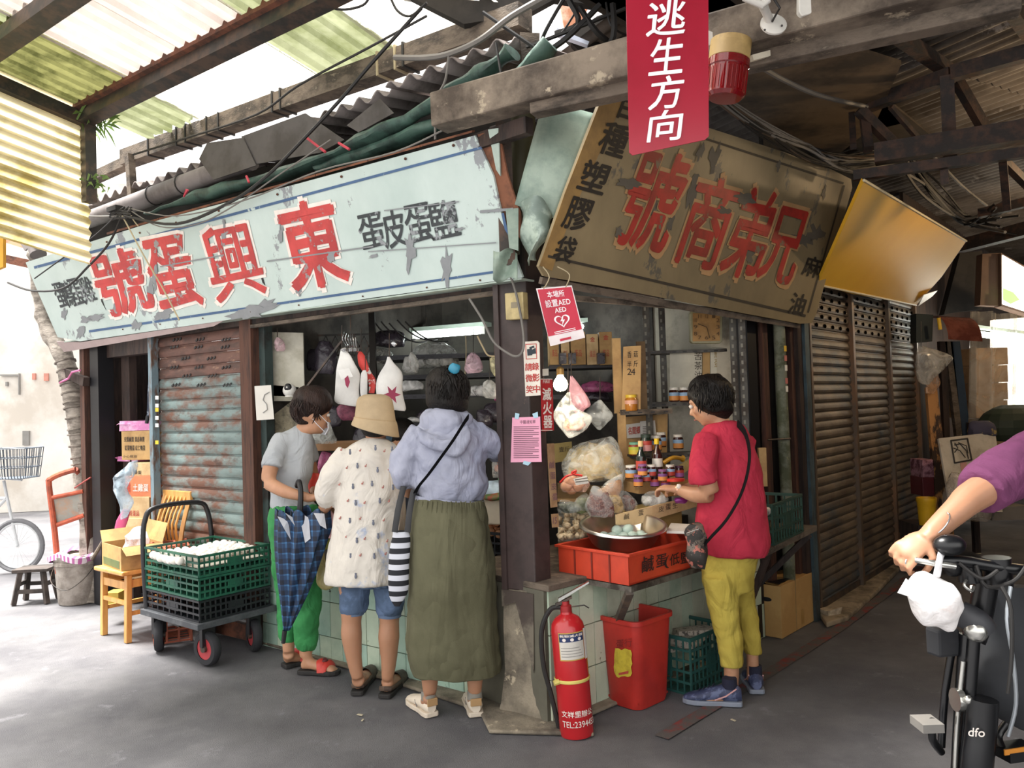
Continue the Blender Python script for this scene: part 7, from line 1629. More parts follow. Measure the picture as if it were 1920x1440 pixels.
rp=N.new('ShaderNodeValToRGB');e=rp.color_ramp.elements;e[0].position=.0;e[0].color=(*lin('10182a'),1);e[1].position=1;e[1].color=(*lin('3f6f9c'),1);x=e.new(.5);x.color=(*lin('1f3a5c'),1);dv=N.new('ShaderNodeMath');dv.operation='MULTIPLY';dv.inputs[1].default_value=.5;L.new(mxx.outputs[0],dv.inputs[0]);L.new(dv.outputs[0],rp.inputs[0]);L.new(rp.outputs[0],b.inputs['Base Color'])
YU=Y1-.26
mb=MB();rings=[];nn=64
for y,xl,xr in dens([(965,522,612,YU,1),(990,520,616,YU,1),(1030,520,604,YU,1),(1080,523,588,YU,1),(1120,527,572,YU,1),(1155,530,556,YU,1),(1182,532,543,YU,1)],3) and[(r[0],r[1],r[2]) for r in dens([(965,522,612,YU,1),(990,520,616,YU,1),(1030,520,604,YU,1),(1080,523,588,YU,1),(1120,527,572,YU,1),(1155,530,556,YU,1),(1182,532,543,YU,1)],3)]:
 c=D((xl+xr)/2,y,YU);w_=(xr-xl)/2/FPX*YU
 rings.append([c+V((math.cos(t)*w_*(1+.13*math.cos(8*t)),math.sin(t)*w_*.65*(1+.2*math.cos(8*t)),(.02+.02*math.cos(8*t))*(1 if y<975 else 0))) for t in[k*math.tau/nn for k in range(nn)]])
mb.loft(rings,cap=False);o=mb.build('canopy',pld,um2,smooth=True);o.modifiers.new('t','SOLIDIFY').thickness=.003
lin_=mat('umbrella_lining','c9ccd4',.5)
for k,(a,b_,c) in enumerate((((520,968),(532,990),(545,1012)),((535,962),(552,985),(560,1015)),((560,960),(572,1018),(582,1010)),((588,962),(600,985),(612,992)))):
 MB().prism([D(*a,YU-.09),D(*b_,YU-.10),D(*c,YU-.08),D((a[0]+c[0])/2+8,(a[1]+c[1])/2-14,YU-.06)],(0,.003,0)).build('lining_fold',lin_,um2)
for x in(519,530,545,565,590,603):MB().tube([D(x,972,YU-.06),D(x+1,958,YU-.06)],.004,5).build('rib_tip',black,um2)
MB().tube([D(563,915,YU),D(558,970,YU),D(540,1180,YU)],.007,8).build('shaft',black,um2);MB().tube(smoothline([D(563,965,YU),D(564,925,YU),D(562,908,YU+.02),D(560,903,YU+.06),D(557,912,YU+.09)],3),.014,8).build('handle',black,um2,smooth=True)
MB().tube([D(534,1182,YU),D(531,1206,YU)],[.013,.011],8).build('tip',black,um2)
Y2=4.07
a2_=thing('person','person in beige bucket hat, patterned white blouse and denim shorts','person',(D(700,1100,Y2).x,Y2,0))
mb=MB();hc2=D(704,792,Y2);R2,P2=add_head(mb,hc2,(.35,.85,-.35),.98)
LM(mb,[hc2+V((0,0,-.07)),D(702,828,Y2),D(700,850,Y2)],[.045,.045,.05]);LM(mb,[D(695,855,Y2),D(695,930,Y2),D(697,1010,Y2),D(697,1060,Y2)],[.08,.08,.08,.09])
LM(mb,[D(650,855,Y2),D(625,910,Y2-.02),D(618,945,Y2+.03)],[.045,.04,.035]);LM(mb,[D(616,940,Y2+.02),D(608,952,Y2+.1),D(613,955,Y2+.22)],[.036,.032,.025]);add_hand(mb,D(616,955,Y2+.24),(.5,.6,.1),(.8,-.3,0),(0,0,1),1.0)
LM(mb,[D(742,858,Y2+.05),D(752,910,Y2+.2),D(735,920,Y2+.35)],[.045,.04,.03]);add_hand(mb,D(733,918,Y2+.36),(-.5,.8,.1),(-.8,-.3,0),(0,0,1),.8)
LM(mb,[D(663,1060,Y2),D(660,1130,Y2),D(659,1165,Y2),D(659,1190,Y2),D(664,1235,Y2),D(671,1272,Y2)],[.085,.062,.050,.054,.040,.029])
LM(mb,[D(728,1060,Y2),D(729,1130,Y2),D(730,1165,Y2),D(729,1195,Y2),D(729,1240,Y2),D(726,1275,Y2)],[.085,.062,.050,.055,.040,.029])
f1h,f1t=G(671,1302),G(698,1262);f2h,f2t=G(723,1308),G(758,1272)
foot(mb,D(671,1276,Y2),f1h,f1t);foot(mb,D(725,1278,Y2),f2h,f2t)
fuse(mb,'body',skin2,a2_,.0085);face_bits(a2_,P2,.98,R2)
blm=mat('blouse_white','cdc7be',.8,col2='aab2c4',scale=5.5,thr=(.60,.66),var=.03)
mb=rowloft(dens([(820,684,722,Y2,.9),(830,664,738,Y2,.75),(845,646,750,Y2,.7),(875,638,756,Y2,.68),(920,632,758,Y2,.7),(960,628,759,Y2,.72),(1000,620,760,Y2,.75),(1040,613,762,Y2,.78),(1075,609,762,Y2,.8),(1090,610,760,Y2,.8)],3),36,fold=.035,nf=9)
LM(mb,[D(655,850,Y2),D(630,885,Y2-.02),D(615,920,Y2),D(612,945,Y2+.04)],[.065,.07,.068,.045],16);LM(mb,[D(745,855,Y2+.02),D(756,900,Y2+.12)],[.065,.06])
cloth(mb,'blouse',blm,a2_,.011,3,.014,.11)
pr=random.Random(9);inkb=mat('print_navy_thin','6a6e7c',.8);inkr=mat('print_rust','a87068',.8)
for k in range(44):
 x=640+(k%6)*20+pr.uniform(-5,5)+(k//6%2)*8;y=845+(k//6)*33+pr.uniform(-5,5)
 if x>752 or y>1082:continue
 wd_=60+max(0,(y-900))*.085;hw=(x-690)/(wd_+6);yy=Y2-(wd_/FPX*Y2)*(.71+.1*max(0,(y-960)/130))*math.sqrt(max(.05,1-hw*hw))-.008
 c=D(x,y,yy);s_=.009 if k%2 else.007
 g=MB()
 if k%2:g.ell(c,(s_*.7,.004,s_*1.3),8,6);g.ell(c+V((0,0,s_*1.5)),(s_*.6,.004,s_*.5),8,6)
 else:g.ell(c,(s_*.8,.004,s_*.7),8,6);g.ell(c+V((s_*.6,0,s_)),(s_*.4,.004,s_*.6),6,5)
 g.build('printed_figure',inkr if k%2==0 else inkb,a2_,smooth=True)
dnm=mat('denim','4f6079',.85,col2='5f7290',scale=12,var=.1,bump=.2,bscale=200)
mb=rowloft(dens([(1040,640,756,Y2,.8),(1080,638,758,Y2,.8),(1095,637,758,Y2,.8)],3),26)
rowloft(dens([(1085,636,694,Y2,.95),(1120,636,692,Y2,.95),(1142,638,689,Y2,.95),(1152,641,680,Y2,.95)],3),22,mb);rowloft(dens([(1085,700,758,Y2,.95),(1120,702,758,Y2,.95),(1144,706,757,Y2,.95),(1156,711,750,Y2,.95)],3),22,mb)
cloth(mb,'shorts',dnm,a2_,.010,2,.010,.08)
for k,(x0,x1,y) in enumerate(((640,682,1148),(709,752,1152))):
 rowloft([(y-5,x0-1,x1+1,Y2,.95),(y+4,x0,x1,Y2,.95)],22).build('gathered_hem',mat('denim_hem','5b6d88',.85),a2_,smooth=True)
ht=thing('bucket_hat','beige cotton bucket hat worn by the person in the patterned blouse','hat',hc2+Z*.03)
hm=mat('hat_beige','ad9879',.85,bump=.2,bscale=150)
mb=rowloft(dens([(739,690,715,Y2,1),(742,678,727,Y2,1),(750,670,735,Y2,1),(770,667,739,Y2,.95),(788,665,742,Y2,.95,4)],3),32);mb.build('crown',hm,ht,smooth=True)
mb=rowloft(dens([(786,664,743,Y2,.95,4),(792,663,745,Y2,1,6),(802,660,747,Y2,1.02,10),(808,659,748,Y2,1.04,12)],3),36,cap=False,fold=.02,nf=3);o=mb.build('brim',hm,ht,smooth=True);o.modifiers.new('t','SOLIDIFY').thickness=.004
rowloft([(785,664.4,742.6,Y2,.955,4),(788,664,743.4,Y2,.96,4)],32,cap=False).build('seam_band',mat('hat_seam','a68d6a',.85),ht,smooth=True)
mb=MB().ell(hc2+V((0,-.01,.0)),(.08,.085,.085),20,12);mb.build('hair',h3,a2_,smooth=True)
MB().tube([P2(.06,.07,-.05),P2(.078,.03,-.04),P2(.078,-.01,-.02)],.004,6).build('mask_edge',mat('mask_blue','8fb8d8',.6),a2_);MB().grid(lambda u,v:P2((u-.5)*.12,.08+.03*math.cos((u-.5)*2.6),-.02-.08*v),8,5).build('face_mask',mat('mask_blue','8fb8d8',.6),a2_,smooth=True)
lom=mat('loafer_brown','57463a',.6,col2='3c302a',scale=14)
for k,(h_,t_,w) in enumerate(((f1h,f1t,'left'),(f2h,f2t,'right'))):
 s_=thing('slip_on_shoe','brown slip on shoe on the %s foot of the person in shorts'%w,'shoe',h_)
 hh_,d_,r_,L_=shoe(s_,h_-(t_-h_)*.06,t_+(t_-h_)*.06,None,sdk,.040)
 MB().loft([[hh_+d_*L_*t+r_*.040*q*math.cos(a)+Z*(.018+z*math.sin(a)) for a in[k2*math.pi/10 for k2 in range(11)]] for t,q,z in((.5,1,.062),(.7,1.02,.052),(.88,.85,.038),(1.0,.4,.02))],cap=False,close=False).build('vamp',lom,s_,smooth=True)
 MB().tube([hh_+d_*L_*t+r_*q*.036+Z*z for t,q,z in((.5,1,.035),(.25,1,.04),(.05,.8,.045),(-.0,0,.05),(.05,-.8,.045),(.25,-1,.04),(.5,-1,.035))],[(.004,.012)]*7,8).build('heel_strap',lom,s_,smooth=True)
def wbag(lab,rows,m,Y,fl=.5,nm='shopping_bag',j=.012):
 t=thing(nm,lab,'bag',D(rows[0][1],rows[0][0],Y));rowloft(dens([(y,a,b,Y,fl) for y,a,b in rows],3),24,j=j,js=18,seed=rows[0][0]).build('bag',m,t,smooth=True);return t
wbag('pink plastic bag held low by the person in the bucket hat',[(958,616,624),(970,613,630),(990,611,630),(1008,613,624)],mat_bag('bag_pink_soft','d09a96',.9,lo=.6),4.2)
wbag('yellow green plastic bag between the first two women',[(955,598,604),(970,596,618),(1000,600,620),(1030,603,616)],mat_bag('bag_lime','c9cf6a',.95,lo=.7),4.45)
wbag('khaki plastic bag hanging beside the green trousers',[(1030,600,606),(1060,596,612),(1085,594,622),(1098,596,628),(1106,600,612)],mat_bag('bag_khaki','b5a870',.95,lo=.7),4.35)
Y3=3.78
a3_=thing('person','person with dark bob in pale hooded jacket and long olive skirt','person',(D(842,1100,Y3).x,Y3,0))
mb=MB();hc3=D(840,735,Y3);R3,P3=add_head(mb,hc3,(.35,.93,-.1),1.0)
LM(mb,[hc3+V((0,0,-.08)),D(840,780,Y3),D(840,800,Y3)],[.045,.045,.06]);LM(mb,[D(842,815,Y3),D(842,880,Y3),D(842,940,Y3),D(842,1000,Y3)],[.08,.08,.08,.10])
LM(mb,[D(790,815,Y3),D(762,870,Y3-.02),D(762,915,Y3+.05)],[.045,.04,.03]);LM(mb,[D(763,915,Y3+.05),D(765,925,Y3+.12)],[.028,.024]);add_hand(mb,D(766,925,Y3+.13),(.3,.9,-.1),(.6,0,-.7),(.3,0,.9),1.0)
LM(mb,[D(893,812,Y3),D(932,850,Y3+.10),D(955,835,Y3+.3)],[.045,.038,.03]);add_hand(mb,D(957,833,Y3+.33),(.2,1,-.1),(0,-.1,-1),(-1,0,0),.6)
LM(mb,[D(812,1050,Y3),D(808,1170,Y3),D(806,1240,Y3),D(806,1300,Y3)],[.08,.055,.05,.031]);LM(mb,[D(875,1050,Y3),D(885,1170,Y3),D(890,1235,Y3),D(890,1300,Y3)],[.08,.055,.048,.031])
l3,t3=G(810,1345),G(775,1318);r3h,r3t=G(893,1345),G(880,1308)
foot(mb,D(806,1305,Y3),l3,t3);foot(mb,D(890,1305,Y3),r3h,r3t)
fuse(mb,'body',skin2,a3_,.0085);face_bits(a3_,P3,1.,R3)
jk=mat('jacket_lavender','9c9fb0',.55,col2='8d91a5',scale=4,var=.05)
mb=rowloft(dens([(770,812,866,Y3,.8),(782,796,884,Y3,.75),(798,784,898,Y3,.7),(825,776,908,Y3,.7),(855,774,912,Y3,.72),(885,774,913,Y3,.74),(912,775,910,Y3,.76),(930,780,906,Y3,.74),(942,782,904,Y3,.7)],3),36,fold=.02,nf=8)
LM(mb,[D(790,808,Y3),D(766,845,Y3-.02),D(757,882,Y3-.02),D(762,908,Y3+.03)],[.06,.066,.07,.045],16)
LM(mb,[D(890,812,Y3),D(918,828,Y3+.03),D(935,845,Y3+.12),D(952,833,Y3+.26)],[.062,.062,.062,.04],16)
for k in range(5):LM(mb,[D(782+k*6,800+k*3,Y3-.10),D(800+k*8,830+k*4,Y3-.14),D(850+k*4,826+k*4,Y3-.14),D(878,795,Y3-.10)],[.01,.02,.02,.01],8)
cloth(mb,'jacket',jk,a3_,.010,3,.030,.09)
mb=rowloft(dens([(768,800,875,Y3-.01,.75),(784,790,886,Y3-.02,.75),(805,792,880,Y3-.03,.72),(822,806,862,Y3-.04,.65),(830,820,845,Y3-.05,.5)],3),30);cloth(mb,'hood',jk,a3_,.010,3,.024,.08)
rowloft([(932,777,908,Y3,.76,6),(944,778,907,Y3,.76,6)],60,cap=False,fold=.012,nf=26).build('gathered_hem',jk,a3_,smooth=True)
skm=mat('skirt_olive','5f5d48',.85,col2='55533f',scale=3,var=.06)
mb=rowloft(dens([(934,780,906,Y3,.8,4),(945,776,909,Y3,.82,4),(970,772,913,Y3,.85),(1000,770,918,Y3,.85),(1050,768,925,Y3,.8),(1100,766,929,Y3,.75),(1170,763,932,Y3,.7),(1220,763,935,Y3,.66),(1248,768,937,Y3,.62),(1262,772,936,Y3,.6)],4),72,fold=.035,nf=7,cap=False)
o=mb.build('skirt',skm,a3_,smooth=True,angle=180);o.modifiers.new('t','SOLIDIFY').thickness=.003
if.08 not in TEXN:tx=bpy.data.textures.new('f','CLOUDS');tx.noise_scale=.08;TEXN[.08]=tx
folds(skm,5,.05,.8,(1,1,.22));d_=o.modifiers.new('folds','DISPLACE');d_.texture=TEXN[.11];d_.strength=.03;d_.texture_coords='GLOBAL'
for k in range(14):x=783+k*9;MB().tube([D(x,940,Y3-.13*math.sqrt(max(.1,1-((x-842)/66)**2))-.012),D(x-2+k*.3,962,Y3-.14*math.sqrt(max(.1,1-((x-842)/68)**2))-.006)],[.004,.001],6).build('pleat',skm,a3_,smooth=True)
mb=rowloft(dens([(688,822,850,Y3,1),(694,810,860,Y3,1),(708,800,870,Y3,1),(724,797,876,Y3,1),(744,798,879,Y3,1),(760,802,879,Y3,.95),(770,810,874,Y3,.85),(776,824,868,Y3,.7)],3),34,j=.006,js=25);fuse(mb,'hair',h3,a3_,.008,2)
strands(hc3+V((0,0,.01)),(.102,.104,.112),420,h3,a3_,3,.7,.09)
MB().ell(D(852,691,Y3-.07),(.027,.015,.026),14,8).jit(.004,60).build('hair_clip',mat('clip_blue','2f7f9a',.4),a3_,smooth=True)
MB().tube(smoothline([D(880,780,Y3-.02),D(872,790,Y3-.13),D(850,825,Y3-.17),D(825,860,Y3-.165),D(803,890,Y3-.15),D(785,912,Y3-.12),D(776,930,Y3-.02)],3),[(.003,.013)]*19,8).build('bag_strap',mat('strap_black','131315',.9,spec=.1),a3_,smooth=True)
bg3=thing('striped_tote','black and white striped tote bag hanging at the skirt wearer\'s left side','bag',D(748,1000,Y3-.08))
strm=bpy.data.materials.new('tote_stripe');strm.use_nodes=True;nt=strm.node_tree;g_=nt.nodes.new('ShaderNodeNewGeometry');sp_=nt.nodes.new('ShaderNodeSeparateXYZ');nt.links.new(g_.outputs['Position'],sp_.inputs[0])
m1=nt.nodes.new('ShaderNodeMath');m1.operation='MULTIPLY';m1.inputs[1].default_value=20.5;nt.links.new(sp_.outputs[2],m1.inputs[0]);m2=nt.nodes.new('ShaderNodeMath');m2.operation='FRACT';nt.links.new(m1.outputs[0],m2.inputs[0]);m3=nt.nodes.new('ShaderNodeMath');m3.operation='GREATER_THAN';m3.inputs[1].default_value=.5;nt.links.new(m2.outputs[0],m3.inputs[0])
mx=nt.nodes.new('ShaderNodeMix');mx.data_type='RGBA';mx.inputs[6].default_value=(*lin('1b1c22'),1);mx.inputs[7].default_value=(*lin('c4c6cf'),1);nt.links.new(m3.outputs[0],mx.inputs[0]);nt.links.new(mx.outputs[2],nt.nodes['Principled BSDF'].inputs['Base Color']);nt.nodes['Principled BSDF'].inputs['Roughness'].default_value=.8
mb=rowloft(dens([(996,736,766,Y3-.08,.6),(1010,734,769,Y3-.08,.6),(1050,729,768,Y3-.08,.6),(1095,727,766,Y3-.08,.6),(1118,730,762,Y3-.08,.5),(1136,740,750,Y3-.08,.4)],4),26,j=.006,js=14);mb.build('bag',strm,bg3,smooth=True)
for a,b_ in(((740,998),(757,912)),((764,998),(776,918))):MB().tube(smoothline([D(*a,Y3-.11),D((a[0]+b_[0])/2-2,(a[1]+b_[1])/2,Y3-.10),D(*b_,Y3-.06)],3),[(.003,.014)]*7,8).build('strap',black,bg3,smooth=True)
snm=mat('sneaker_cream','d8cbb9',.7);sol=mat('sole_cream','cfc2b0',.7);tanm=mat('heel_tan','a8865c',.7)
for k,(h_,t_,w) in enumerate(((l3,t3,'left'),(r3h,r3t,'right'))):
 s_=thing('sneaker','cream white sneaker with tan heel tab on the %s foot of the skirt wearer'%w,'shoe',h_)
 d0=(t_-h_).normalized()*.26;hh_,d_,r_,L_=shoe(s_,h_,h_+d0,snm,sol,.042,.068,.085)
 MB().prism([hh_-d_*.006+r_*q*.026+Z*z for q,z in((-1,.055),(1,.055),(1,.09),(-1,.09))],-d_*.008).build('heel_tab',tanm,s_,bev=.003)
 MB().tube([hh_+d_*.03+Z*.075,hh_+d_*.035+Z*.115],[.036,.034],14).build('sock',mat('sock_grey','85827a',.9),s_,smooth=True)
 for q in(-1,1):MB().tube([hh_+d_*L_*.35+r_*q*.036+Z*.03,hh_+d_*L_*.45+r_*q*.034+Z*.055],.003,5).build('side_stripe',mat('stripe_grey','6f6a66',.6),s_)
Y4=3.86
a4_=thing('person','person in red shirt and cropped yellow trousers with a black shoulder strap','person',(D(1375,1100,Y4).x,Y4,0))
mb=MB();hc4=D(1327,752,Y4);R4,P4=add_head(mb,hc4,(-.85,.35,-.40),1.0)
LM(mb,[hc4+V((.02,0,-.07)),D(1348,790,Y4),D(1358,812,Y4)],[.046,.048,.06]);LM(mb,[D(1362,830,Y4),D(1366,900,Y4),D(1372,980,Y4),D(1370,1050,Y4)],[.08,.08,.085,.08])
LM(mb,[D(1322,835,Y4-.07),D(1322,885,Y4-.12),D(1334,925,Y4-.12)],[.05,.048,.040]);LM(mb,[D(1332,926,Y4-.12),D(1303,928,Y4-.06),D(1272,918,Y4+.02)],[.043,.038,.025]);add_hand(mb,D(1271,918,Y4+.02),(-.8,.5,.1),(-.2,.3,-.9),(0,.6,.6),1.0)
LM(mb,[D(1385,838,Y4+.15),D(1350,900,Y4+.3),D(1290,915,Y4+.3)],[.045,.04,.028]);add_hand(mb,D(1288,914,Y4+.3),(-.9,0,0),(0,-.2,-.9),(0,-.9,.2),.9)
LM(mb,[D(1350,1080,Y4),D(1365,1180,Y4),D(1371,1240,Y4),D(1371,1292,Y4)],[.06,.045,.038,.033]);LM(mb,[D(1392,1080,Y4+.1),D(1405,1170,Y4+.12),D(1411,1230,Y4+.12),D(1411,1272,Y4+.12)],[.04,.030,.030,.030])
f4h,f4t=G(1390,1322),G(1318,1318);g4h,g4t=G(1420,1302),G(1403,1268)
foot(mb,D(1371,1298,Y4),f4h,f4t);foot(mb,D(1411,1280,Y4+.12),g4h,g4t)
fuse(mb,'body',skin1,a4_,.0085);face_bits(a4_,P4,1.,R4)
rdm=mat('shirt_red','bb3348',.85,col2='ab2c40',scale=4,var=.05)
mb=rowloft(dens([(788,1338,1378,Y4,.8),(796,1324,1396,Y4,.75),(812,1314,1407,Y4,.72),(840,1309,1417,Y4,.7),(880,1308,1427,Y4,.72),(920,1308,1433,Y4,.74),(960,1306,1438,Y4,.75),(1000,1304,1442,Y4,.76),(1022,1308,1442,Y4,.78),(1040,1316,1438,Y4,.78)],3),36,fold=.02,nf=6)
LM(mb,[D(1328,822,Y4-.05),D(1319,855,Y4-.10),D(1318,885,Y4-.12),D(1321,904,Y4-.12)],[.062,.068,.070,.070],18);LM(mb,[D(1395,825,Y4+.08),D(1385,870,Y4+.2)],[.06,.065])
cloth(mb,'shirt',rdm,a4_,.010,3,.016,.13)
ylm=mat('trousers_yellow','bca94e',.85,col2='b09c44',scale=4,var=.05)
mb=rowloft(dens([(1030,1320,1428,Y4+.02,.8),(1050,1318,1420,Y4+.02,.85),(1080,1316,1414,Y4+.02,.85),(1105,1320,1412,Y4+.03,.8)],3),28)
rowloft(dens([(1080,1317,1383,Y4-.02,.95),(1120,1324,1384,Y4-.02,.95),(1155,1332,1386,Y4-.01,.95),(1200,1343,1392,Y4,.95),(1235,1349,1394,Y4,.95),(1250,1352,1394,Y4,.95)],3),22,mb)
rowloft(dens([(1080,1362,1414,Y4+.1,.95),(1120,1376,1415,Y4+.12,.95),(1155,1384,1421,Y4+.12,.95),(1200,1391,1427,Y4+.12,.95),(1228,1397,1428,Y4+.12,.95)],3),22,mb)
cloth(mb,'trousers',ylm,a4_,.009,3,.012,.07)
mb=rowloft(dens([(702,1320,1345,Y4,1),(708,1306,1358,Y4,1),(722,1295,1369,Y4,1),(740,1291,1374,Y4,1),(756,1297,1376,Y4-.01,.95),(768,1307,1375,Y4-.02,.85),(780,1322,1368,Y4-.02,.7),(787,1336,1362,Y4-.02,.5)],3),34,j=.018,js=20);fuse(mb,'hair',hairm if 0 else h3,a4_,.008,2)
strands(hc4+V((.015,0,.02)),(.108,.108,.108),460,h3,a4_,5,-.3,.08,face=(-.85,.35,-.2))
MB().tube(smoothline([D(1383,794,Y4-.08),D(1397,812,Y4-.175),D(1405,845,Y4-.22),D(1402,885,Y4-.245),D(1388,930,Y4-.255),D(1362,975,Y4-.25),D(1335,1005,Y4-.22),D(1322,1020,Y4-.17)],3),[(.004,.02)]*22,8).build('bag_strap',mat('strap_black','131315',.9,spec=.1),a4_,smooth=True)
cam_m=mat('camouflage','6d6258',.6,col2='2b2723',scale=16,thr=(.48,.5),col3='b0685a',thr3=(.56,.57),scale3=20)
bg4=thing('shoulder_bag','small camouflage patterned bag hanging behind the person in red','bag',D(1305,1025,Y4-.17));
rowloft(dens([(984,1292,1318,Y4-.17,.6),(995,1285,1325,Y4-.17,.6),(1020,1284,1328,Y4-.17,.6),(1050,1286,1327,Y4-.17,.6),(1064,1292,1318,Y4-.17,.5)],3),24,j=.02,js=16).build('bag',cam_m,bg4,smooth=True)
MB().tube([D(1288,1000,Y4-.23),D(1310,992,Y4-.26),D(1324,1010,Y4-.24)],.003,5).build('zip',met,bg4)
MB().lathe([(.0265,-.008),(.029,0),(.0265,.008)],D(1273,918,Y4+.015),18,frame_of((-.8,.5,.1))@Matrix.Rotation(-math.pi/2,3,'X'),cap=False).build('watch_strap',mat('rose_gold','c99a80',.3,metal=.8),a4_,smooth=True)
MB().ell(D(1273,912,Y4-.01),(.013,.008,.013),12,6).build('watch_face',mat('watch_face','e0d6c9',.2),a4_,smooth=True)
tag(MB().ell(D(1276,938,Y4+.05),(.035,.02,.016),14,8).jit(.006,40).build('purple_purse',mat('purse_purple','7a2a72',.3,metal=.3),smooth=True),'small shiny purple purse in the hand of the person in red','purse')
shb=mat('shoe_navy','353c5a',.6,col2='5a6384',scale=22,thr=(.5,.56));slg=mat('sole_grey','7f8694',.6)
for k,(h_,t_,w) in enumerate(((f4h,f4t,'nearer'),(g4h,g4t,'farther'))):
 s_=thing('running_shoe','navy blue running shoe on the %s foot of the person in red'%w,'shoe',h_)
 d0=(t_-h_).normalized()*.27;hh_,d_,r_,L_=shoe(s_,h_,h_+d0,shb,slg,.044,.075,.095)
 MB().tube([hh_+d_*.05+Z*.08,hh_+d_*.05+Z*.125],[.036,.034],14).build('sock',mat('sock_navy','1d1f33',.9),s_,smooth=True)
 for q in(-1,1):
  MB().tube([hh_+d_*.02+r_*q*.034+Z*.085,hh_+d_*.07+r_*q*.04+Z*.05,hh_+d_*.12+r_*q*.04+Z*.03],.0035,5).build('trim_line',mat('trim_pink','c99a9a',.6),s_)
 for z in range(4):MB().tube([hh_+d_*(.12+.022*z)+r_*.02+Z*(.088-.008*z),hh_+d_*(.13+.022*z)-r_*.02+Z*(.088-.008*z)],.003,5).build('lace',mat('lace_dark','22263d',.8),s_)
Y6=4.85
a6_=thing('person','stooping dark haired person behind the counter, almost hidden by the customers','person',(D(755,900,Y6).x,Y6,0))
mb=MB();hc6=D(752,826,Y6);R6,P6=add_head(mb,hc6,(-.1,-.75,-.6),.98);LM(mb,[hc6+V((0,.03,-.07)),hc6+V((0,.12,-.16))],[.045,.055]);LM(mb,[hc6+V((0,.14,-.2)),hc6+V((0,.2,-.45)),V((hc6.x,Y6+.22,.8)),V((hc6.x,Y6+.2,.62))],[.12,.13,.12,.12])
LM(mb,[hc6+V((-.15,.12,-.2)),hc6+V((-.2,.05,-.42)),hc6+V((-.08,-.12,-.45))],[.045,.038,.028]);add_hand(mb,hc6+V((-.08,-.12,-.45)),(.4,-.9,-.1),(0,0,-1),(1,0,0),.7)
LM(mb,[hc6+V((.15,.12,-.2)),hc6+V((.2,.05,-.42)),hc6+V((.08,-.12,-.45))],[.045,.038,.028]);add_hand(mb,hc6+V((.08,-.12,-.45)),(-.4,-.9,-.1),(0,0,-1),(-1,0,0),.7)
for s_ in(-1,1):LM(mb,[V((hc6.x+s_*.08,Y6+.2,.65)),V((hc6.x+s_*.09,Y6+.22,.35)),V((hc6.x+s_*.09,Y6+.22,.05))],[.075,.055,.036]);foot(mb,V((hc6.x+s_*.09,Y6+.22,.06)),V((hc6.x+s_*.09,Y6+.26,0)),V((hc6.x+s_*.09,Y6+.03,0)))
fuse(mb,'body',skin1,a6_,.0095);face_bits(a6_,P6,.98,R6)
mb=MB().ell(P6(0,-.03,.04),(.095,.1,.085),24,14,R6);mb.build('hair',h3,a6_,smooth=True)
mb=MB();LM(mb,[hc6+V((0,.13,-.15)),hc6+V((0,.2,-.42)),V((hc6.x,Y6+.22,.75)),V((hc6.x,Y6+.2,.5))],[.14,.15,.15,.17],24);LM(mb,[hc6+V((-.12,.12,-.18)),hc6+V((-.2,.07,-.36))],[.06,.06]);LM(mb,[hc6+V((.12,.12,-.18)),hc6+V((.2,.07,-.36))],[.06,.06]);cloth(mb,'shirt',mat('keeper_dark','3b3f4a',.85),a6_,.014)
Y5=2.12
a5_=thing('person','person in purple shirt reaching in from the right border to hold the handlebar','person',(1.95,2.5,0))
mb=MB();wr_=D(1742,1004,Y5+.02);add_hand(mb,wr_,(-.72,-.1,-.42),(-.25,.35,-.75),(.2,-.95,.2),1.15,1.0)
sh_=V((1.68,2.32,1.36));LM(mb,[wr_,D(1795,956,Y5+.06),D(1838,922,Y5+.1),sh_+V((-.1,-.02,-.08)),sh_],[.026,.036,.045,.047,.05])
hc5=V((1.9,2.42,1.62));R5,P5=add_head(mb,hc5,(-.6,-.7,-.1),1.);LM(mb,[hc5+V((.01,.01,-.08)),hc5+V((.03,.03,-.2))],[.05,.06]);LM(mb,[V((1.92,2.45,1.4)),V((1.94,2.48,1.15)),V((1.96,2.5,.9))],[.15,.15,.14])
LM(mb,[V((2.12,2.55,1.38)),V((2.15,2.4,1.1)),V((1.9,2.15,.98))],[.05,.042,.028]);add_hand(mb,V((1.89,2.14,.98)),(-.6,-.6,-.2),(-.3,.3,-.8),(.2,-.9,.2),1.1)
for s_,yy in((-.1,.0),(.1,.05)):LM(mb,[V((1.96+s_,2.5+yy,.9)),V((1.97+s_,2.46+yy,.5)),V((1.98+s_,2.52+yy,.08))],[.09,.06,.04]);foot(mb,V((1.98+s_,2.52+yy,.08)),V((1.99+s_,2.57+yy,0)),V((1.9+s_,2.34+yy,0)))
fuse(mb,'body',skin2,a5_,.0055,2);face_bits(a5_,P5,1.,R5);MB().ell(P5(0,-.02,.045),(.088,.105,.085),24,14,R5).build('hair',h3,a5_,smooth=True)
mb=MB();LM(mb,[sh_+V((.06,.02,.0)),D(1880,893,Y5+.14),D(1836,925,Y5+.1)],[.085,.078,.068],18);LM(mb,[V((1.92,2.45,1.46)),V((1.93,2.47,1.36)),V((1.94,2.48,1.15)),V((1.96,2.5,.86))],[.09,.17,.17,.17],24);LM(mb,[V((1.8,2.38,1.38)),sh_+V((.03,0,0))],[.1,.085]);LM(mb,[V((2.08,2.52,1.4)),V((2.15,2.45,1.18))],[.08,.075])
cloth(mb,'shirt',mat('shirt_purple','6d3a5c',.85,col2='5e3250',scale=4),a5_,.012,3,.014,.12)
mb=MB()
for s_,yy in((-.1,.0),(.1,.05)):LM(mb,[V((1.96+s_,2.5+yy,.92)),V((1.97+s_,2.46+yy,.5)),V((1.98+s_,2.52+yy,.1))],[.11,.085,.07])
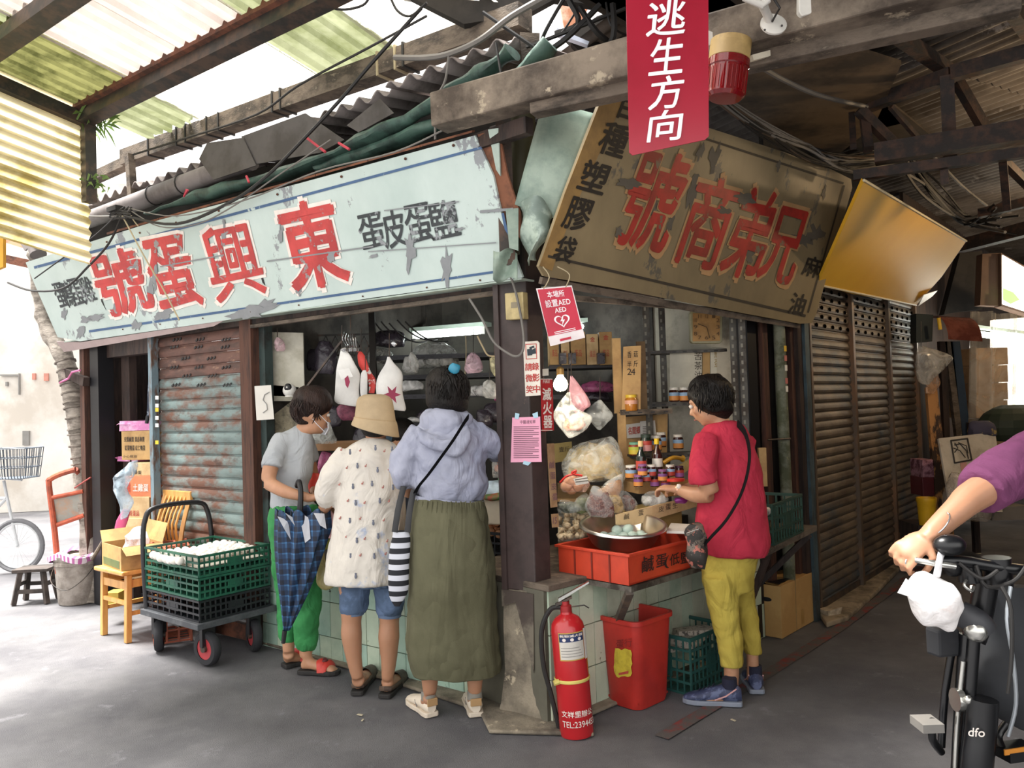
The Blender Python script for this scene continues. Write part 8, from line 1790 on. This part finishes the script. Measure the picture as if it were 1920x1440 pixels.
cloth(mb,'trousers',mat('trousers_dark','2b2d33',.85),a5_,.014)
MB().tube([wr_+V((.028*math.cos(t)*.8,.03*math.sin(t),.028*math.cos(t)+.0))+V((.03,0,.03)) for t in[k*math.tau/20 for k in range(21)]],.0022,5,cap=False).build('bracelet',met,a5_)
bk2=thing('bicycle','black folding bicycle with dangling bags at the right border','bicycle',D(1820,1400,Y5))
bp_=mat('bike_gloss_black','0c0d10',.3);chr_=mat('chrome','b9b9b4',.2,metal=.9)
E=lambda x,y,dy=0:D(x,y,Y5+dy)
def bt(nm,pts,r,m=bp_,k=3,n=12):return MB().tube(smoothline([E(*p) for p in pts],k),r,n).build(nm,m,bk2,smooth=True)
bt('handlebar',[(1702,1048,.02),(1740,1052,0),(1800,1052,-.02),(1860,1062,-.02),(1930,1070,-.02)],.015);bt('grip',[(1698,1040,.03),(1730,1032,.01),(1762,1030,0)],.018,blackp)
MB().ell(E(1780,1022,-.03),(.042,.03,.028),20,12).build('bell',bp_,bk2,smooth=True);MB().ell(E(1787,1060,-.0),(.028,.02,.03),14,8).build('brake_hood',bp_,bk2,smooth=True)
bt('brake_lever',[(1718,1050,-.02),(1750,1056,-.05),(1790,1062,-.05)],.008,chr_);MB().tube([E(1707+9*math.cos(t),1054+9*math.sin(t)) for t in[k*math.tau/16 for k in range(17)]],.003,5).build('key_ring',chr_,bk2)
bt('stem_clamp',[(1815,1055,0),(1818,1090,0)],.03);bt('stem_clamp',[(1868,1045,0),(1872,1100,0)],.035);bt('hanging_hook',[(1812,1088,-.04),(1808,1098,-.05),(1822,1108,-.05),(1826,1100,-.04)],.004,chr_)
bt('stem_post',[(1850,1090,.02),(1835,1170,.03),(1825,1200,.03)],.03);bt('lamp_barrel',[(1800,1150,.0),(1830,1165,-.02),(1842,1180,-.02)],.035,mat('rubber_grey','2e2f33',.6))
MB().ell(E(1830,1182,-.03),.03,14,8).build('clamp',chr_,bk2,smooth=True)
bt('head_tube',[(1815,1190,.03),(1808,1290,.03),(1800,1440,.03),(1795,1560,.05)],.022);bt('fork_blade',[(1790,1190,.05),(1772,1300,.06),(1765,1400,.06)],.010);bt('steel_tube',[(1806,1240,-.0),(1795,1350,0),(1790,1450,.0)],.006,chr_)
bt('suspension_tube',[(1826,1195,0),(1818,1300,0),(1806,1450,.0)],.016);bt('main_tube',[(1842,1310,-.03),(1838,1370,-.03),(1830,1450,-.03),(1820,1560,0)],.038)
bt('collar',[(1790,1312,0),(1802,1312,0)],.03,chr_);MB().ell(E(1815,1312,-.03),.012,10,6).build('bolt',chr_,bk2,smooth=True)
write('dfo',[(1816,1364),(1847,1366),(1846,1382),(1815,1380)],(E(1830,1372,-.071),V((0,-1,0))),.002,whp,'logo',bk2,bold=.02)
bt('crank',[(1750,1350,.0),(1748,1385,.02),(1765,1410,.05)],.010,bp_);MB().box(E(1738,1357,.0),(.055,.07,.022)).build('pedal',mat('pedal_grey','6d6a66',.5),bk2)
MB().box(E(1905,1408,.0),(.10,.07,.025),.2).build('pedal',bp_,bk2);MB().box(E(1905,1408,-.037),(.07,.004,.014),.2).build('reflector',mat('reflector_amber','b5752a',.3),bk2);bt('crank',[(1880,1405,0),(1872,1380,.03),(1888,1355,.03)],.010)
for k,(x,y_,w) in enumerate(((1.12,2.18,'front'),(1.62,2.86,'rear'))):
 c=V((x,y_,.2));axd=V((.6,.8,0));ringt(c,.185,.018,tyre,'tyre',bk2,ax=(axd,Z));ringt(c,.165,.008,chr_,'wheel_rim',bk2,ax=(axd,Z));MB().ell(c,.03,12,8).build('hub',chr_,bk2)
 mb=MB()
 for q in range(16):t=q*math.tau/16;mb.tube([c,c+(axd*math.cos(t)+Z*math.sin(t))*.165],.001,4)
 o=mb.build('spokes',chr_,bk2);o['kind']='stuff'
MB().tube([V((1.2,2.15,.35)),V((1.12,2.18,.2))],.014,8).build('fork_end',bp_,bk2);MB().tube([E(1820,1560,0),V((1.4,2.5,.3)),V((1.62,2.86,.2))],.02,8).build('rear_stay',bp_,bk2)
bt('saddle_post',[(1945,1100,.5),(1935,1300,.45)],.016);
for k,pts in enumerate(([(1895,1100,-.06),(1888,1160,-.08),(1900,1240,-.08),(1905,1320,-.07),(1890,1380,-.05)],[(1878,1100,-.07),(1895,1140,-.09),(1897,1230,-.09),(1890,1300,-.08)],[(1798,1055,-.04),(1840,1085,-.06),(1870,1070,-.05)],[(1830,1060,-.04),(1850,1100,-.05),(1900,1090,-.05),(1925,1060,-.04)])):
 bt('brake_cable',pts,.005,(mat('cable_silver','9aa0a6',.3,metal=.6),cable_m,cable_m,cable_m)[k],4,8)
MB().prism([E(1825,1100,.08),E(1862,1098,.1),E(1850,1118,.06),E(1826,1115,.06)],(0,.02,0)).build('reflector_white',whm,bk2,bev=.003)
pn=thing('saddle_bag','slack black cloth bag hanging from the folding bicycle','bag',E(1880,1230,.05))
clm=mat('bag_black_cloth','25272b',.8,col2='1d1e22',scale=5)
rowloft(dens([(1095,1872,1940,Y5+.12,.4),(1120,1845,1945,Y5+.12,.45),(1200,1835,1950,Y5+.1,.5),(1260,1822,1955,Y5+.08,.5),(1310,1835,1955,Y5+.08,.45),(1350,1875,1955,Y5+.08,.35),(1370,1915,1950,Y5+.08,.3)],3),30,j=.012,js=8).build('bag',clm,pn,smooth=True)
ps=thing('frame_pouch','small black pouch strapped under the handlebar stem','bag',E(1768,1200,.03));MB().box(E(1768,1202,.05),(.068,.05,.075),.2).jit(.004,20).build('pouch',clm,ps,bev=.008)
pb2=thing('takeaway_bag','white plastic takeaway bag hanging from the bicycle handlebar','bag',E(1740,1120,-.05))
mbg=MB();LM(mbg,[E(1728,1068,-.05),E(1733,1085,-.05),E(1740,1105,-.05),E(1752,1128,-.05),E(1766,1152,-.05),E(1776,1170,-.05),E(1781,1184,-.05)],[.012,.040,.056,.060,.050,.026,.006],30);mbg.jit(.014,16)
mbg.build('bag',mat_bag('bag_white_thin','f0eeee',.8,rough=.35,sc=14,lo=.75,hi=1.2),pb2,smooth=True);rowloft(dens([(1095,1722,1762,Y5-.03,.6,8),(1115,1715,1780,Y5-.03,.6,14),(1140,1735,1786,Y5-.03,.5,10)],3),20).build('food_box',mat('bun_pinkish','dba890',.6),pb2,smooth=True)
MB().prism([E(1684,1112,-.05),E(1700,1085,-.05),E(1712,1100,-.05),E(1702,1118,-.05)],(0,.004,0)).build('bag_ear',mat_bag('bag_white_thin','f0eeee',.8),pb2)
MB().tube(smoothline([E(1756,1082,-.06),E(1760,1060,-.07),E(1764,1040,-.04),E(1768,1034,.0)],3),[(.002,.010)]*10,8).build('bag_handle',mat('bag_strap_white','e0dfe2',.5),pb2,smooth=True)
# ================================================================ end of the right lane
def RX(x,y,Y):return DD(x,y,Y)
lb=thing('lit_sign','glaring white lit sign with a green mark at the right border','sign',RX(1900,560,7.6))
slab([(1877,474),(1960,520),(1960,600),(1878,574)],YP(7.6),.12).build('case',mat('sign_case_brown','5a4436',.8),lb)
slab([(1880,478),(1960,524),(1960,596),(1880,570)],YP(7.58),.01).build('lit_face',mat('sign_glow','fbfff6',emis=3.2),lb);slab([(1881,540),(1900,548),(1912,562),(1895,570),(1881,562)],YP(7.56),.004).build('green_mark',mat('green_glow','9ae07c',emis=1.6),lb)
slab([(1842,476),(1878,474),(1876,574),(1838,572)],YP(7.65),.1).build('side_board',mat('sign_case_brown','5a4436',.8),lb)
tag(slab([(1862,600),(1990,590),(1990,760),(1890,760),(1862,660)],YP(8.3),.05).build('lit_shopfront',mat('glow_wall','fff6e6',emis=2.4)),'glaring lit stall front behind the plastic sheet at the right border','shopfront')
fll=thing('fluorescent_lamp','bright tube lamp behind the hanging plastic sheet at right','lamp',RX(1870,625,7.9));MB().tube([RX(1825,625,7.9),RX(1940,640,7.9)],.03,10).build('tube',tube_e,fll);MB().beam(RX(1825,622,7.9)+Z*.05,RX(1940,637,7.9)+Z*.05,.1,.03).build('reflector',fixm,fll)
for k in range(4):carton('carton',('topmost','second','third','lowest')[k]+' brown carton of the tall stack under plastic at right',1828,1892,652+33*k,684+33*k,7.4,.4,.1,mat('carton_shade','b08f6c',.85,col2='97785a'))
tag(MB().prism([RX(1815,785,7.2),RX(1930,790,7.0),RX(1950,790,7.9),RX(1820,785,8)],Z*-.05).build('stall_table',darkwood),'dark stall table under the carton stack','table')
for x in(1820,1925):tag(MB().beam(RX(x,792,7.15),V((RX(x,792,7.15).x,7.15,0)),.05,.05,V((0,1,0))).build('table_support',darkwood),'dark timber leg %s of the stall table'%('at the left end' if x<1900 else 'at the right end'),'support')
sheet=mat_bag('sheet_clear','e6ddcc',.35,rough=.15,sc=3,lo=.5,hi=1.3)
def shf(u,v):return RX(1822+110*u-4*v,582+10*u+215*v,7.1)+V((0,.05*math.sin(u*17)+.03*math.sin(u*41),0))
tag(MB().grid(shf,40,10).build('plastic_sheet',sheet,smooth=True),'clear plastic sheet hung over the carton stack at right','sheet')
tag(slab([(1792,585),(1842,580),(1842,470),(1800,475),(1770,590)],YP(8.2),.1).build('dark_awning',dkbrown),'dark rounded awning below the end of the yellow sign','awning')
dbx=thing('copper_awning','dark box with a reddish curved cover right of the last shutter','awning',RX(1760,620,6.9))
slab([(1718,588),(1750,590),(1748,640),(1718,642)],YP(6.9),.1).build('box',mat('box_teal_black','202a2b',.5),dbx)
def cop(u,v):a=v*1.9-.3;return RX(1750+62*u,592+4*u,6.9)+V((0,-.22*math.sin(a),-.24*(1-math.cos(a))*.9))
MB().grid(cop,10,12).build('cover',mat('copper_cover','8a5244',.25,metal=.4,col2='6d3a30',scale=6),dbx,smooth=True)
MB().tube([RX(1760,596,6.7),RX(1763,618,6.7)],.015,8).build('yellow_tag',stk,dbx)
hbag('clear plastic bag of dark things hanging by the last shutter',[(648,1722,1732),(662,1716,1768),(675,1716,1785),(690,1718,1772),(712,1722,1748),(722,1728,1740)],mat_bag('plastic_smoky','a8a49c',.55,rough=.1,sc=10),Y=6.2)
hbag('brown dusty net hanging below the clear bag by the shutters',[(700,1742,1756),(720,1738,1762),(738,1736,1752)],mat_bag('net_brown','b08a6a',.7),Y=6.4)
peel=mat('peeling_door','b07c48',.8,col2='3b2a1f',scale=6,thr=(.48,.54),stretch=(1.5,1.5,.6))
tag(slab([(1738,728),(1756,720),(1778,900),(1790,1010),(1760,1012),(1752,900)],YP(6.5),.04).build('peeling_plank',peel),'peeling orange brown plank leaning beside the last shutter','plank')
for k,(a,b,c,d,m,lb_) in enumerate(((1772,1784,1822,1808,mat('blue_board','27384a',.7),'dark blue board leaning in the clutter at right'),(1762,1770,1806,1796,greywood,'grey board leaning left of the dark blue board'),(1752,1760,1782,1772,darkwood,'dark board leaning behind the peeling plank'))):
 tag(slab([(a+10,640),(b+16,640),(c,835),(d,835)],YP(7.2),.05).build('leaning_board',m),lb_,'board')
tag(pb(1862,1900,830,935,6.6,.4).build('wooden_crate_box',cardd),'tan wooden box under the white flattened carton','box')
wbx=thing('flat_carton','white flattened carton with a black framed drawing leaning at right','carton',RX(1820,900,6.0));WP_=tilted(RX(1760,822,6.2),RX(1870,812,6.4),RX(1790,960,5.9))
slab([(1760,822),(1866,810),(1876,880),(1880,960),(1784,960)],WP_,.015).build('sheet',mat('white_carton','b5ada0',.85,col2='9a9082',scale=4),wbx)
ikm=mat('print_black2','2e2a28',.7)
fr_=[(1783,826),(1814,822),(1822,862),(1790,868),(1783,826)]
for i in range(4):MB().tube([PP(*fr_[i],(WP_[0]+WP_[1]*.006,WP_[1])),PP(*fr_[i+1],(WP_[0]+WP_[1]*.006,WP_[1]))],.006,5).build('frame_line',ikm,wbx)
for pts in([(1790,834),(1800,832),(1812,845),(1816,860)],[(1788,840),(1800,845),(1810,858)],[(1790,830),(1796,840),(1790,848)],[(1797,830),(1812,836),(1815,850)]):MB().tube([PP(*q,(WP_[0]+WP_[1]*.006,WP_[1])) for q in pts],.004,5).build('drawn_line',ikm,wbx)
slab([(1800,868),(1812,866),(1818,900),(1806,902)],(WP_[0]+WP_[1]*.004,WP_[1]),.001).build('red_print',mat('print_faded_red','b0827a',.8),wbx)
pack('bundle of dark and yellow cloth lying above the white flattened carton',1815,1868,790,818,6.4,mat('cloth_bundle','3d3a4c',.9,col2='a08a50',scale=9,thr=(.55,.6)),j=.02,nm='cloth_bundle',cat='cloth')
pack('cloudy plastic bag slumped at the foot of the white flattened carton',1768,1860,890,975,5.7,mat_bag('plastic_cloudy','a89c90',.6,sc=6),j=.02,nm='plastic_bag',cat='bag')
for k,(y0,y1,m,lb_) in enumerate(((862,895,mat('tin_floral','a87a86',.6,col2='5c2f3c',scale=22),'floral printed tin stacked beside the last shutter'),(895,930,mat('tin_maroon','5a2026',.5),'maroon tin under the floral tin beside the last shutter'))):
 tag(pb(1730,1752,y0,y1,6.5,.2).build('tin',m,bev=.004),lb_,'tin')
yp=thing('yellow_pail','small yellow plastic pail at the end of the shutters','pail',RX(1738,978,6.0));c=G(1741,985)
c=RX(1739,984,5.9);MB().lathe([(.0,0),(.055,0),(.065,.16),(.07,.17),(.07,.20),(.06,.20),(.05,.02)],c,24).build('body',mat('pail_yellow','cfa01c',.4),yp,smooth=True)
tag(pb(1722,1762,985,1010,5.9,.3).build('floor_board',darkwood),'dark board on the floor under the yellow pail','board')
tag(pb(1860,1930,950,975,6.2,.6).build('grey_sack',mat('sack_grey','6d665e',.9)),'grey sack lying on the floor behind the cyclist\'s arm','sack')
one(MB().box((0,0,0),(.04,.02,.004),.4),'litter',mat('litter_pale','b5ab94',.9),'pale scrap on the asphalt beyond the handlebar','litter').location=G(1835,1038,.004)
cbx2=tag(MB().ell(RX(1900,800,7.0),(.3,.2,.2),16,10).build('green_sack',mat('sack_green_black','252f22',.7)),'dark green sack on the stall table at the right border','sack')
def wl(nm,lab,loc,e,col=(1,.72,.42),r=.04):
 t=thing('hanging_lamp',lab,'lamp',loc);MB().ell(loc,(r,r,r*1.2),14,10).build('bulb',mat('bulb_lane','ffd59a',emis=18.0),t,smooth=True);MB().tube([V(loc)+Z*r,V(loc)+Z*.4],.004,5).build('cord',cable_m,t)
 l=bpy.data.lights.new(nm,'POINT');l.energy=e;l.color=col;l.shadow_soft_size=.06;o=bpy.data.objects.new(nm,l);COL.objects.link(o);o.location=V(loc)-Z*(r*1.2+.07);o.parent=None;return o
wl('lane_lamp','warm bare bulb over the right lane beyond the right border',(3.7,4.5,2.75),45)
wl('lane_lamp_far','warm bare bulb farther down the right lane',(5.6,6.9,2.8),45)
ll=bpy.data.lights.new('stall_glow','POINT');ll.energy=22;ll.color=(1,.95,.85);ll.shadow_soft_size=.2;lo=bpy.data.objects.new('stall_glow',ll);COL.objects.link(lo);lo.location=RX(1880,660,7.6)
_p=PP(1715,415,YSP);_d=(_p-CAM).normalized();_r=_d-YSP[1]*2*_d.dot(YSP[1]);print('REFL',_p,_r,YSP[1])
